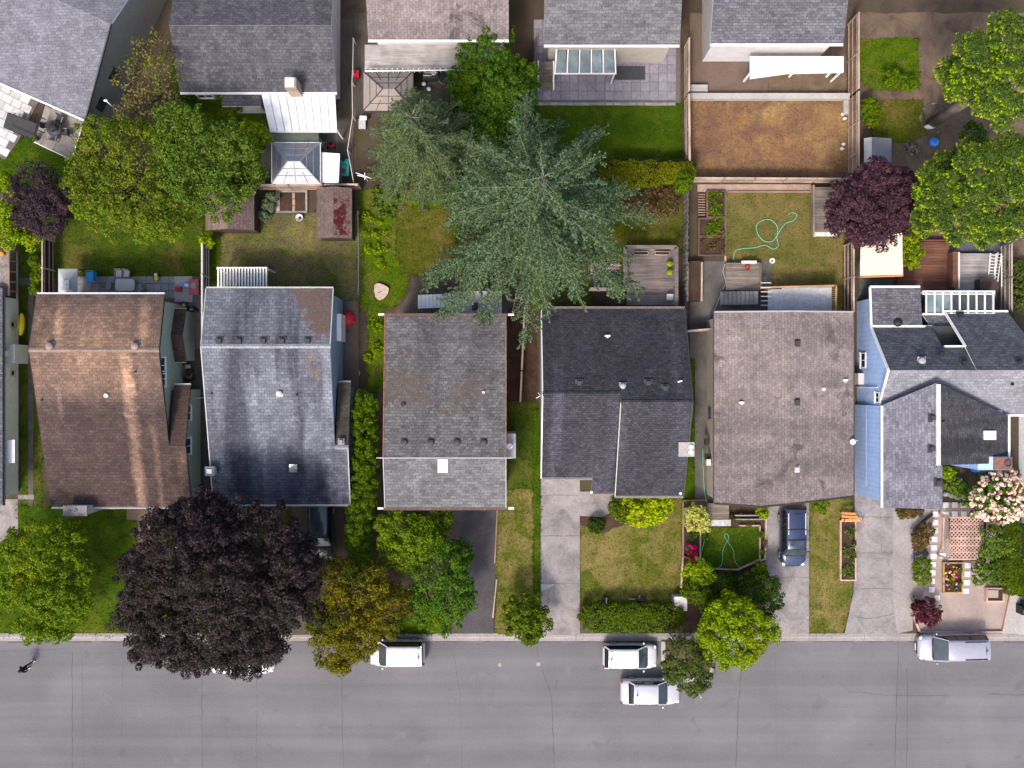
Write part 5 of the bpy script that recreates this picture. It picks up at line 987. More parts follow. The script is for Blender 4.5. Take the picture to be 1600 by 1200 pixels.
for a, b in ((V((xgl, W(0, 634, zL_).y, zL_)), V((xgl, yf1, zL_))), (V((xgr, W(0, 650, zR_).y, zR_)), V((xgr, yf2, zR_))), (V((xl, yE, zE)), V((x1, yE, zE))), (V((xcl, yC, 2.62)), V((W(1574, 0, 2.6).x, yC, 2.62))),
             (V((xl, yE, zE)), V((xl, yRg, zRg))), (V((xl, yRg, zRg)), V((xl, yG + .9, 4.6))), (V((xcl, yC, 2.62)), V((W(1508, 0, zc(yw)).x, yw, zc(yw)))), (V((x1 + .2, yw, zsl(yw))), V((W(1511, 0, 4.6).x, yw, zsl(yw)))),
             (V((W(1506, 0, 4.4).x, yG, 4.3)), V((xfr, yG, 4.3))), (W(1359, 448, 3.0), W(1437, 448, 3.0)), (W(1441, 490.5, 2.6), W(1480, 490.5, 2.6)), (W(1459, 516.5, 2.9), W(1488, 516.5, 2.9)), (W(1359, 449, 3.0), W(1361, 508, 3.3))):
    trim(h6, a, b, M['white'], .13, .14, 'fascia', .02)
yb0 = W(0, 458, 0).y
wall(h6, [(xw, W(0, 508, 3).y + 1.9), (xw, yE - .1), (xw, yRg), (xw, yG), (xw + 3, yG), (xw + 3, yE), (xw + 3, W(0, 508, 3).y + 1.9)], [2.9, 2.9, 5.75, 4.4, 4.4, 2.9, 2.9], M['siding_blue'])
wall(h6, [(xgl + .12, W(0, 634, 4).y), (xa_, W(0, 634, 4).y), (xa_, yf1 + .35), (xgl + .12, yf1 + .35)], [5.2, 6.1, 6.1, 5.2], M['siding_blue'])
wall(h6, [(xw, W(0, 632, 0).y), (xgl + .1, W(0, 632, 0).y), (xgl + .1, W(0, 755, 0).y), (xw, W(0, 755, 0).y)], 2.3, M['siding_blue'], 'lower_wall')
wall(h6, [(xa_ + .2, W(0, 640, 4).y), (xgr - .3, W(0, 640, 4).y), (xgr - .3, yf2 + .2), (xa_ + .2, yf2 + .2)], 4.5, M['siding_blue'], 'wall')
wall(h6, [(xw + 4.2, yE - .2), (xfr - 1, yE - .8), (xfr - 1, yG + .4), (xw + 4.2, yG + .4)], 3.0, M['siding_blue'], 'wall')
MB().bar(V((xw - .03, W(0, 632, 0).y, 2.32)), V((xw - .03, W(0, 755, 0).y, 2.32)), .1, .08).build('band', M['white'], h6); MB().bar(V((xw - .03, W(0, 755, 0).y, .2)), V((xw - .03, W(0, 755, 0).y, 2.3)), .1, .1).build('corner_board', M['white'], h6)
MB().bar(V((xw - .03, W(0, 605, 0).y, .2)), V((xw - .03, W(0, 605, 0).y, 4)), .1, .06).build('corner_board', M['white'], h6)
window(h6, on_x(xw - .03, 1349, 563), 'x', 1.1, .9, face=-1); window(h6, on_x(xw - .03, 1371, 621), 'x', .75, .7, face=-1)
p = on_x(xw - .2, 1343, 592); MB().box((p.x, p.y, 1.0), (.4, .8, .9)).build('heat_pump', M['offwhite'], h6)
for x, y in ((1500, 493), (1470, 554), (1506, 567), (1592, 567)):
    pl = rc6 if y < 540 and x > 1480 else r6; vent_box(h6, hit(pl, x, y), M['black'], .36, .16)
vent_round(h6, hit(r6, 1440, 564), M['trim_grey'], .25, .28)
for x, y in ((1457, 653), (1456, 701), (1466, 754)): vent_box(h6, hit(gl6, x, y), M['charcoal'], .36, .18)
vent_box(h6, hit(gr6, 1472, 662), M['charcoal'], .32, .16); skylight(h6, gr6, 1536, 673, 1555, 687, M['white'], M['white'], .14); p = hit(ff6, 1581, 600); pipe(h6, p, M['black'], .1, .25)
MB().blob(hit(ra6, 1403, 504), (.34, .3, .25), 10, 6).build('turbine_vent', M['black'], h6, True)
c = W(1565, 724, 5.2); ch = MB().box((c.x - .5, c.y, 2.6), (2.2, .9, 5.2)).build('chimney', M['siding_blue'], h6); MB().box((c.x + .05, c.y, 5.24), (1.25, .86, .12)).build('chimney_cap', m_plain('brick_cap', (.18, .09, .075), .9, .3), ch)
MB().lathe((c.x + .35, c.y, 5.3), [(.24, 0), (.24, .1), (.19, .1), (.19, .02)], 14).build('flue', M['concrete_dark'], ch)
roof(h6, [W(1505, 722, 3.6), W(1550, 710, 4.6), W(1555, 732, 4.4), W(1550, 733, 4.4)], [M['white'], M['white']], .1, 'canopy')
MB().box(W(1529, 733, 1.0), (.9, .4, .5)).build('recycling_box', M['blue'], h6)

# --- white building at the left edge
hw = thing('house', 'white walled house cut by the left edge of the view', 'house', W(0, 600, YL))
xw2 = W(30, 0, 0).x; M['stucco'] = m_plain('stucco', (.80, .77, .70), .9, .1, 4); M['stucco_base'] = m_plain('stucco_base', (.6, .58, .54), .9, .1, 4)
wall(hw, [(xw2, W(0, 468, 0).y), (xw2, W(0, 770, 0).y), (xw2 - 9, W(0, 770, 0).y), (xw2 - 9, W(0, 468, 0).y)], 3.0, M['stucco'])
xr2 = W(4, 0, 3.1).x
roof(hw, [V((xr2, W(0, 450, 3.1).y, 3.1)), V((xr2, W(0, 790, 3.1).y, 3.1)), V((xr2 - 6, W(0, 790, 3.1).y, 4.6)), V((xr2 - 6, W(0, 450, 3.1).y, 4.6))], [SH_R, M['charcoal']])
gutter(hw, V((xr2, W(0, 450, 3.1).y, 3.1)), V((xr2, W(0, 790, 3.1).y, 3.1)), M['charcoal'], (.05, 0))
for x, y in ((19, 507), (19.5, 583)): window(hw, on_x(xw2 + .03, x, y), 'x', .45, .55, 'offwhite', 'glass', 0)
p = W(31, 553, 1.6); MB().box((xw2 + .35, p.y, 1.0), (.8, 1.35, 1.9)).build('fireplace_bump', M['stucco_base'], hw); MB().box((xw2 + .12, p.y, 2.2), (.3, .4, 1.9)).build('flue', M['stucco'], hw)
MB().slab([W(5, 688, 2.6), W(23, 687, 2.4), W(23, 723, 2.4), W(5, 725, 2.6)], .05, 0, 0).build('awning', M['white'], hw)
for i in range(5): a, b = W(13 + 3.1 * i, 722, .4 + .0 * i), W(14 + 2.9 * i, 764, .2); MB().bar(a, b, .08, .05).build('slat', M['white'], hw)
dk = thing('balcony', 'small leaf covered balcony with wooden rails at the left edge', 'balcony', W(5, 430, YL))
MB().slab([W(-30, 392, 2.6), W(13, 391, 2.6), W(13, 462, 2.6), W(-30, 462, 2.6)], .15, 0, 0).build('floor', m_ground('litter_deck', [(.10, .08, .075), (.32, .28, .27)], 2.0, 8), dk)
for y in (392, 408, 424, 440, 455): a, b = W(14, y, 2.5), W(27, y + 1, .3); MB().bar(a, b, .09, .09).build('post', M['fence_cap'], dk)
MB().bar(W(14, 391, 2.65), W(14, 462, 2.65), .12, .12).build('rail', M['fence_tan'], dk); MB().bar(W(27, 393, .5), W(27, 470, .5), .09, .09).build('rail', M['fence_cap'], dk)
MB().blob(W(3, 396, 2.75), (.2, .2, .16)).build('ball', M['orange'], dk, True)

# --- rotated house, top left
ht = thing('house', 'rotated house with blue grey roof at the top left corner', 'house', W(80, 100, YL)); SH_TL = m_shingle('shingle_tl', (.135, .135, .16), (.185, .185, .215), (.09, .09, .11), row=.19, wid=.34)
z = 4.2
k0, k4 = W(133, 189, z), W(-90, 91, z); ev = (k0 - k4).normalized(); nv = V((-ev.y, ev.x, 0)); m0, m4 = k0 + nv * 6.5 + V((0, 0, 1.9)), k4 + nv * 6.5 + V((0, 0, 1.9))
roof(ht, [k0, m0, m4, k4], [SH_TL, M['white']]); roof(ht, [m0 + nv * .01, m0 + nv * 6.5 - V((0, 0, 1.9)), m4 + nv * 6.5 - V((0, 0, 1.9)), m4 + nv * .01], [SH_TL, M['white']]); trim(ht, k0, k4, M['white'], .12, .18, 'fascia', .0); trim(ht, k0, m0, M['charcoal'], .08, .16, 'bargeboard', -.02)
M['siding_grey'] = m_siding('siding_grey', (.27, .265, .245), .22)
q = [k0 + nv * .4 - ev * .3, m0 - ev * .3, m0 + nv * 6 - ev * .3, m4 + nv * 6, m4, k4 + nv * .4]; wall(ht, [(p.x, p.y) for p in q], [z - .1, z + 1.7, z - .1, z - .1, z + 1.7, z - .1], M['siding_grey'])
for t, zz in ((.25, 2.6), (.6, 2.6)): p = k0.lerp(m0, t) - ev * .27; MB().box((p.x, p.y, zz), (.9, .1, 1.0), math.atan2(nv.y, nv.x)).build('window', M['glass'], ht)
dt = thing('raised_deck', 'raised stone tiled deck with dark railing beside the rotated house', 'deck', W(100, 210, YL))
MB().slab([W(70, 163, 1.7), W(132, 186, 1.7), W(112, 250, 1.7), W(53, 222, 1.7)], .2, 0, 1).build('floor', [m_ground('tile_deck', [(.20, .18, .165), (.28, .255, .235)], .8, 7), M['offwhite']], dt)
for a, b in (((53, 222), (70, 163)), ((132, 186), (112, 250)), ((53, 222), (112, 250))):
    A, B = W(*a, 2.6), W(*b, 2.6); MB().bar(A, B, .05, .05).build('rail', M['black'] if b != (112, 250) else M['white'], dt)
    for t in (0, .33, .66, 1): p = A.lerp(B, t); MB().bar(p - V((0, 0, .9)), p, .05, .05).build('post', M['black'], dt)
st = thing('outdoor_stairs', 'dark stairs between the pale terrace and the raised deck', 'stairs', W(35, 195, YL))
for i in range(9):
    t = i / 8; a, b = W(15 + 40 * t, 177 + 15 * t, .25 + 1.35 * t), W(8 + 41 * t, 200 + 16 * t, .25 + 1.35 * t); d = (W(20, 10, 0) - W(15, 8, 0)).normalized(); MB().bar(a, b, .28, .06).build('tread', M['charcoal'], st)
for q in ((15, 177, 55, 192), (8, 200, 49, 217)): MB().bar(W(q[0], q[1], 1.1), W(q[2], q[3], 2.4), .06, .06).build('handrail', M['black'], st)

# --- house at the top with the white patio cover
h8 = thing('house', 'house with long dark grey roof at the top left of centre', 'house', W(400, 100, YL)); SH_8 = m_shingle('shingle_8', (.06, .06, .07), (.10, .10, .115), (.035, .035, .04), row=.19, wid=.32, streak=((1.7, 1.7, 1.7), .5, .55, .7))
yE = W(0, 144, 3.0).y; yR8 = W(0, 40, 5.0).y
_, r8, _ = roof(h8, [W(281, 144, 3.0), W(526, 144, 3.0), V((W(526, 144, 3.0).x, yR8, 5.0)), V((W(281, 144, 3.0).x, yR8, 5.0))], [SH_8, M['white']])
roof(h8, [V((W(526, 144, 3.0).x, yR8 + .01, 5.0)), V((W(281, 144, 3.0).x, yR8 + .01, 5.0)), V((W(281, 144, 3.0).x, yR8 + 5, 3.4)), V((W(526, 144, 3.0).x, yR8 + 5, 3.4))], [SH_8, M['white']])
gutter(h8, W(281, 144, 3.0), W(526, 144, 3.0), M['white'], (0, -.06))
xa8, xb8 = W(295, 144, 3.0).x, W(520, 144, 3).x
wall(h8, [(xa8, yE + .4), (xb8, yE + .4), (xb8, yR8), (xb8, yR8 + 4.5), (xa8, yR8 + 4.5), (xa8, yR8)], [2.95, 2.95, 4.8, 3.3, 3.3, 4.8], M['siding_white'])
_, l8, _ = roof(h8, [W(347, 166, 2.4), W(407, 166, 2.4), W(407, 146, 2.7), W(347, 146, 2.7)], [SH_8, M['white']], .12); wall(h8, [(W(352, 164, 2.3).x, W(0, 163, 2.3).y), (W(404, 164, 2.3).x, W(0, 163, 2.3).y), (W(404, 164, 2.3).x, yE + .5), (W(352, 164, 2.3).x, yE + .5)], 2.3, M['siding_white'])
window(h8, on_y(yE + .36, 321, 150), 'y', 1.2, .8, face=-1)
c = W(460, 138, 3.6); ch = MB().box((c.x, c.y, 2.5), (.8, .7, 4.6)).build('chimney', M['fence_cap'], h8); MB().box((c.x, c.y, 4.5), (.62, .62, .9)).build('chimney_top', M['offwhite'], ch)
pcv = thing('patio_cover', 'white ribbed metal patio cover below the dark grey roof', 'patio cover', W(467, 180, YL))
A, B, C_, D = W(408, 145, 2.85), W(524, 145, 2.85), W(527, 206, 2.35), W(422, 206, 2.35)
for i in range(9):
    MB().slab([A.lerp(B, i / 9), A.lerp(B, (i + .955) / 9), D.lerp(C_, (i + .955) / 9), D.lerp(C_, i / 9)], .05, 0, 0).build('panel', M['metal_white'], pcv)
    if i: MB().bar(A.lerp(B, (i - .02) / 9) + V((0, 0, .03)), D.lerp(C_, (i - .02) / 9) + V((0, 0, .03)), .05, .07).build('rib', M['lgrey'], pcv)
for p in (C_, D, D.lerp(C_, .5)): MB().box((p.x, p.y + .1, 1.2), (.1, .1, 2.2)).build('post', M['white'], pcv)
MB().bar(D, C_, .1, .12).build('gutter', M['offwhite'], pcv)
# roofs that continue beyond the top of the photograph
def back_house(label, x0, x1, ye, ze_, mat, wm, z2=2.2, dy=6.5):
    h = thing('house', label, 'house', W((x0 + x1) / 2, ye - 60, YL)); a, b = W(x0, ye, ze_), W(x1, ye, ze_)
    roof(h, [a, b, V((b.x, b.y + dy, ze_ + z2)), V((a.x, a.y + dy, ze_ + z2))], [mat, M['white']]); roof(h, [V((b.x, b.y + dy + .01, ze_ + z2)), V((a.x, a.y + dy + .01, ze_ + z2)), V((a.x, a.y + 2 * dy, ze_)), V((b.x, b.y + 2 * dy, ze_))], [mat, M['white']])
    gutter(h, a, b, M['white'], (0, -.06))
    wall(h, [(a.x + .4, a.y + .4), (b.x - .4, a.y + .4), (b.x - .4, a.y + dy), (b.x - .4, a.y + 2 * dy - .4), (a.x + .4, a.y + 2 * dy - .4), (a.x + .4, a.y + dy)], [ze_ - .05, ze_ - .05, ze_ + z2 - .2, ze_ - .05, ze_ - .05, ze_ + z2 - .2], wm)
    return h
back_house('house with brown roof above the tan gazebo', 575, 795, 62, 4.6, SH_T, M['siding_white']); back_house('house with grey roof above the paved terrace', 850, 1062, 70, 4.8, SH_C2, M['siding_beige']); back_house('house with slate roof above the dead lawn', 1110, 1318, 68, 4.8, SH_R, M['siding_white'])
# ------------------------------------------------------------------ fences
def fence(name, label, px, h, panel, cap, post=None, bay=2.4, rails=True, top_px=True, side=1, z0=YL):
    """px: where the photograph shows the fence's top; posts, one panel of close-set boards per bay, rails"""
    pts = [W(x, y, h + z0) for x, y in px]; root = thing(name, label, 'fence', V((pts[0].x, pts[0].y, z0))); post = post or panel
    for A, B in zip(pts[:-1], pts[1:]):
        L_ = (B - A).length; n = max(1, round(L_ / bay)); d = (B - A).normalized(); u = V((-d.y, d.x, 0)) * side
        for i in range(n):
            a, b = A.lerp(B, i / n), A.lerp(B, (i + 1) / n); a2, b2 = a + d * .05, b - d * .05; mb = MB(); m = int((b2 - a2).length / .15); vs = []; fs = []
            for j in range(m + 1):                                    # a corrugated sheet of overlapping boards
                for e in (0, 1):
                    if j + e > m and e: break
                    p = a2.lerp(b2, min(1, (j + e * .96) / m)); off = u * (.012 if j % 2 else -.008); hh = h - .03 + random.uniform(-.012, .012)
                    vs += [(p.x + off.x, p.y + off.y, z0 + .05), (p.x + off.x, p.y + off.y, z0 + hh)]
            k = len(vs) // 2
            fs = [(2 * j, 2 * j + 2, 2 * j + 3, 2 * j + 1) for j in range(k - 1)]; w = u * .02; base = len(vs)
            vs += [(x - w.x, y - w.y, q) for x, y, q in vs]; fs += [tuple(base + t for t in reversed(f)) for f in fs]; fs += [(2 * j + 1, 2 * j + 3, base + 2 * j + 3, base + 2 * j + 1) for j in range(k - 1)]
            mb.add(vs, fs).build('panel', M[panel], root)
            if rails:
                for zz in (.35, h * .5, h - .25): MB().bar(V((a2.x, a2.y, z0 + zz)) + u * .05, V((b2.x, b2.y, z0 + zz)) + u * .05, .045, .09).build('rail', M[cap], root)
            if cap: MB().bar(V((a2.x, a2.y, z0 + h)), V((b2.x, b2.y, z0 + h)), .11, .035).build('cap_rail', M[cap], root)
        for i in range(n + 1): p = A.lerp(B, i / n); MB().box((p.x, p.y, z0 + h / 2 + .03), (.1, .1, h + .1)).build('post', M[post], root)
    return root
fence('wooden_fence', 'dark wooden fence along the left side of the shaded back lawn', [(66, 372), (66, 465)], 1.8, 'fence_dark', 'fence_cap', 'offwhite', side=1)
fence('wooden_fence', 'dark fence with pale top rail between the two left back yards', [(315.5, 372), (315.5, 545)], 1.7, 'fence_dark', 'offwhite', 'offwhite', side=1)
fence('wooden_fence', 'brown fence behind the vegetable bed', [(396, 289), (560, 288)], 1.7, 'fence', 'fence_cap', side=-1)
fence('wooden_fence', 'dark board fence along the left of the dead lawn', [(1077, 60), (1077, 145), (1078, 250)], 1.8, 'fence_dark', 'fence_cap', 'fence_cap', side=-1)
fence('wooden_fence', 'tan fence along the bottom of the dead lawn', [(1084, 278), (1325, 279)], 1.4, 'fence_tan', 'fence_cap', side=-1)
fence('wooden_fence', 'tall tan fence along the right of the dead lawn', [(1342, 20), (1342, 141), (1342, 285)], 2.2, 'fence_tan', 'fence_cap', 'fence_cap', side=-1)
fence('wooden_fence', 'reddish brown fence between the straw lawn and the cream canopy', [(1334, 378), (1334, 486)], 2.0, 'fence', 'fence_cap', 'fence_cap', side=-1)
fence('wooden_fence', 'weathered fence at the right edge beside the white ladders', [(1581, 380), (1581, 486)], 1.7, 'fence_grey', 'fence_cap', side=-1)
fence('wooden_fence', 'low dark fence beside the side yard of the central house', [(813, 630), (820, 478)], 1.3, 'fence_dark', 'fence_cap', side=1)
fence('wooden_fence', 'dark fence behind the leafy shrub mass at the top', [(833, 60), (833, 165)], 1.6, 'fence_dark', None, side=1, rails=False)
fence('wooden_fence', 'short fence across the concrete side path', [(1074, 517), (1110, 514)], 1.5, 'fence_grey', 'fence_cap', side=-1, bay=1.8)
# picket fence seen board by board
pf = thing('picket_fence', 'grey picket fence of spaced boards between the mossy and straw lawns', 'fence', W(1068, 360, YL)); me = MB().box((0, 0, .88), (.03, .16, 1.75)); bm_ = bpy.data.meshes.new('board'); bm_.from_pydata(me.v, [], me.f); bm_.materials.append(M['fence_grey'])
for i in range(52):
    y = 292 + i * 4.05; p = W(1069 - i * .08, y, 0); link('board', bm_, pf, (p.x + (.02 if i % 2 else -.02), p.y, YL), (random.uniform(-.01, .01), random.uniform(-.03, .03), random.uniform(-.1, .1)))
for zz in (.4, 1.4): a, b = W(1069, 290, 0), W(1065, 503, 0); MB().bar(V((a.x, a.y, zz)), V((b.x, b.y, zz)), .05, .09).build('rail', M['fence_grey'], pf)
# wire fences
def wire(label, px, h, mat='offwhite', r=.03):
    pts = [W(x, y, h) for x, y in px]; root = thing('wire_fence', label, 'fence', V((pts[0].x, pts[0].y, YL)))
    for p in pts: MB().tube([V((p.x, p.y, YL - .1)), V((p.x, p.y, h + .05))], r * 1.3, 6).build('post', M[mat], root)
    for a, b in zip(pts[:-1], pts[1:]):
        MB().tube([a, b], r, 6).build('top_rail', M[mat], root); mb = MB(); n = int((b - a).length / .25)
        for i in range(n): p = a.lerp(b, (i + .5) / n); q = a.lerp(b, min(1, (i + 2.5) / n)); mb.tube([V((p.x, p.y, YL + .05)), V((q.x, q.y, h))], .004, 3); mb.tube([V((q.x, q.y, YL + .05)), V((p.x, p.y, h))], .004, 3)
        mb.build('mesh', M['grey'], root)['kind'] = 'stuff'
    return root
wire('wire mesh fence with pale rail beside the tan gazebo', [(552, 60), (551, 112), (550, 127), (551, 181), (543, 234), (553, 287)], 1.3)
wire('wire mesh fence along the patchy back lawn', [(559, 330), (560, 395), (560, 460)], 1.1, 'grey', .022)
gt = thing('gate', 'small pale slatted gate in the passage between the left houses', 'gate', W(310, 622, YL))
for i in range(9): p = W(301 + 2.3 * i, 622, 0); MB().box((p.x, p.y, .75), (.06, .04, 1.2)).build('slat', M['offwhite'], gt)
for q in (.3, 1.2): MB().bar(W(299, 622, 0) + V((0, .04, q)), W(321, 622, 0) + V((0, .04, q)), .05, .08).build('rail', M['offwhite'], gt)

# ------------------------------------------------------------------ decks, covers, sheds
def boards(root, x0, y0, x1, y1, z, n, mat, along='x', th=.04, name='plank', gap=.93):
    a, b = W(x0, y1, z), W(x1, y0, z); w, h = b.x - a.x, b.y - a.y
    if along == 'x': m = MB().box((0, 0, 0), (w, h / n * gap, th))
    else: m = MB().box((0, 0, 0), (w / n * gap, h, th))
    me = bpy.data.meshes.new(name); me.from_pydata(m.v, [], m.f); me.materials.append(M[mat])
    for i in range(n):
        t = (i + .5) / n; link(name, me, root, (a.x + w / 2, a.y + h * t, z) if along == 'x' else (a.x + w * t, a.y + h / 2, z))
def frame_posts(root, cs, z, mat, s=.12):
    for x, y in cs: p = W(x, y, z); MB().box((p.x, p.y, z / 2 + .02), (s, s, z - .05)).build('post', M[mat], root)
d4 = thing('wooden_deck', 'weathered grey deck with railing behind the charcoal roof', 'deck', W(1015, 430, YL))
boards(d4, 979, 389, 1054, 477, 1.5, 21, 'deck_grey'); frame_posts(d4, ((979, 389), (1054, 389), (979, 450), (1054, 450)), 1.5, 'deck_grey')
for a, b in (((977, 386), (1057, 386)), ((977, 386), (977, 452)), ((1057, 386), (1057, 478)), ((922, 452), (977, 452))):
    A, B = W(*a, 2.5), W(*b, 2.5); MB().bar(A, B, .26, .05).build('handrail', M['deck_grey'], d4); n = max(2, int((B - A).length / 1.2))
    for i in range(n + 1): p = A.lerp(B, i / n); MB().box((p.x, p.y, 1.95), (.09, .09, 1.1)).build('rail_post', M['deck_grey'], d4)
s4 = thing('outdoor_stairs', 'dark wooden stairs going down left of the weathered grey deck', 'stairs', W(950, 465, YL))
for i in range(9): p = W(929 + 5.6 * i, 465, .35 + .13 * i); MB().box(p, (.27, .95, .05)).build('tread', M['fence_dark'], s4)
for y in (455, 476): MB().bar(W(924, y, .25), W(976, y, 1.45), .05, .22).build('stringer', M['fence_dark'], s4)
for x in (1001, 1034):
    q = thing('planter_box', 'empty wooden planter box on the deck rail ' + ('at left' if x < 1010 else 'at right'), 'planter', W(x, 396, 1.55)); A = W(x, 396, 1.55)
    for s in (-1, 1): MB().box(A + V((0, s * .11, .12)), (1.04, .03, .24)).build('side', M['fence_cap'], q); MB().box(A + V((s * .51, 0, .12)), (.03, .2, .24)).build('end', M['fence_cap'], q)
    MB().box(A + V((0, 0, .09)), (.98, .18, .1)).build('soil', M['mulch'], q)
for i, y in enumerate((413, 426)):
    p = W(1045, y, 1.55); q = thing('potted_plant', ('round' if i == 0 else 'square') + ' pot with a lime green plant on the grey deck', 'potted plant', p)
    MB().lathe(p, [(.15, 0), (.2, .3), (.17, .3), (.16, .25)], 12 if i == 0 else 4).build('pot', M['charcoal'], q); rng = np.random.default_rng(5 + i); e = unit(rng, 200, -.1); v, f = leaf_quads(rng, e * .2, e + np.array([0, 0, .5]), .11); link('foliage', arr_mesh('foliage', v, f, LM['yellow_lime']), q, p + V((0, 0, .36)))
o = thing('storage_box', 'pale grey box at the corner of the weathered grey deck', 'box', W(1045, 465, 1.52)); p = W(1045, 465, 1.52); MB().box(p + V((0, 0, .25)), (.42, .38, .5)).build('body', M['offwhite'], o); MB().box(p + V((0, 0, .53)), (.46, .42, .06)).build('lid', M['lgrey'], o)
o = thing('firewood', 'loose pile of lumber beside the weathered deck', 'lumber', W(945, 420, YL))
for i in range(12): a = W(921 + random.uniform(0, 4), 414 + i * 1.3, 0); L_ = random.uniform(1.4, 2.2); r = random.uniform(-.05, .28); MB().bar(a + V((0, 0, .25 + .03 * (i % 3))), a + V((L_ * math.cos(r), L_ * math.sin(r), .3 + .03 * (i % 3))), .09, .05).build('plank', M['fence_cap' if i % 2 else 'deck_pale'], o)
MB().box(W(947, 437, 0) + V((0, 0, .16)), (2.4, 1.0, .1)).build('tarp', M['charcoal'], o)
# bungalow's platform, stairs and covered deck
d5 = thing('wooden_deck', 'low tan platform behind the bungalow', 'deck', W(1160, 430, YL)); boards(d5, 1134, 413, 1188, 453, .5, 12, 'deck_tan'); MB().bar(W(1188, 411, .5), W(1188, 454, .5), .1, .3).build('edge_beam', M['deck_tan'], d5); MB().bar(W(1134, 412, .5), W(1188, 412, .5), .1, .3).build('edge_beam', M['deck_tan'], d5)
s5 = thing('outdoor_stairs', 'grey wooden stairs behind the bungalow', 'stairs', W(1155, 466, YL))
for i in range(9): p = W(1128.5 + 6.6 * i, 466, .3 + .14 * i); MB().box(p, (.285, 1.0, .05)).build('tread', M['deck_pale'], s5)
for y in (455, 477): MB().bar(W(1126, y, .2), W(1186, y, 1.45), .06, .2).build('stringer', M['charcoal'], s5)
MB().bar(W(1130, 477, 1.2), W(1186, 476, 2.2), .05, .06).build('handrail', M['black'], s5)
c5 = thing('sundeck', 'pale grey sundeck with wooden frame behind the bungalow', 'deck', W(1250, 468, YL)); MB().slab([W(1200, 452, 1.6), W(1222, 452, 1.6), W(1222, 449, 1.6), W(1300, 449, 1.6), W(1300, 490, 1.6), W(1200, 490, 1.6)], .12, 0, 0).build('floor', m_ground('vinyl_deck', [(.34, .345, .37), (.44, .45, .48)], .7, 6), c5)
MB().bar(W(1188, 449.5, 1.75), W(1306, 446.5, 1.75), .14, .1).build('beam', M['wood_new'], c5); MB().bar(W(1306, 446, 1.75), W(1306, 488, 1.75), .14, .1).build('beam', M['wood_new'], c5); frame_posts(c5, ((1201, 452), (1304, 449), (1304, 484)), 1.6, 'wood_new')
for i in range(11): p = W(1302, 452 + 3.3 * i, 1.9); MB().box((p.x, p.y, 2.0), (.05, .05, .8)).build('baluster', M['wood_new'], c5)
for i in range(6): a, b = W(1189, 442 + 7 * i, 1.9), W(1205, 442 + 7 * i, 1.9); MB().bar(a, b, .05, .05).build('rail', M['offwhite'], c5)
# blue house's decks
d6 = thing('wooden_deck', 'red brown plank deck behind the blue house', 'deck', W(1430, 425, YL)); boards(d6, 1402, 378, 1483, 466, .5, 20, 'deck_brown'); MB().bar(W(1402, 376, .5), W(1483, 376, .5), .1, .3).build('edge_beam', M['deck_brown'], d6)
d7 = thing('wooden_deck', 'pale grey plank deck beside the white ladders', 'deck', W(1525, 420, YL)); boards(d7, 1497, 396, 1556, 466, .55, 17, 'deck_pale'); MB().bar(W(1495, 395, .9), W(1495, 452, .9), .12, .7).build('screen', M['offwhite'], d7); MB().bar(W(1487, 395, .9), W(1487, 450, .9), .3, 1.0).build('bench', M['deck_brown'], d7)
o = tag(MB().box(W(1540, 446, 1.0), (1.2, .8, .8)).build('hot_tub_steps', M['fence_dark']), 'dark brown box at the corner of the pale deck', 'box')
cn = thing('canopy', 'cream fabric canopy on posts beside the reddish fence', 'canopy', W(1378, 398, YL)); mb = MB(); A, B, C_, D = W(1345, 372, 2.3), W(1410, 364, 2.3), W(1411, 429, 2.3), W(1344, 431, 2.3)
mb.patch(A, B, C_, D, 14, 14, (0, 0, -.05)); mb.v = [(x + random.uniform(-.01, .01), y, z + .018 * math.sin(y * 16)) for x, y, z in mb.v]; mb.build('fabric', m_plain('cream', (.70, .58, .49), .8, .06), cn, True)
for p in (A, B, C_, D): MB().box((p.x, p.y, 1.2), (.09, .09, 2.2)).build('post', M['fence_tan'], cn)
MB().bar(D - V((0, .08, .06)), C_ - V((0, .08, .06)), .1, .14).build('beam', M['wood_orange'], cn)
def ladder(label, a, b, w, n, mat):
    a, b = V(a), V(b); d = (b - a).normalized(); u = d.cross(V((0, 0, 1))).normalized() * w / 2; root = thing('ladder', label, 'ladder', V((a.x, a.y, min(a.z, b.z))))
    for s in (-1, 1): MB().bar(a + u * s, b + u * s, .07, .05).build('side_rail', M[mat], root)
    for i in range(n): p = a.lerp(b, (i + .5) / n); MB().bar(p - u, p + u, .04, .04).build('rung', M[mat], root)
ladder('white ladder lying along the right edge fence', W(1569, 398, .6), W(1569, 448, .6), .38, 10, 'white'); ladder('white rack leaning beside the pale deck', W(1552, 396, .7), W(1549, 430, .7), .42, 7, 'white'); ladder('long narrow white ladder between the white rack and the edge', W(1562, 395, .65), W(1556, 440, .65), .25, 9, 'offwhite')
ladder('metal ladder lying beside the fence of the central house', W(811, 460, .5), W(803, 499, .3), .42, 9, 'fence_cap')
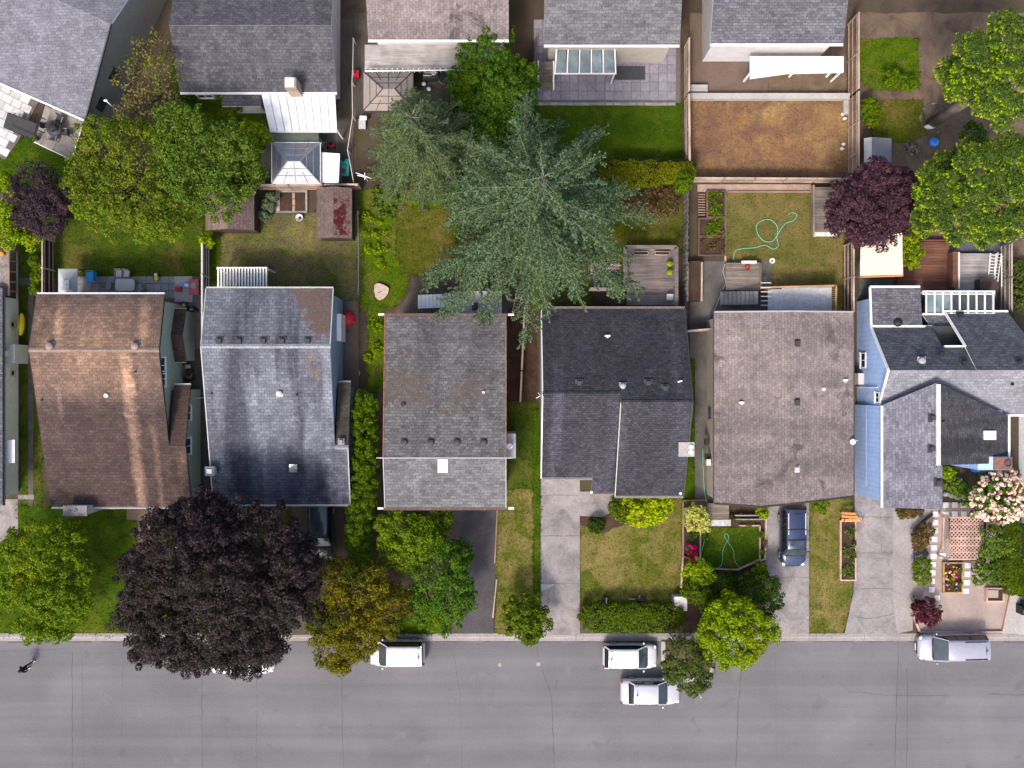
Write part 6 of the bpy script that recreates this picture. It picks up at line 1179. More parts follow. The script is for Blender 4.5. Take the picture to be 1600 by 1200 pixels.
# pergolas
pg = thing('pergola', 'white slatted pergola behind the blue grey roof', 'pergola', W(378, 435, YL))
for i in range(17): a, b = W(341 + 4.7 * i, 419, 2.5), W(341 + 4.7 * i, 456, 2.5); MB().bar(a, b, .11, .05).build('slat', M['white'], pg)
for y in (418.5, 449): MB().bar(W(339, y, 2.42), W(418, y, 2.42), .1, .1).build('beam', M['white'], pg)
frame_posts(pg, ((340, 420), (417, 420), (340, 453), (417, 453)), 2.4, 'white')
pw = thing('pergola', 'white rafter pergola with glass roof behind the blue house', 'pergola', W(1500, 470, YL))
for i in range(9): x = 1447 + 13.1 * i; MB().bar(W(x, 457, 2.5), W(x, 491, 2.7), .1, .1).build('rafter', M['white'], pw)
for y, z in ((455.5, 2.5), (459.5, 2.5), (491, 2.7)): MB().bar(W(1441, y, z), W(1554, y, z), .12 if y != 459.5 else .07, .1).build('beam', M['white'], pw)
frame_posts(pw, ((1442, 457), (1553, 457), (1500, 457)), 2.45, 'white')
for i in range(8):
    x = 1448 + 13.1 * i; MB().slab([W(x, 461, 2.44), W(x + 11.4, 461, 2.44), W(x + 11.4, 490, 2.62), W(x, 490, 2.62)], .02, 0, 0).build('pane', M['glass_pale'] if i < 3 else M['glass_dim'] if 'glass_dim' in M else m_glass('glass_dim', (.05, .055, .05), .15), pw)
pl = thing('lattice_pergola', 'pink lattice topped pergola in the gravel garden', 'pergola', W(1510, 842, YL)); A, B, C_, D = W(1485, 808, 2.0), W(1537, 808, 2.0), W(1535.5, 874, 2.0), W(1483, 874, 2.0)
for i in range(7): t = i / 6; MB().bar(A.lerp(D, t), B.lerp(C_, t), .09, .09).build('rafter', M['wood_pink'], pl)
def clip_seg(p, d, x0, x1, y0, y1):
    t0, t1 = -99, 99
    for q, e, lo, hi in ((p.x, d.x, x0, x1), (p.y, d.y, y0, y1)): a, b = (lo - q) / e, (hi - q) / e; t0, t1 = max(t0, min(a, b)), min(t1, max(a, b))
    return (t0, t1) if t1 - t0 > .08 else None
for sgn in (-1, 1):
    mb = MB(); d = V((1, sgn, 0)).normalized(); c = (A + C_) / 2
    for i in range(-17, 18):
        p = c + V((0, i * .27, 0)); q = clip_seg(p, d, D.x + .05, B.x - .05, D.y, A.y)
        if q: mb.bar(p + d * q[0] + V((0, 0, .06 + .012 * sgn)), p + d * q[1] + V((0, 0, .06 + .012 * sgn)), .07, .011)
    mb.build('lattice', M['wood_pink'], pl)['kind'] = 'stuff'
for p in (A, B, C_, D): MB().box((p.x, p.y, 1.0), (.1, .1, 1.9)).build('post', M['wood_pink'], pl)
# gazebos
def gazebo(label, x0, y0, x1, y1, rx0, rx1, ry, ze, zt, mat, mat2, frame, ribs=3):
    root = thing('gazebo', label, 'gazebo', W((x0 + x1) / 2, (y0 + y1) / 2, YL)); E = [W(x0, y0, ze), W(x1, y0, ze), W(x1, y1, ze), W(x0, y1, ze)]; T0, T1 = W(rx0, ry, zt), W(rx1, ry, zt)
    faces = [(E[0], E[1], T1, T0), (E[1], E[2], T1), (E[2], E[3], T0, T1), (E[3], E[0], T0)]
    for f in faces: MB().slab(list(f), .03, 0, 0).build('roof_panel', mat, root)
    for a, b in ((E[0], T0), (E[3], T0), (E[1], T1), (E[2], T1)): MB().bar(a + V((0, 0, .03)), b + V((0, 0, .03)), .06, .05).build('hip_rib', frame, root)
    for i in range(ribs):
        t = (i + 1) / (ribs + 1)
        for a, b, c, d in ((E[0], E[1], T0, T1), (E[3], E[2], T0, T1)):
            p = a.lerp(b, t); q = p.lerp(c.lerp(d, t), .97 if .25 < t < .75 else .5); MB().bar(p + V((0, 0, .025)), q + V((0, 0, .025)), .035, .03).build('seam', frame, root)
    for i in range(1, 3):
        t = i / 3; ring = [e.lerp(T0 if k in (0, 3) else T1, t) + V((0, 0, .02)) for k, e in enumerate(E)]
        for k in range(4): MB().bar(ring[k], ring[(k + 1) % 4], .035, .03).build('seam', frame, root)
    for k in range(4): MB().bar(E[k] - V((0, 0, .05)), E[(k + 1) % 4] - V((0, 0, .05)), .1, .1).build('eave_beam', mat2, root); MB().box((E[k].x * .995, E[k].y, ze / 2), (.1, .1, ze - .1)).build('post', frame, root)
    return root
gazebo('grey metal hip roofed gazebo beside the white shed', 425, 223, 500, 286, 449, 469, 252, 2.3, 3.3, m_metal('gaz_steel', (.30, .31, .37), .28, .75), M['offwhite'], M['grey'])
gazebo('tan fabric gazebo at the top beside the smaller spruce', 568, 112, 645, 173, 598, 617, 139, 2.2, 3.2, m_plain('tan_fabric', (.26, .225, .20), .85, .1), M['charcoal'], M['charcoal'])
ac = thing('grill_canopy', 'small pale grey canopy over the grill behind the brown roof', 'canopy', W(106, 440, YL)); E = [W(91, 420, 2.1), W(121, 420, 2.1), W(121, 462, 2.1), W(91, 462, 2.1)]; T = W(103, 445, 2.6)
for k in range(4): MB().slab([E[k], E[(k + 1) % 4], T], .02, 0, 0).build('fabric_panel', M['lgrey'], ac); MB().box((E[k].x, E[k].y, 1.1), (.05, .05, 2.0)).build('post', M['black'], ac)
E2 = [T + V((x, y, -.05)) for x, y in ((-.28, -.35), (.2, -.35), (.2, .35), (-.28, .35))]; MB().slab(E2, .03, 0, 0).build('top_vent', M['lgrey'], ac)
# sheds
def shed(label, x0, y0, x1, y1, xr, ze, zt, ma, mb_, wm):
    root = thing('garden_shed', label, 'shed', W((x0 + x1) / 2, (y0 + y1) / 2, YL)); a, b, c, d = W(x0, y0, ze), W(x1, y0, ze), W(x1, y1, ze), W(x0, y1, ze); r0, r1 = W(xr, y0 - 1, zt), W(xr, y1 + 1, zt); r0.y, r1.y = a.y, c.y
    MB().slab([a, r0, r1, d], .08, 0, 1).build('roof', [ma, M['fence_dark']], root); MB().slab([r0 + V((.005, 0, 0)), b, c, r1 + V((.005, 0, 0))], .08, 0, 1).build('roof', [mb_, M['fence_dark']], root)
    i = .12; MB().prism([(a.x + i, a.y - i), (r0.x, a.y - i), (b.x - i, b.y - i), (c.x - i, c.y + i), (r0.x, c.y + i), (d.x + i, d.y + i)], YL - .03, [ze - .06, zt - .1, ze - .06, ze - .06, zt - .1, ze - .06]).build('wall', wm, root)
    return root
SHD = m_shingle('shed_shingle', (.15, .105, .09), (.20, .145, .125), (.10, .07, .06), swap=True, row=.2, speck=.4); SHD2 = m_shingle('shed_shingle_dark', (.11, .08, .075), (.15, .11, .10), (.07, .05, .048), swap=True, row=.2, speck=.4)
SHR = m_shingle('shed_shingle_red', (.13, .09, .078), (.175, .12, .105), (.085, .06, .05), swap=True, row=.2, speck=.4, masks=[(-12.75, -11.7, 10.6, 13.1, (.075, .012, .018), .9, 0)])
shed('brown shingled shed under the full green tree', 321, 298, 397, 360, 356, 2.2, 2.9, SHD, SHD2, M['fence_dark']); shed('brown shingled shed with a red stained slope', 495, 294, 550, 373, 521, 2.0, 2.6, SHD2, SHR, M['fence_dark'])  # first shed: right slope's shade put into a darker shingle copy
shed('small grey roofed shed beside the wine purple maple', 1350, 216, 1393, 254, 1362, 1.9, 2.2, M['lgrey'], m_plain('shed_grey_shaded', (.16, .165, .19), .6, .1), M['fence_tan'])  # right slope's shade put into a darker grey than the left
o = thing('garden_shed', 'low shed with a flat white roof beside the grey gazebo', 'shed', W(516, 262, YL)); MB().slab([W(502, 238, 2.0), W(531, 240, 2.0), W(529, 286, 2.0), W(502, 285, 2.0)], .1, 0, 0).build('roof', M['white'], o); a, b = W(504, 283, 1.9), W(528, 241, 1.9); MB().prism([(a.x, a.y), (b.x, a.y), (b.x, b.y), (a.x, b.y)], YL, 1.92).build('wall', M['grey'], o)
o = thing('green_awning', 'green striped awning strip between the patio cover and the gazebo', 'awning', W(462, 214, YL))
for i in range(6): MB().slab([W(424, 207.5 + 2.3 * i, 2.1), W(498, 207.5 + 2.3 * i, 2.1), W(498, 209.5 + 2.3 * i, 2.1), W(424, 209.5 + 2.3 * i, 2.1)], .03, 0, 0).build('slat', m_plain('awn_green%d' % i, (.075 + .012 * (i % 2), .105, .085), .7), o)
for x in (425, 497): p = W(x, 214, 2.0); MB().box((p.x, p.y, 1.05), (.08, .08, 2)).build('post', M['offwhite'], o)
d8 = thing('utility_deck', 'tan wooden landing at the top corner of the straw lawn', 'deck', W(1300, 330, YL)); boards(d8, 1271, 292, 1323, 363, .5, 17, 'deck_tan'); MB().bar(W(1270, 290, .6), W(1270, 366, .6), .12, .5).build('bench', M['deck_tan'], d8)
for x in (1272, 1290): MB().box(W(x + 8, 366, .3), (.8, .3, .4)).build('step', M['offwhite'], d8)
# vegetable beds and timber edging
def bed(label, x0, y0, x1, y1, timber, soil='mulch', t=.1, h=.28):
    root = thing('raised_bed', label, 'garden bed', W((x0 + x1) / 2, (y0 + y1) / 2, YL)); a, b = W(x0, y1, 0), W(x1, y0, 0); z = YL + h / 2
    for y in (a.y, b.y): MB().box(((a.x + b.x) / 2, y, z), (b.x - a.x + t, t, h)).build('board', M[timber], root)
    for x in (a.x, b.x): MB().box((x, (a.y + b.y) / 2, z), (t, b.y - a.y - t - .004, h)).build('board', M[timber], root)
    MB().box(((a.x + b.x) / 2, (a.y + b.y) / 2, YL + h * .35), (b.x - a.x - t - .004, b.y - a.y - t - .004, h * .7)).build('soil', M[soil], root); return root
def foliage_in(root, x0, y0, x1, y1, n, mat, leaf=.14, z=.35, nm='plants', seed=1):
    rng = np.random.default_rng(seed); a, b = W(x0, y1, 0), W(x1, y0, 0); k = max(3, n // 25); c = np.stack([rng.uniform(a.x, b.x, k), rng.uniform(a.y, b.y, k), np.full(k, YL + z)], 1); i = rng.integers(0, k, n)
    p = c[i] + unit(rng, n, -.3) * rng.uniform(.08, .26, (n, 1)); p[:, 0] = np.clip(p[:, 0], a.x, b.x); p[:, 1] = np.clip(p[:, 1], a.y, b.y); v, f = leaf_quads(rng, p, np.array([0, 0, 1.0]) + rng.normal(0, .5, (n, 3)), leaf); o = root.matrix_world.translation; q = WL[root.name]
    link(nm, arr_mesh(nm, v - np.array(q), f, mat), root, q)['kind'] = 'stuff'
q = bed('vegetable bed with pale stepping stones between the two brown sheds', 434, 300, 480, 332, 'stone', 'mulch', .14, .2); pieces(q, 'stone', [(435 + 24 * i, 305.5 + 10 * j) for i in range(2) for j in range(3)], (.2, .42), .05, M['fence_cap'], YL + .15)
q = bed('raised bed with bright greens at the top of the straw lawn', 1103, 301, 1131, 341, 'fence', 'mulch', .1, .35); foliage_in(q, 1104, 302, 1130, 340, 420, LM['veg'], seed=2)
q = bed('raised bed with leafy greens and bare soil', 1090, 343, 1131, 370, 'fence', 'mulch', .1, .35); foliage_in(q, 1101, 344, 1130, 369, 480, LM['veg'], seed=3)
q = bed('raised bed with sparse yellowing plants', 1090, 372, 1131, 400, 'fence', 'mulch', .1, .35); foliage_in(q, 1092, 373, 1130, 399, 260, LM['rust_shrub'], seed=4)
q = thing('slatted_frame', 'dark slatted frame beside the raised bed', 'frame', W(1096, 320, YL))
for i in range(9): MB().box(W(1096, 304 + 4 * i, .35), (.5, .07, .05)).build('slat', M['fence_tan'], q)
sheet('path', rect(1090, 288, 1268, 300), L2, M['gravel_tan'], 'tan gravel strip along the fence')
q = thing('timber_edging', 'timber edging along the left of the straw lawn', 'edging', W(1133, 350, YL)); MB().bar(W(1133, 300, .2), W(1133, 408, .2), .12, .2).build('board', M['fence_cap'], q); MB().bar(W(1136, 300, .2), W(1270, 300, .2), .1, .2).build('board', M['fence_tan'], q)
q = bed('long timber planter between the dry grass and the concrete driveway', 1311, 813, 1334, 905, 'wood_pink', 'mulch', .09, .3); foliage_in(q, 1312, 815, 1333, 904, 420, LM['green_mid'], .15, .4, seed=6)
q = bed('framed flower bed with colourful flowers in the gravel garden', 1471, 878, 1500, 924, 'wood_new', 'mulch', .09, .3); foliage_in(q, 1473, 880, 1498, 922, 150, LM['green_mid'], .14, .38, seed=7)
fl = [blossom_mesh(c, .09, 'bed_bloom_%d' % i) for i, c in enumerate(((.75, .6, .03), (.7, .25, .2), (.5, .3, .6), (.65, .25, .5), (.8, .78, .8), (.75, .3, .03)))]
for i in range(34): link('flower', fl[random.randrange(6)], q, W(random.uniform(1474, 1497), random.uniform(881, 921), .5))
q = bed('small square framed planter in the gravel garden', 1538, 918, 1564, 938, 'wood_pink', 'mulch', .12, .3); MB().box(W(1551, 928, .45), (.8, .55, .06)).build('stone_lid', M['gravel'], q)
q = thing('timber_edging', 'pale pink timber edging round the gravel garden', 'edging', W(1500, 985, YL))
for a, b in (((1428, 935), (1429, 968)), ((1429, 968), (1437, 987)), ((1437, 987), (1566, 987)), ((1566, 987), (1578, 930)), ((1474, 808), (1472, 858))): MB().bar(W(*a, .2), W(*b, .2), .11, .22).build('board', M['wood_pink'], q)
q = thing('brick_edging', 'curved brick edging beside the paver strip', 'edging', W(1440, 815, YL))
for i in range(14): t = i / 13; p = W(1428 + 27 * t, 830 - 26 * t ** .8, .25); MB().box(p, (.2, .12, .35), .75).build('brick', M['fence'], q)
q = thing('timber_edging', 'timber edging round the small green front lawn', 'edging', W(1140, 890, YL))
for a, b in (((1094, 822), (1094, 889)), ((1155, 821), (1187, 821)), ((1187, 821), (1187, 874)), ((1187, 874), (1152, 890)), ((1152, 890), (1108, 888)), ((1197, 795), (1195, 874)), ((1187, 876), (1195, 873)), ((1193, 880), (1149, 908)), ((1149, 908), (1112, 902))): MB().bar(W(*a, .22), W(*b, .22), .1, .24).build('board', M['fence_cap'], q)
q = thing('timber_edging', 'timber border between the dry lawn and the garden beds', 'edging', W(1067, 850, YL))
for a, b in (((1067, 782), (1067, 870)), ((1067, 870), (1064, 918)), ((1067, 782), (1104, 781)), ((1068, 869), (1082, 876))): MB().bar(W(*a, .22), W(*b, .22), .1, .24).build('board', M['wood_pink'] if a == (1067, 870) else M['fence_tan'], q)
for i, (x, y, n, mt) in enumerate(((1189, 833, 90, 'veg'), (1191, 848, 70, 'rust_shrub'), (1191, 863, 80, 'veg'), (1150, 806, 200, 'dark'), (1170, 815, 160, 'rust_shrub'), (1089, 838, 200, 'green_deep'), (1140, 897, 160, 'dark'), (1165, 893, 140, 'dark'))):
    r = thing('bedding_plants', ['low plant at the top of the narrow bed by the blue car', 'reddish plant in the middle of the narrow bed by the blue car', 'low plant at the bottom of the narrow bed by the blue car', 'dark planting under the bungalow eave', 'reddish planting in the timber trough', 'leafy planting below the pale yellow shrub', 'dark planting under the small front lawn', 'dark planting in the slanted bed'][i], 'plant', W(x, y, YL)); s = 5 if n < 100 else 13; foliage_in(r, x - s, y - 5, x + s, y + 5, n, LM[mt], .13, .3, 'foliage', 20 + i)
e5p = thing('entrance_steps', 'wooden entrance landing with pale mat in front of the bungalow', 'steps', W(1122, 805, YL)); boards(e5p, 1105, 786, 1139, 811, .5, 7, 'deck_tan'); MB().slab([W(1108, 812, .3), W(1142, 812, .3), W(1142, 822, .3), W(1106, 822, .3)], .2, 0, 0).build('step', m_ground('pebble_step', [(.30, .29, .29), (.55, .54, .54)], 2.5, 5), e5p)
q = thing('timber_trough', 'grey timber trough planter below the bungalow eave', 'planter', W(1172, 808, YL))
for y in (805, 811): MB().bar(W(1148, y, .4), W(1196, y, .4), .08, .4).build('board', M['deck_pale'], q)
q = thing('plant_stand', 'orange wooden stair shaped plant stand beside the driveway', 'plant stand', W(1327, 808, YL))
for i in range(3): MB().bar(W(1315, 802 + 5 * i, .9 - .2 * i), W(1336 + 4 * i, 803 + 5 * i, .9 - .2 * i), .16, .05).build('shelf', M['wood_orange'], q)
for x, y in ((1315, 802), (1334, 803), (1318, 814), (1348, 814)): MB().box(W(x, y, .42), (.08, .08, .7)).build('leg', M['wood_orange'], q)
for i in range(6): MB().bar(W(1328 + 3.5 * i, 808, .75), W(1328 + 3.8 * i, 815, .4), .06, .05).build('slat', M['wood_orange'], q)
# retaining wall and steps by the dead lawn
q = tag(MB().box((W(1201, 152, .3).x, W(0, 152, .3).y, .35), (W(1326, 0, 0).x - W(1077, 0, 0).x, .42, .55)).build('retaining_wall', M['concrete_light']), 'long pale concrete wall along the top of the dead lawn', 'wall')
q = thing('concrete_steps', 'three pale concrete steps at the top corner of the dead lawn', 'steps', W(1092, 140, YL))
for i in range(3): MB().box(W(1092, 145 - 5 * i, .25 + .17 * i) - V((0, 0, .1)), (1.25, .23, .3)).build('step', M['concrete_light'], q)
q = tag(MB().box(W(1321, 168, .25), (.35, 1.0, .3)).build('rubble_block', M['stone']), 'broken concrete block lying against the tall tan fence', 'rubble')
for i, (x, y) in enumerate(((1317, 178), (1320, 185), (1316, 232), (1318, 225))): tag(MB().blob(W(x, y, .15), (.16, .12, .1), 8, 5, jit=.2).build('rubble', M['slab_white']), ['pale rubble lump below the broken block', 'second pale rubble lump below the broken block', 'pale rubble lump low on the tall tan fence', 'pale rubble lump just above the lowest rubble'][i], 'rubble')

# ------------------------------------------------------------------ small things
def hose(label, px, z, mat, r=.022):
    P = [W(x, y, z) for x, y in px]; out = []
    for i in range(len(P) - 1):
        p0, p1, p2, p3 = P[max(0, i - 1)], P[i], P[i + 1], P[min(len(P) - 1, i + 2)]
        for j in range(8): t = j / 8; out.append(.5 * ((2 * p1) + (p2 - p0) * t + (2 * p0 - 5 * p1 + 4 * p2 - p3) * t * t + (3 * p1 - p0 - 3 * p2 + p3) * t ** 3))
    out.append(P[-1]); return tag(MB().tube(out, r, 6).build('garden_hose', mat, None, True), label, 'hose')
hose('green hose looped on the straw lawn', [(1146, 407), (1148, 394), (1156, 389), (1178, 387), (1195, 383), (1208, 389), (1216, 384), (1214, 372), (1215, 355), (1205, 344), (1192, 344), (1182, 352), (1184, 365), (1193, 376), (1206, 377), (1214, 368), (1226, 350), (1240, 344), (1245, 336), (1238, 332), (1232, 335)], YL + .06, M['hose'], .035)
hose('green hose with a small loop on the little front lawn', [(1107, 889), (1120, 889), (1128, 880), (1130, 858), (1138, 842), (1136, 834), (1132, 837), (1136, 845), (1146, 860), (1148, 876), (1157, 888)], YL + .09, M['hose'], .025)
hose('green hose along the bungalow side path', [(1098, 700), (1099, 740), (1101, 770), (1104, 785)], YL + .09, M['hose'], .025); hose('green hose beside the pale yellow shrub', [(1101, 823), (1101, 840), (1097, 860)], YL + .09, M['hose'], .025)
hose('pale hose on the concrete patio', [(1133, 412), (1130, 425), (1134, 440), (1128, 455), (1118, 480), (1104, 502)], YL + .09, M['lgrey'], .025)
def chair(label, px, py, mat, rz=0, z=YL + .11, s=1.0, group=None, back=True):
    p = W(px, py, z); root = thing('patio_chair', label, 'chair', p, group); c, sn = math.cos(rz), math.sin(rz)
    def T(x, y, q): return V((p.x + (x * c - y * sn) * s, p.y + (x * sn + y * c) * s, p.z + q * s))
    MB().slab([T(-.27, -.27, .45), T(.27, -.27, .45), T(.27, .27, .45), T(-.27, .27, .45)], .08, 0, 0).build('seat', mat, root)
    if back: MB().slab([T(-.27, .25, .5), T(.27, .25, .5), T(.25, .36, 1.0), T(-.25, .36, 1.0)], .09, 0, 0).build('backrest', mat, root)
    for x, y in ((-.23, -.23), (.23, -.23), (.23, .23), (-.23, .23)): MB().bar(T(x, y, 0), T(x, y, .4), .04, .04).build('leg', M['grey'], root)
    for x in (-.3, .3): MB().bar(T(x, -.25, .62), T(x, .27, .62), .05, .04).build('armrest', M['grey'], root)
    return root
chair('bright blue cushioned patio chair behind the brown roof', 148, 434, M['skyblue'], -math.pi / 2, s=1.35); chair('grey chair above the patio table, at left', 189, 428, M['lgrey'], 0, s=.85); chair('grey chair above the patio table, at right', 201, 428.5, M['lgrey'], -.1, s=.85); chair('dark grey chair left of the patio table', 172, 447, M['grey'], 1.57, s=.85); chair('dark grey chair below right of the patio table', 221, 452, M['grey'], -2.6, s=.9)
q = thing('patio_table', 'rectangular grey glass patio table behind the brown roof', 'table', W(195, 445, YL)); p = W(195, 445, .85)
mb = MB(); n = 24; mb.prism([(p.x + .7 * abs(math.cos(a)) ** .35 * math.copysign(1, math.cos(a)), p.y + .44 * abs(math.sin(a)) ** .35 * math.copysign(1, math.sin(a))) for a in [2 * math.pi * (i + .5) / n for i in range(n)]], .8, .84); mb.build('table_top', M['lgrey'], q)
for x, y in ((-.55, -.32), (.55, -.32), (.55, .32), (-.55, .32)): MB().box((p.x + x, p.y + y, .48), (.05, .05, .62)).build('leg', M['grey'], q)
def toy(name, label, cat, px, py, z, shapes):
    p = W(px, py, z); root = thing(name, label, cat, p)
    for nm, mt, kind, off, d in shapes: (MB().box(p + V(off), d) if kind == 'b' else MB().blob(p + V(off), d, 14, 8)).build(nm, M[mt], root, kind == 's')
    return root
toy('toy_car', 'small yellow and white ride-on toy on the grey slabs', 'toy', 246, 433, YL + .11, [('body', 'yellow', 's', (0, -.1, .15), (.17, .22, .15)), ('seat', 'white', 's', (-.03, .15, .22), (.13, .14, .12)), ('wheel', 'black', 's', (.15, .1, .07), (.05, .07, .07)), ('wheel', 'black', 's', (-.17, .1, .07), (.05, .07, .07))])
toy('sand_toy', 'pale blue boat shaped water toy on the concrete pad', 'toy', 294, 446, YL + .12, [('hull', 'skyblue', 's', (0, 0, .12), (.42, .24, .12)), ('bow', 'skyblue', 's', (.3, .0, .14), (.24, .3, .12)), ('basin', 'metal_white', 's', (0, 0, .2), (.24, .13, .06))])
toy('toy_box', 'small red box shaped toy on the concrete pad', 'toy', 280, 452, YL + .12, [('body', 'red', 'b', (0, 0, .15), (.42, .36, .28)), ('lid', 'red', 'b', (.03, .02, .31), (.36, .3, .05)), ('handle', 'pinkred', 's', (0, .05, .36), (.1, .05, .04))])
q = toy('play_table', 'dark red play table with a grey round tray by the fence', 'table', 307, 450, YL, [('table_top', 'pinkred', 'b', (0, 0, .6), (.72, 1.15, .08)), ('leg', 'pinkred', 'b', (-.28, -.48, .28), (.08, .08, .56)), ('leg', 'pinkred', 'b', (.28, -.48, .28), (.08, .08, .56)), ('leg', 'pinkred', 'b', (.28, .48, .28), (.08, .08, .56)), ('leg', 'pinkred', 'b', (-.28, .48, .28), (.08, .08, .56)), ('tray', 'grey', 's', (0, .12, .65), (.24, .24, .06)), ('step', 'pinkred', 'b', (0, -.3, .66), (.6, .3, .05))])
toy('toy_pile', 'jumble of red yellow and white toys at the end of the side shed', 'toys', 279, 477, YL, [('toy', 'red', 's', (0, .1, .3), (.22, .12, .15)), ('toy', 'yellow', 's', (.5, -.05, .3), (.14, .14, .14)), ('toy', 'white', 's', (-.35, -.1, .25), (.13, .1, .12)), ('toy', 'white', 's', (.2, -.12, .25), (.12, .1, .1)), ('toy', 'pinkred', 's', (-.3, .12, .3), (.2, .12, .12)), ('crate', 'charcoal', 'b', (.05, 0, .1), (1.3, .5, .2))])
toy('toy_tractor', 'black and lime green ride-on toy in the side passage', 'toy', 303, 484, YL, [('body', 'black', 's', (0, .05, .25), (.28, .16, .18)), ('seat', 'hose', 's', (-.05, 0, .4), (.14, .12, .1)), ('wheel', 'black', 's', (.3, -.05, .16), (.09, .16, .16)), ('wheel', 'black', 's', (-.3, .1, .16), (.09, .16, .16))])
toy('red_bucket', 'red plastic bin at the front of the side shed', 'bin', 285, 569, YL, [('body', 'red', 's', (0, 0, .25), (.26, .2, .25)), ('rim', 'pinkred', 's', (0, 0, .42), (.22, .16, .05))])
toy('barbecue', 'brown and black wheeled barbecue in the left side passage', 'barbecue', 300, 583, YL, [('body', 'rust', 's', (0, -.1, .7), (.28, .35, .2)), ('lid', 'black', 's', (.05, .05, .82), (.22, .3, .16)), ('wheel', 'black', 's', (.2, -.4, .16), (.06, .16, .16)), ('wheel', 'black', 's', (-.2, -.4, .16), (.06, .16, .16)), ('side_shelf', 'lgrey', 'b', (-.05, .45, .7), (.35, .28, .05)), ('stand', 'black', 'b', (0, 0, .35), (.3, .4, .6))])
q = toy('covered_wheelbarrow', 'black upturned wheelbarrow in the left side passage', 'wheelbarrow', 285, 594, YL, [('tray', 'charcoal', 's', (0, 0, .35), (.36, .34, .2)), ('wheel', 'black', 's', (0, .45, .2), (.07, .2, .2)), ('handle', 'black', 'b', (.25, -.5, .35), (.05, .7, .05)), ('handle', 'black', 'b', (-.25, -.5, .35), (.05, .7, .05))])
q = thing('sandbox', 'red crab shaped sandbox with white eyes beside the blue grey roof', 'sandbox', W(543, 498, YL)); p = W(543, 498, YL + .15)
MB().blob(p + V((0, 0, .05)), (.52, .5, .26), 20, 8).build('lid', M['red'], q, True)
for a in range(8): MB().blob(p + V((.46 * math.cos(a * .785 + .4), .44 * math.sin(a * .785 + .4), .0)), (.17, .17, .13), 10, 6).build('claw', M['red'], q, True)
for y in (.04, .16): MB().blob(p + V((-.5, y - .04, .14)), (.06, .05, .08), 8, 6).build('eye', M['white'], q, True)
q = tag(MB().lathe(W(557, 583, YL), [(.26, 0), (.26, .04), (.22, .04), (.22, 0)], 16).build('hoop', M['lgrey']), 'pale ring lying on the brown side path', 'hoop')
q = thing('fire_bowl', 'round white pot on the patchy lawn below the vegetable bed', 'pot', W(469, 341, YL)); p = W(469, 341, YL); MB().lathe(p, [(.14, 0), (.25, .3), (.27, .3), (.2, .24), (.12, .1)], 16).build('bowl', M['white'], q, True); MB().blob(p + V((.02, -.02, .2)), (.13, .12, .08), 10, 6).build('contents', M['charcoal'], q, True)
q = thing('flower_pot', 'small white ring pot on the straw lawn', 'pot', W(1206, 408, YL)); p = W(1206, 408, YL); MB().lathe(p, [(.13, 0), (.2, .12), (.21, .12), (.14, .06)], 14).build('pot', M['white'], q, True); MB().blob(p + V((0, 0, .08)), (.08, .08, .05), 8, 5).build('hole', M['charcoal'], q, True)
q = thing('tree_stump', 'pale cut tree stump on the weedy lawn', 'stump', W(595, 456, YL)); p = W(596, 456, YL); rr = [.53 * (1 + .12 * math.sin(3 * a + 1) + random.uniform(-.06, .06)) for a in [2 * math.pi * i / 18 for i in range(18)]]
MB().prism([(p.x + r * math.cos(2 * math.pi * i / 18), p.y + r * math.sin(2 * math.pi * i / 18) * 1.12) for i, r in enumerate(rr)], YL - .05, YL + .3, 0, 1).build('wood', [m_plain('cut_wood', (.46, .36, .30), .9, .22, 5), M['bark']], q); MB().box(p + V((-.08, -.05, .31)), (.28, .05, .02), .4).build('split', M['charcoal'], q)
q = thing('umbrella_base', 'white rounded lid behind the sundeck of the central house', 'lid', W(733, 447, YL)); p = W(733, 447, YL); MB().lathe(p, [(.2, 0), (.22, .6), (.1, .7), (.02, .72)], 12).build('cover', M['metal_white'], q, True); MB().lathe(p, [(.3, 0), (.3, .06)], 12).build('base', M['grey'], q)
q = tag(MB().box(W(742, 479, 2.68), (.42, .55, .1)).build('vent_cover', M['charcoal']), 'dark square mat on the grey vinyl sundeck', 'mat')
toy('plastic_play_table', 'turquoise plastic toy table beside the white roofed shed', 'toy', 540, 265, YL, [('table_top', 'teal', 'b', (0, 0, .4), (.62, 1.1, .1)), ('bump', 'teal', 's', (.1, .5, .42), (.24, .22, .1)), ('bucket', 'black', 's', (-.05, .62, .5), (.13, .13, .12)), ('brick', 'fence', 'b', (-.05, -.2, .48), (.26, .3, .12)), ('leg', 'teal', 'b', (-.2, -.4, .18), (.1, .1, .36)), ('leg', 'teal', 'b', (.2, .4, .18), (.1, .1, .36))])
toy('lawn_mower', 'red lawn mower on the dark ground below the patio cover', 'mower', 518, 228, YL, [('deck', 'red', 's', (0, 0, .2), (.3, .22, .14)), ('engine', 'black', 's', (.0, .05, .34), (.15, .13, .1)), ('wheel', 'black', 's', (-.28, -.15, .1), (.05, .1, .1)), ('wheel', 'black', 's', (.28, -.15, .1), (.05, .1, .1)), ('handle', 'grey', 'b', (-.45, .1, .6), (.5, .04, .04))])
toy('folded_chair', 'white lounge chair on the dark boards beside the wire fence', 'chair', 567, 196, YL, [('seat', 'lgrey', 'b', (0, 0, .35), (.5, .7, .06)), ('backrest', 'white', 'b', (.1, .4, .5), (.5, .3, .08)), ('leg', 'grey', 'b', (-.2, -.3, .16), (.05, .05, .32)), ('leg', 'grey', 'b', (.2, -.3, .16), (.05, .05, .32))])
q = thing('clothes_line', 'white folding clothes line beside the smaller spruce', 'clothes line', W(568, 275, YL)); 
for a, b in (((556, 270), (580, 279)), ((558, 274), (572, 277)), ((570, 270), (570, 281))): MB().bar(W(*a, 1.6), W(*b, 1.6), .05, .05).build('arm', M['white'], q)
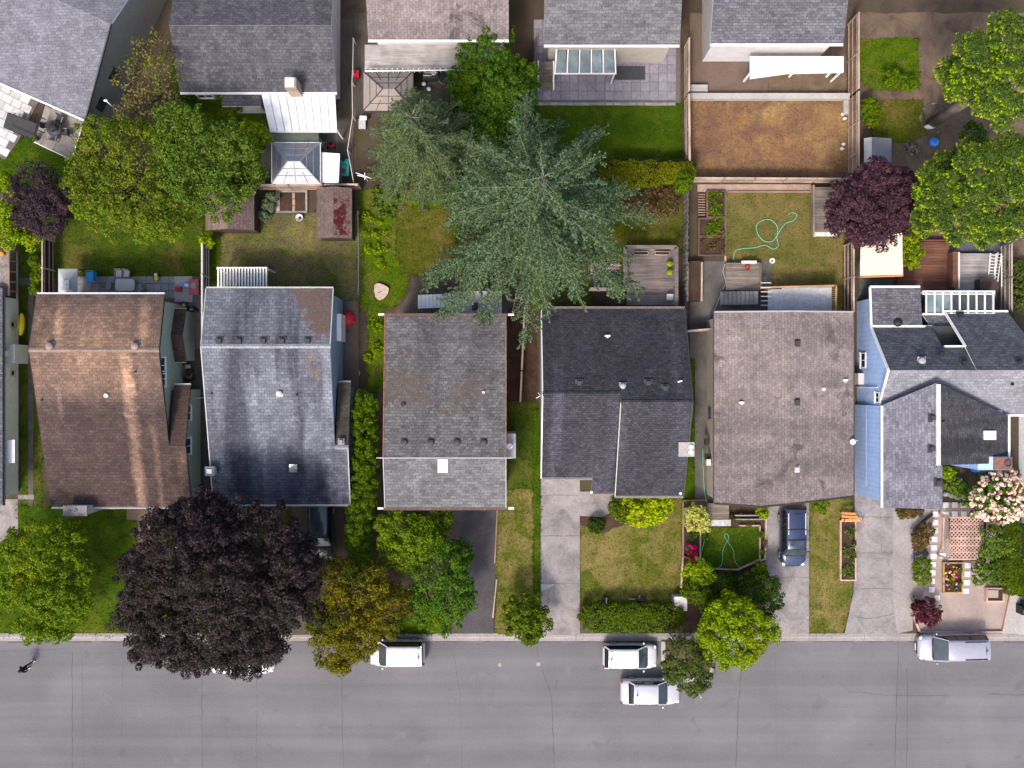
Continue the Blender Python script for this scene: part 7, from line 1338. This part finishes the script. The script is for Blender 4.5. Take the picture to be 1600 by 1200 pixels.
p = W(570, 276, 1.5); MB().tube([V((p.x, p.y, YL)), p], .03, 6).build('pole', M['white'], q)
for i, (x, y) in enumerate(((663, 134), (671, 142))): q = thing('stool', ('upper' if i == 0 else 'lower') + ' of two round white stools right of the tan gazebo', 'stool', W(x, y, YL)); p = W(x, y, YL); MB().lathe(p, [(.15, .42), (.16, .46), (.02, .48)], 14).build('seat', M['white'], q, True); MB().lathe(p, [(.12, 0), (.05, .05), (.04, .42)], 10).build('pedestal', M['grey'], q, True)
toy('garden_clutter', 'dark rack with tools and coiled wires right of the tan gazebo', 'rack', 674, 122, YL, [('rack', 'charcoal', 'b', (0, 0, .4), (1.1, .6, .8)), ('tool', 'fence_cap', 'b', (.1, .1, .85), (.9, .05, .05)), ('tool', 'offwhite', 'b', (-.2, -.1, .85), (.6, .05, .05)), ('coil', 'lgrey', 's', (.25, .1, .88), (.2, .2, .05))])
toy('trampoline', 'round black trampoline beside the dark rack at the top', 'trampoline', 697, 126, YL, [('mat', 'black', 's', (0, 0, .6), (.5, .45, .05)), ('frame', 'grey', 's', (0, 0, .55), (.56, .5, .04)), ('leg', 'grey', 'b', (-.35, 0, .27), (.05, .05, .54)), ('leg', 'grey', 'b', (.35, 0, .27), (.05, .05, .54))])
toy('vent_box', 'small white square pedestal between the spruces', 'box', 717, 185, YL, [('body', 'lgrey', 'b', (0, 0, .25), (.36, .4, .5)), ('lid', 'offwhite', 'b', (0, 0, .53), (.4, .44, .06))])
toy('water_tub', 'bright blue plastic tub in the right back yard', 'tub', 1457, 223, YL, [('tub', 'blue', 's', (0, 0, .2), (.38, .36, .22)), ('rim', 'skyblue', 's', (.02, -.02, .34), (.3, .27, .06))])
toy('steel_barrel', 'shiny pale cylinder lying at the foot of the long pine trunk', 'barrel', 1451, 199, YL, [('drum', 'metal_white', 's', (0, 0, .2), (.42, .18, .18)), ('cap', 'teal', 's', (.35, .03, .22), (.1, .13, .12))])
M['stone_brown'] = m_plain('stone_brown', (.15, .125, .11), .9, .4, 3, obj=.4)
q = thing('rock_ring', 'ring of small rocks round the long pine trunk', 'rocks', W(1455, 190, YL))
for i in range(30): a = .6 + 4.2 * i / 29; r = random.uniform(.06, .13); p = W(1462, 184, YL); MB().blob(p + V((1.15 * math.cos(a), 1.05 * math.sin(a), .08)), (r, r * .8, r * .7), 7, 5, jit=.25).build('rock', M['stone_brown'], q)
q = thing('rock_pile', 'pile of grey stones beside the small grey shed', 'rocks', W(1424, 232, YL))
for i in range(70): a, r = random.uniform(0, 6.28), random.uniform(0, .62) ; s = random.uniform(.07, .14); p = W(1424, 232, YL); MB().blob(p + V((r * math.cos(a), r * math.sin(a), .28 * (1 - r / .65) + .04)), (s, s * .8, s * .7), 6, 4, jit=.2).build('rock', M['stone_brown'], q)
q = thing('garden_stones', 'row of round stones above the stepping stones', 'rocks', W(1495, 776, YL))
for x, y, r in ((1478, 772, .25), (1486, 774, .28), (1496, 776, .3), (1508, 776, .32), (1516, 774, .26)): MB().blob(W(x, y, .2), (r, r * .8, r * .7), 9, 6, jit=.12).build('rock', M['stone'], q)
q = thing('boulder', 'dark cluster of boulders beside the oval shrub', 'rocks', W(1439, 863, YL))
for dx, dy, r in ((-.3, 0, .32), (.15, .1, .3), (.35, -.1, .26)): MB().blob(W(1439, 863, .2) + V((dx, dy, 0)), (r, r * .8, r * .7), 9, 6, jit=.15).build('rock', M['stone_dark'], q)
toy('utility_box', 'pale grey utility cabinet at the corner of the dry lawn', 'utility box', 1060, 939, YL, [('cabinet', 'offwhite', 'b', (0, 0, .42), (.9, .98, .84)), ('base', 'concrete', 'b', (0, 0, .03), (1.05, 1.1, .1)), ('lid', 'offwhite', 'b', (0, 0, .87), (.94, 1.02, .06)), ('door_seam', 'grey', 'b', (0, -.5, .4), (.02, .02, .6))])
for i, (x, y) in enumerate(((1046, 990), (1077, 989))): p = W(x, y, YL); q = thing('bollard', 'white bollard on the kerb, ' + ('nearer the hedge' if i == 0 else 'nearer the lime tree'), 'bollard', p); MB().tube([p, p + V((0, 0, 1.0))], .06, 10).build('post', M['white'], q, True); MB().blob(p + V((0, 0, 1.02)), (.085, .085, .06), 10, 6).build('cap', M['white'], q, True); MB().lathe(p + V((0, 0, .72)), [(.066, 0), (.066, .1)], 10).build('reflector_band', M['orange'], q)
# traffic island
ti = thing('traffic_island', 'kerbed planting island in the street around the young tree', 'traffic island', W(1072, 1030, 0)); oc = [(1036, 1002), (1036, 1046), (1070, 1062), (1105, 1062), (1112, 1046), (1112, 1002)]
MB().prism([tuple(W(x, y).xy) for x, y in oc], -.04, .1).build('soil', M['leaf_litter'], ti)
for a, b in zip(oc[:-1], oc[1:]): MB().bar(W(*a, .07), W(*b, .07), .3, .2).build('kerb_stone', M['concrete_light'], ti)
p = W(1087, 1076, 0); q = thing('road_sign', 'white post with an orange diamond warning board beside the island', 'sign', p); MB().tube([p, p + V((0, 0, 2.0))], .035, 8).build('post', M['white'], q, True); b = p + V((.25, -.1, 1.5)); MB().slab([b + V((0, .03, .4)), b + V((.3, -.1, 0)), b + V((0, -.2, -.4)), b + V((-.3, -.07, 0))], .03, 0, 0).build('board', M['orange'], q)
for i, (x, y, c) in enumerate(((1593, 950, 'black'), (1600, 944, 'charcoal'))):
    p = W(x, y, YL); q = thing('wheelie_bin', ('black' if i == 0 else 'charcoal grey') + ' wheeled bin at the right edge by the pale driveway', 'bin', p); s = .3
    MB().prism([(p.x - s, p.y - s), (p.x + s, p.y - s), (p.x + s, p.y + s), (p.x - s, p.y + s)], YL + .05, 1.05).build('body', M[c], q); MB().blob(p + V((0, 0, 1.05)), (.36, .38, .1), 12, 6).build('lid', M['charcoal'], q, True)
    for k in (-1, 1): MB().blob(p + V((k * .25, .3, .1)), (.05, .1, .1), 10, 6).build('wheel', M['black'], q, True)
toy('compost_bin', 'small black bin behind the hedge under the dry lawn', 'bin', 945, 936, YL, [('body', 'black', 'b', (0, 0, .3), (.18, .5, .6)), ('lid', 'lgrey', 'b', (.06, 0, .62), (.06, .46, .05))])
toy('bicycle_cover', 'dark bundle with a red rag behind the clipped hedge', 'bundle', 1000, 935, YL, [('cover', 'charcoal', 's', (0, -.05, .25), (.38, .2, .25)), ('rag', 'rust', 's', (-.1, .2, .4), (.12, .16, .1)), ('strap', 'lgrey', 'b', (-.6, 0, .2), (.5, .05, .05))])
q = thing('kayak', 'yellow kayak leaning on the white wall at the left', 'kayak', W(33, 507, YL)); mb = MB(); a, b = W(34, 489, .9), W(32, 525, .9); n = 16; vs = []; fs = []
for i in range(n + 1):
    t = i / n; w = max(.02, math.sin(math.pi * t) ** .45) * .26; c = a.lerp(b, t)
    for k in range(10): an = 2 * math.pi * k / 10; vs.append((c.x + w * .85 * math.cos(an), c.y, c.z + w * 1.3 * math.sin(an)))
for i in range(n):
    for k in range(10): fs.append((i * 10 + k, i * 10 + (k + 1) % 10, (i + 1) * 10 + (k + 1) % 10, (i + 1) * 10 + k))
fs += [tuple(range(10)), tuple(n * 10 + k for k in reversed(range(10)))]; mb.add(vs, fs).build('hull', M['yellow'], q, True); c = a.lerp(b, .5); MB().blob(c + V((.12, 0, .22)), (.09, .3, .1), 10, 6).build('seat_well', M['yellow'], q, True); MB().tube([a.lerp(b, .12) + V((.0, 0, .3)), a.lerp(b, .5) + V((.06, 0, .38)), a.lerp(b, .88) + V((0, 0, .3))], .018, 6).build('keel_line', M['black'], q)
tb = thing('outdoor_table_set', 'dark round table heaped with covers on the raised deck', 'table', W(92, 205, 1.7)); p = W(92, 205, 1.72); MB().lathe(p, [(.08, 0), (.06, .6), (.55, .65), (.55, .7), (.02, .72)], 18).build('table', M['charcoal'], tb, True); MB().blob(p + V((0, 0, .8)), (.36, .3, .18), 10, 6, jit=.15).build('cover', M['black'], tb)
for i, (x, y, rz) in enumerate(((78, 198, 1.8), (97, 189, -.4), (88, 216, 2.9), (107, 210, -1.6))): chair(['black', 'charcoal', 'grey', 'dark'][i] + ' deck chair ' + ['left of', 'above', 'below', 'right of'][i] + ' the heaped round table', x, y, M['charcoal' if i != 2 else 'grey'], rz, 1.72, .9)
p = W(59, 217, 1.75); q = thing('potted_plant', 'potted green plant at the corner of the raised deck', 'potted plant', p); MB().lathe(p, [(.14, 0), (.2, .3)], 10).build('pot', M['charcoal'], q); rng = np.random.default_rng(77); e = unit(rng, 160, -.1); v, f = leaf_quads(rng, e * .2, e + np.array([0, 0, .5]), .12); link('foliage', arr_mesh('foliage', v, f, LM['hedge']), q, p + V((0, 0, .38)))
q = thing('lamp_bracket', 'white pole lamp sticking out from the grey siding', 'lamp', W(172, 165, YL)); p = W(165, 157, 3.6); MB().tube([p, W(178, 168, 2.9)], .04, 6).build('arm', M['white'], q, True); MB().blob(p, (.16, .1, .08), 10, 6).build('head', M['white'], q, True); p2 = W(178, 168, 2.9); MB().tube([V((p2.x, p2.y, YL)), p2], .04, 6).build('pole', M['white'], q, True)
q = thing('outdoor_stairs', 'brown wooden stairs with white rail at the top of the paved terrace', 'stairs', W(853, 125, YL))
for i in range(8): MB().box(W(853, 136 - 5.2 * i, .3 + .17 * i), (1.02, .3, .05)).build('tread', M['deck_tan'], q)
for x in (841, 865): MB().bar(W(x, 139, 1.2), W(x, 95, 2.5), .08, .1).build('handrail', M['white'], q); MB().box(W(x, 138, .6), (.09, .09, 1.1)).build('newel_post', M['white'], q)
q = thing('patio_roof', 'white framed glass patio roof at the top of the paved terrace', 'patio roof', W(915, 100, YL)); 
for i in range(6): MB().bar(W(867 + 19 * i, 116, 2.5), W(870 + 18 * i, 70, 2.8), .09, .12).build('rafter', M['white'], q)
MB().bar(W(864, 115, 2.45), W(962, 115, 2.45), .1, .12).build('beam', M['white'], q)
for i in range(5): MB().slab([W(869 + 19 * i, 114, 2.52), W(884 + 19 * i, 114, 2.52), W(885 + 18 * i, 71, 2.8), W(872 + 18 * i, 71, 2.8)], .02, 0, 0).build('pane', M['glass_pale'], q)
for x in (866, 960): p = W(x, 114, 2.4); MB().box((p.x, p.y, 1.25), (.1, .1, 2.3)).build('post', M['white'], q)
tag(MB().box(W(984, 114, .22), (2.25, 1.0, .05)).build('doormat', M['charcoal']), 'dark rectangular mat on the paved terrace', 'mat')
q = thing('patio_roof', 'white deck roof with brackets above the stony dirt', 'patio roof', W(1240, 100, YL)); MB().slab([W(1172, 123, 2.6), W(1230, 115, 2.6), W(1318, 113, 2.6), W(1318, 88, 2.7), W(1172, 88, 2.7)], .15, 0, 0).build('roof', M['white'], q)
for x in (1233, 1291): MB().bar(W(x, 120, 2.0), W(x + 8, 112, 2.5), .1, .1).build('bracket', M['white'], q)
for x in (1175, 1316): p = W(x, 110, 2.5); MB().box((p.x, p.y, 1.3), (.12, .12, 2.4)).build('post', M['white'], q)
q = thing('balcony', 'white balustrade balcony at the top above the tan gazebo', 'balcony', W(640, 95, YL)); MB().slab([W(570, 108, 2.6), W(765, 106, 2.6), W(765, 70, 2.6), W(570, 70, 2.6)], .15, 0, 0).build('floor', M['deck_pale'], q); MB().bar(W(570, 111, 3.4), W(765, 109, 3.4), .08, .06).build('handrail', M['white'], q)
for i in range(24): p = W(572 + 8.3 * i, 110, 3.0); MB().box((p.x, p.y, 3.0), (.04, .04, .8)).build('baluster', M['white'], q)
for x in (575, 760): p = W(x, 104, 2.4); MB().box((p.x, p.y, 1.3), (.12, .12, 2.4)).build('post', M['white'], q)
b = tag(MB().box(W(556, 117, .35), (.5, .5, .6)).build('storage_bin', M['red']), 'red bin beside the wire fence at the top', 'bin')

q = thing('timber_edging', 'thin timber edging along the dark asphalt driveway', 'edging', W(773, 890, YL)); MB().bar(W(777, 797, .2), W(773, 880, .2), .1, .16).build('board', M['fence_tan'], q); MB().bar(W(776, 905, .2), W(770, 965, .2), .1, .16).build('board', M['fence_cap'], q)
q = thing('log_planter', 'long rotting planter box beside the picket fence', 'planter', W(1084, 440, YL)); MB().box(W(1084, 440, .45), (1.0, 2.9, .7)).build('soil', M['mulch'], q)
for x in (1073, 1095): MB().bar(W(x, 411, .5), W(x - .5, 471, .5), .12, .8).build('side_board', M['fence_cap'], q)
toy('bucket', 'small red bucket on the low tan platform', 'bucket', 1167, 417, .52, [('body', 'red', 's', (0, 0, .15), (.16, .16, .16)), ('base', 'black', 's', (.05, -.12, .08), (.14, .12, .1))])
q = tag(MB().box(W(1170, 410, .6), (1.1, .22, .25)).build('planter_trough', M['offwhite']), 'pale trough at the back of the low tan platform', 'planter')
# ------------------------------------------------------------------ cars
def car(label, px, py, rz, paint, Lc=4.5, Wc=1.84, Hc=1.65, hood=.26, wind=.40, rear=.95, rear_t=.90, belt=.98, rails=None, bars=False, boot=0.0, roofmat=None, z=0.0, group='cars parked on the street and driveways', dark_side=False, pano=None, glass='glass_car', tailgate=True):
    """x runs from the tail (-L/2) to the nose; the body is one lofted shell, the cabin another; glass is set into the cabin"""
    g = W(px, py, 1.0); root = thing('car', label, 'car', (g.x, g.y, z), group); root.rotation_euler = (0, 0, rz); WL[root.name] = V((0, 0, 0)); hl = Lc / 2
    def fx(t): return hl - t * Lc                                     # t: 0 nose, 1 tail
    def ring(x, w, zb, zt, crown):
        pr = [(w * .90, zb), (w * .99, zb + .12), (w, zb + (zt - zb) * .45), (w * .97, zt - .10), (w * .90, zt - .015), (w * .62, zt + crown * .6), (0, zt + crown)]
        return [(x, y, q) for y, q in pr] + [(x, -y, q) for y, q in pr[-2::-1]]
    st = []; w = Wc / 2
    for t, ws, zt, cr, zb in ((0, .46, .50, .02, .32), (.010, .66, .64, .02, .26), (.03, .80, .73, .03, .22), (.075, .91, .81, .04, .20), (hood * .6, .985, .90, .05, .20), (hood, 1.0, belt - .02, .05, .20), (.45, 1.0, belt, .0, .20), (.62, 1.0, belt, .0, .20), (.82, .995, belt, .0, .20), (rear, .95, belt - .02, .02, .24), (.985, .87, belt - .10, .02, .30), (1.0, .72, .66, .0, .38)): st.append(ring(fx(t), w * ws, zb, zt, cr))
    def loft(st, cap=True):
        mb = MB(); n = len(st[0]); vs = [p for r in st for p in r]; fs = []
        for i in range(len(st) - 1):
            for k in range(n): q = (k + 1) % n; fs.append((i * n + k, i * n + q, (i + 1) * n + q, (i + 1) * n + k))
        fs += [tuple(reversed(range(n))), tuple((len(st) - 1) * n + k for k in range(n))]; mb.add(vs, fs); return mb
    P = M[paint]; body = loft(st).build('body', P, root, True)
    # cabin shell: from the foot of the windscreen to the tail
    cab = []; tb = rear - boot
    for t, wb, wt, zt in ((hood, .90, .86, belt + .01), (wind, .94, .74, Hc - .05), (wind + .07, .95, .76, Hc), ((wind + rear_t - boot) / 2, .95, .765, Hc + .015), (rear_t - boot - .05, .94, .755, Hc - .01), (rear_t - boot, .93, .73, Hc - .06), (tb, .90, .84, belt + .01)):
        x = fx(t); a, b = w * wb, w * wt; cab.append([(x, a, belt - .06), (x, (a + b * .3) / 1.3 if zt > belt + .1 else a, belt + .02), (x, b, zt - .09 if zt > belt + .1 else zt), (x, b * .86, zt), (x, 0, zt + (.03 if zt > belt + .1 else 0)), (x, -b * .86, zt), (x, -b, zt - .09 if zt > belt + .1 else zt), (x, -((a + b * .3) / 1.3 if zt > belt + .1 else a), belt + .02), (x, -a, belt - .06)])
    cabin = loft(cab).build('cabin', M['glass_car'], root, True)
    mb = MB(); ts = [wind - .012, wind + .05, wind + .14, (wind + rear_t - boot) / 2, rear_t - boot - .08, rear_t - boot + .012]; zs = [Hc - .045, Hc + .012, Hc + .028, Hc + .034, Hc + .012, Hc - .045]; ys = (-.785, -.745, -.62, 0, .62, .745, .785); dz = (-.13, -.05, .0, .022, .0, -.05, -.13)
    vs = [(fx(t_), y_ * w * (.97 if i in (0, 5) else 1), z_ + q_) for i, (t_, z_) in enumerate(zip(ts, zs)) for y_, q_ in zip(ys, dz)]; mb.add(vs, [(i * 7 + k, i * 7 + k + 1, i * 7 + k + 8, i * 7 + k + 7) for i in range(5) for k in range(6)]); roof_ = mb.build('roof', P, root, True)
    for s in (-1, 1):
        MB().bar((fx(hood + .004), s * w * .90, belt + .02), (fx(wind), s * w * .755, Hc - .06), .07, .04).build('pillar', P, root); MB().bar((fx(tb - .004), s * w * .88, belt + .02), (fx(rear_t - boot), s * w * .75, Hc - .08), .09, .04).build('pillar', P, root)
    G = M[glass]; e = .018
    a, b = w * .84, w * .70
    n_ = V((1, 0, .7)).normalized() * .03
    MB().patch(V((fx(hood + .012), a, belt + .045)) + n_, V((fx(hood + .012), -a, belt + .045)) + n_, V((fx(wind - .006), -b, Hc - .07)) + n_, V((fx(wind - .006), b, Hc - .07)) + n_, 6, 3, (.05, 0, .035)).build('windscreen', M['glass_screen'], root, True)
    n_ = V((-1, 0, .45)).normalized() * .03
    MB().patch(V((fx(tb - .012), -w * .80, belt + .06)) + n_, V((fx(tb - .012), w * .80, belt + .06)) + n_, V((fx(rear_t - boot + .008), w * .66, Hc - .1)) + n_, V((fx(rear_t - boot + .008), -w * .66, Hc - .1)) + n_, 5, 3, (-.02, 0, .015)).build('rear_window', G, root, True)
    cuts = (wind - .06, wind + .13, wind + .33, rear_t - boot - .02)
    for s in (-1, 1):
        for i in range(3):
            t0, t1 = cuts[i] + .012, cuts[i + 1] - .012; x0, x1 = fx(t0), fx(t1); y0 = s * (w * .935 + e); y1 = s * (w * .775 + e); zt = Hc - .14
            top0 = x0 if i else fx(t0 + .055); top1 = x1 if i < 2 else fx(t1 - .02)
            MB().patch((x0, y0, belt + .05), (x1, y0, belt + .05), (top1, y1, zt), (top0, y1, zt), 2, 2, (0, s * .01, 0)).build('side_window', G, root, True)
        m = MB().blob((fx(hood + .055), s * (w + .11), belt + .04), (.07, .10, .06), 10, 6).build('mirror', P, root, True)
        MB().bar((fx(hood + .055), s * (w - .06), belt - .02), (fx(hood + .055), s * (w + .06), belt), .06, .04).build('mirror_arm', M['black'], m)
        MB().blob((fx(.055), s * w * .74, .715), (.17, .14, .06), 12, 6).build('headlight', M['lamp_glass'], root, True); MB().blob((fx(.978), s * w * .82, .80), (.09, .13, .16), 10, 6).build('tail_light', M['tail_red'], root, True)
        for t in (wind + .10, wind + .30): MB().box((fx(t), s * (w + .004), belt - .17), (.2, .03, .035)).build('door_handle', P, root)
        for t in (.185, .79):
            x = fx(t); wh = MB(); n = 20
            prof = [(.26, -.10), (.32, -.10), (.335, -.06), (.335, .06), (.32, .10), (.26, .10)]; vs = []; fs = []
            for k in range(n):
                an = 2 * math.pi * k / n
                for r_, o_ in prof: vs.append((x + r_ * math.cos(an), s * (w - .095) + o_, .335 + r_ * math.sin(an)))
            for k in range(n):
                for j in range(5): fs.append((k * 6 + j, k * 6 + j + 1, ((k + 1) % n) * 6 + j + 1, ((k + 1) % n) * 6 + j))
            wo = wh.add(vs, fs).build('wheel', M['tyre'], root, True); mb = MB()
            for k in range(5): an = 2 * math.pi * k / 5; mb.bar((x, s * (w - .01), .335), (x + .25 * math.cos(an), s * (w - .005), .335 + .25 * math.sin(an)), .07, .03)
            MB().lathe((0, 0, 0), [(.27, -.02), (.27, .02)], 16); vs = [(x + .27 * math.cos(2 * math.pi * k / 16), s * (w - .05), .335 + .27 * math.sin(2 * math.pi * k / 16)) for k in range(16)]; mb.add(vs, [tuple(range(16))]); mb.build('rim', M['rim'], wo)
        if rails: MB().bar((fx(wind + .22), s * w * .66, Hc + .07), (fx(rear_t - .04), s * w * .66, Hc + .05), .05, .05).build('roof_rail', M[rails], root)
    if bars:
        for t in (wind + .13, wind + .30): MB().bar((fx(t), -w * .72, Hc + .11), (fx(t), w * .72, Hc + .11), .06, .03).build('roof_bar', M['black'], root)
    if pano: MB().patch((fx(pano[0]), w * .52, Hc + .065), (fx(pano[0]), -w * .52, Hc + .065), (fx(pano[1]), -w * .52, Hc + .07), (fx(pano[1]), w * .52, Hc + .07), 4, 4, (0, 0, .01)).build('sunroof', M['glass_screen'], root, True)
    MB().bar((fx(.004), -w * .5, .5), (fx(.004), w * .5, .5), .04, .16).build('grille', M['black'], root); MB().box((fx(.0) + .005, 0, .34), (.03, .5, .1)).build('front_plate', M['white'], root)
    MB().bar((fx(hood - .008), -w * .72, belt + .035), (fx(hood - .008), w * .72, belt + .035), .07, .02).build('cowl', M['black'], root)
    MB().bar((fx(hood + .02), .1, belt + .10), (fx(hood + .05), -w * .55, belt + .18), .02, .02).build('wiper', M['black'], root)
    MB().tube([(fx(rear_t - .05 - boot), 0, Hc), (fx(rear_t - .02 - boot), 0, Hc + .1)], .02, 6).build('antenna', M['black'], root)
    return root
def paint(name, col, metal=0.0, rough=.3):
    t = NT(name); f = t.noise(t.pos(), 3, 4); M[name] = t.out(t.ramp(f, [(.3, mul(col, .93)), (.7, mul(col, 1.04))]), rough, metal=metal, spec=.5, coat=.6)
paint('paint_white', (.60, .60, .61)); paint('paint_silver', (.37, .365, .43), .3, .3); paint('paint_pearl', (.48, .475, .52), .1); paint('paint_blue', (.030, .042, .105), .3, .22); paint('paint_navy', (.03, .04, .06), .3)
M['glass_car'] = m_glass('glass_car', (.008, .010, .012), .08); M['glass_screen'] = m_glass('glass_screen', (.035, .05, .055), .05); M['lamp_glass'] = m_plain('lamp_glass', (.75, .77, .8), .15, .1, spec=.6); M['tail_red'] = m_plain('tail_red', (.35, .02, .02), .25); M['tyre'] = m_plain('tyre', (.025, .025, .026), .85); M['rim'] = m_plain('rim', (.42, .42, .44), .35, .1, metal=.6)
car('white minivan parked at the kerb below the golden tree', 620, 1022, math.pi, 'paint_white', 4.0, 1.86, 1.75, hood=.19, wind=.345, rear=.98, rear_t=.955)
car('white pickup sized car half hidden under the huge purple tree', 378, 1034, 0, 'paint_white', 4.6, 1.88, 1.7, hood=.2, wind=.32, boot=.3, rear=.95, rear_t=.88)
car('white hatchback facing the traffic island', 985, 1027, 0, 'paint_white', 3.95, 1.78, 1.52, hood=.2, wind=.375, rear=.975, rear_t=.90)
car('silver white sedan in the road beside the island tree', 1017, 1083, 0, 'paint_pearl', 4.35, 1.84, 1.45, hood=.24, wind=.40, rear=.95, rear_t=.86, boot=.08)
car('blue estate car with roof bars on the bungalow driveway', 1240, 838, -math.pi / 2, 'paint_blue', 4.45, 1.84, 1.62, hood=.2, wind=.335, rear=.985, rear_t=.94, rails='metal_white', bars=True, pano=(.37, .47), z=.16)
car('silver minivan with black roof rails parked below the gravel garden', 1490, 1013, math.pi + .02, 'paint_silver', 4.95, 1.92, 1.75, hood=.2, wind=.375, rear=.985, rear_t=.955, rails='black')
car('dark navy car in the shaded driveway beside the cedar hedge', 500, 828, -math.pi / 2, 'paint_navy', 4.4, 1.8, 1.5, hood=.24, wind=.40, z=.16)
car('dark car beside the brick path, mostly under the purple tree', 288, 815, -math.pi / 2, 'paint_navy', 4.2, 1.78, 1.5, hood=.24, wind=.40, z=.16)

# ------------------------------------------------------------------ the person crossing the road
def person():
    f = W(50.5, 1037, 0); d = V((-.82, -.57, 0)); sd = V((-d.y, d.x, 0)); root = thing('person', 'person in black clothes and white shoes walking on the street', 'person', f)
    f = f + d * .02
    def pt(a, b, z): return f + d * a + sd * b + V((0, 0, z))
    J = {'pel': pt(0, 0, .93), 'sp': pt(.02, 0, 1.15), 'ch': pt(.04, 0, 1.36), 'nk': pt(.06, 0, 1.49), 'hd': pt(.09, 0, 1.60), 'tp': pt(.09, 0, 1.72)}
    R_ = {'pel': (.155, .12), 'sp': (.14, .105), 'ch': (.17, .12), 'nk': (.06, .06), 'hd': (.085, .10), 'tp': (.055, .06)}
    for s, n, fa, fk in ((1, 'l', .28, .16), (-1, 'r', -.30, -.02)):
        J['hip' + n] = pt(0, s * .095, .88); J['kn' + n] = pt(fk + .06, s * .10, .49); J['an' + n] = pt(fa, s * .10, .09 if s > 0 else .13); J['to' + n] = pt(fa + .16, s * .11, .04)
        R_['hip' + n] = (.10, .10); R_['kn' + n] = (.068, .068); R_['an' + n] = (.048, .05); R_['to' + n] = (.04, .035)
        J['sh' + n] = pt(.04, s * .19, 1.40); J['el' + n] = pt(-.06 * s + .04, s * .27, 1.13); J['wr' + n] = pt(.12 - .12 * s, s * .26, .89); R_['sh' + n] = (.075, .075); R_['el' + n] = (.052, .052); R_['wr' + n] = (.036, .036)
        J['ha' + n] = pt(.14 - .12 * s, s * .255, .80); R_['ha' + n] = (.034, .022)
        for k in range(4): q = f'f{k}{n}'; J[q] = pt(.16 - .12 * s - .018 * k, s * (.245), .715 + .008 * abs(k - 1.3)); R_[q] = (.009, .009)
        J['th' + n] = pt(.20 - .12 * s, s * .24, .77); R_['th' + n] = (.010, .010)
    E = [('pel', 'sp'), ('sp', 'ch'), ('ch', 'nk'), ('nk', 'hd'), ('hd', 'tp')]
    for n in 'lr': E += [('pel', 'hip' + n), ('hip' + n, 'kn' + n), ('kn' + n, 'an' + n), ('an' + n, 'to' + n), ('ch', 'sh' + n), ('sh' + n, 'el' + n), ('el' + n, 'wr' + n), ('wr' + n, 'ha' + n), ('ha' + n, 'th' + n)] + [('ha' + n, f'f{k}{n}') for k in range(4)]
    ks = list(J); me = bpy.data.meshes.new('body'); o0 = WL[root.name]; me.from_pydata([tuple(J[k] - o0) for k in ks], [(ks.index(a), ks.index(b)) for a, b in E], []); o = link('body', me, root, o0)
    o.modifiers.new('skin', 'SKIN'); sv_ = me.skin_vertices[0].data
    for i, k in enumerate(ks): sv_[i].radius = R_[k]; sv_[i].use_root = (k == 'pel')
    sb = o.modifiers.new('sub', 'SUBSURF'); sb.levels = 2; sb.render_levels = 2; M['cloth_black'] = m_plain('cloth_black', (.012, .012, .014), .85, .3); me.materials.append(M['cloth_black'])
    dg = bpy.context.evaluated_depsgraph_get(); m2 = bpy.data.meshes.new_from_object(o.evaluated_get(dg)); o.modifiers.clear(); o.data = m2
    m2.polygons.foreach_set('use_smooth', [True] * len(m2.polygons))
    if not m2.materials: m2.materials.append(M['cloth_black'])
    sk = m_plain('skin', (.45, .28, .21), .6, .08); m2.materials.append(sk); k = len(m2.materials) - 1
    for p in m2.polygons:
        z = (p.center + o0).z; lat = abs((p.center + o0 - f).dot(sd)); fw = (p.center + o0 - f).dot(d)
        if (z < .9 and lat > .2) or (1.50 < z < 1.66 and fw > .13): p.material_index = k
    MB().blob(pt(.075, 0, 1.665), (.112, .112, .10), 14, 8).build('hair', M['black'], root, True)
    for s in (-1, 1): MB().blob(pt(.185, s * .035, 1.62), (.012, .012, .010), 8, 5).build('eye', M['white'], root, True); MB().blob(pt(.09, s * .098, 1.60), (.018, .016, .03), 8, 5).build('ear', sk, root, True)
    MB().blob(pt(.195, 0, 1.585), (.018, .018, .024), 8, 5).build('nose', sk, root, True); MB().blob(pt(.178, 0, 1.545), (.012, .025, .008), 8, 5).build('mouth', M['pinkred'], root, True)
    for n, fa, z in (('l', .28, .055), ('r', -.30, .10)): MB().blob(pt(fa + .07, (.1 if n == 'l' else -.1), z), (.14, .08, .055), 12, 6).build('shoe', M['white'], root, True)
    return root
person()
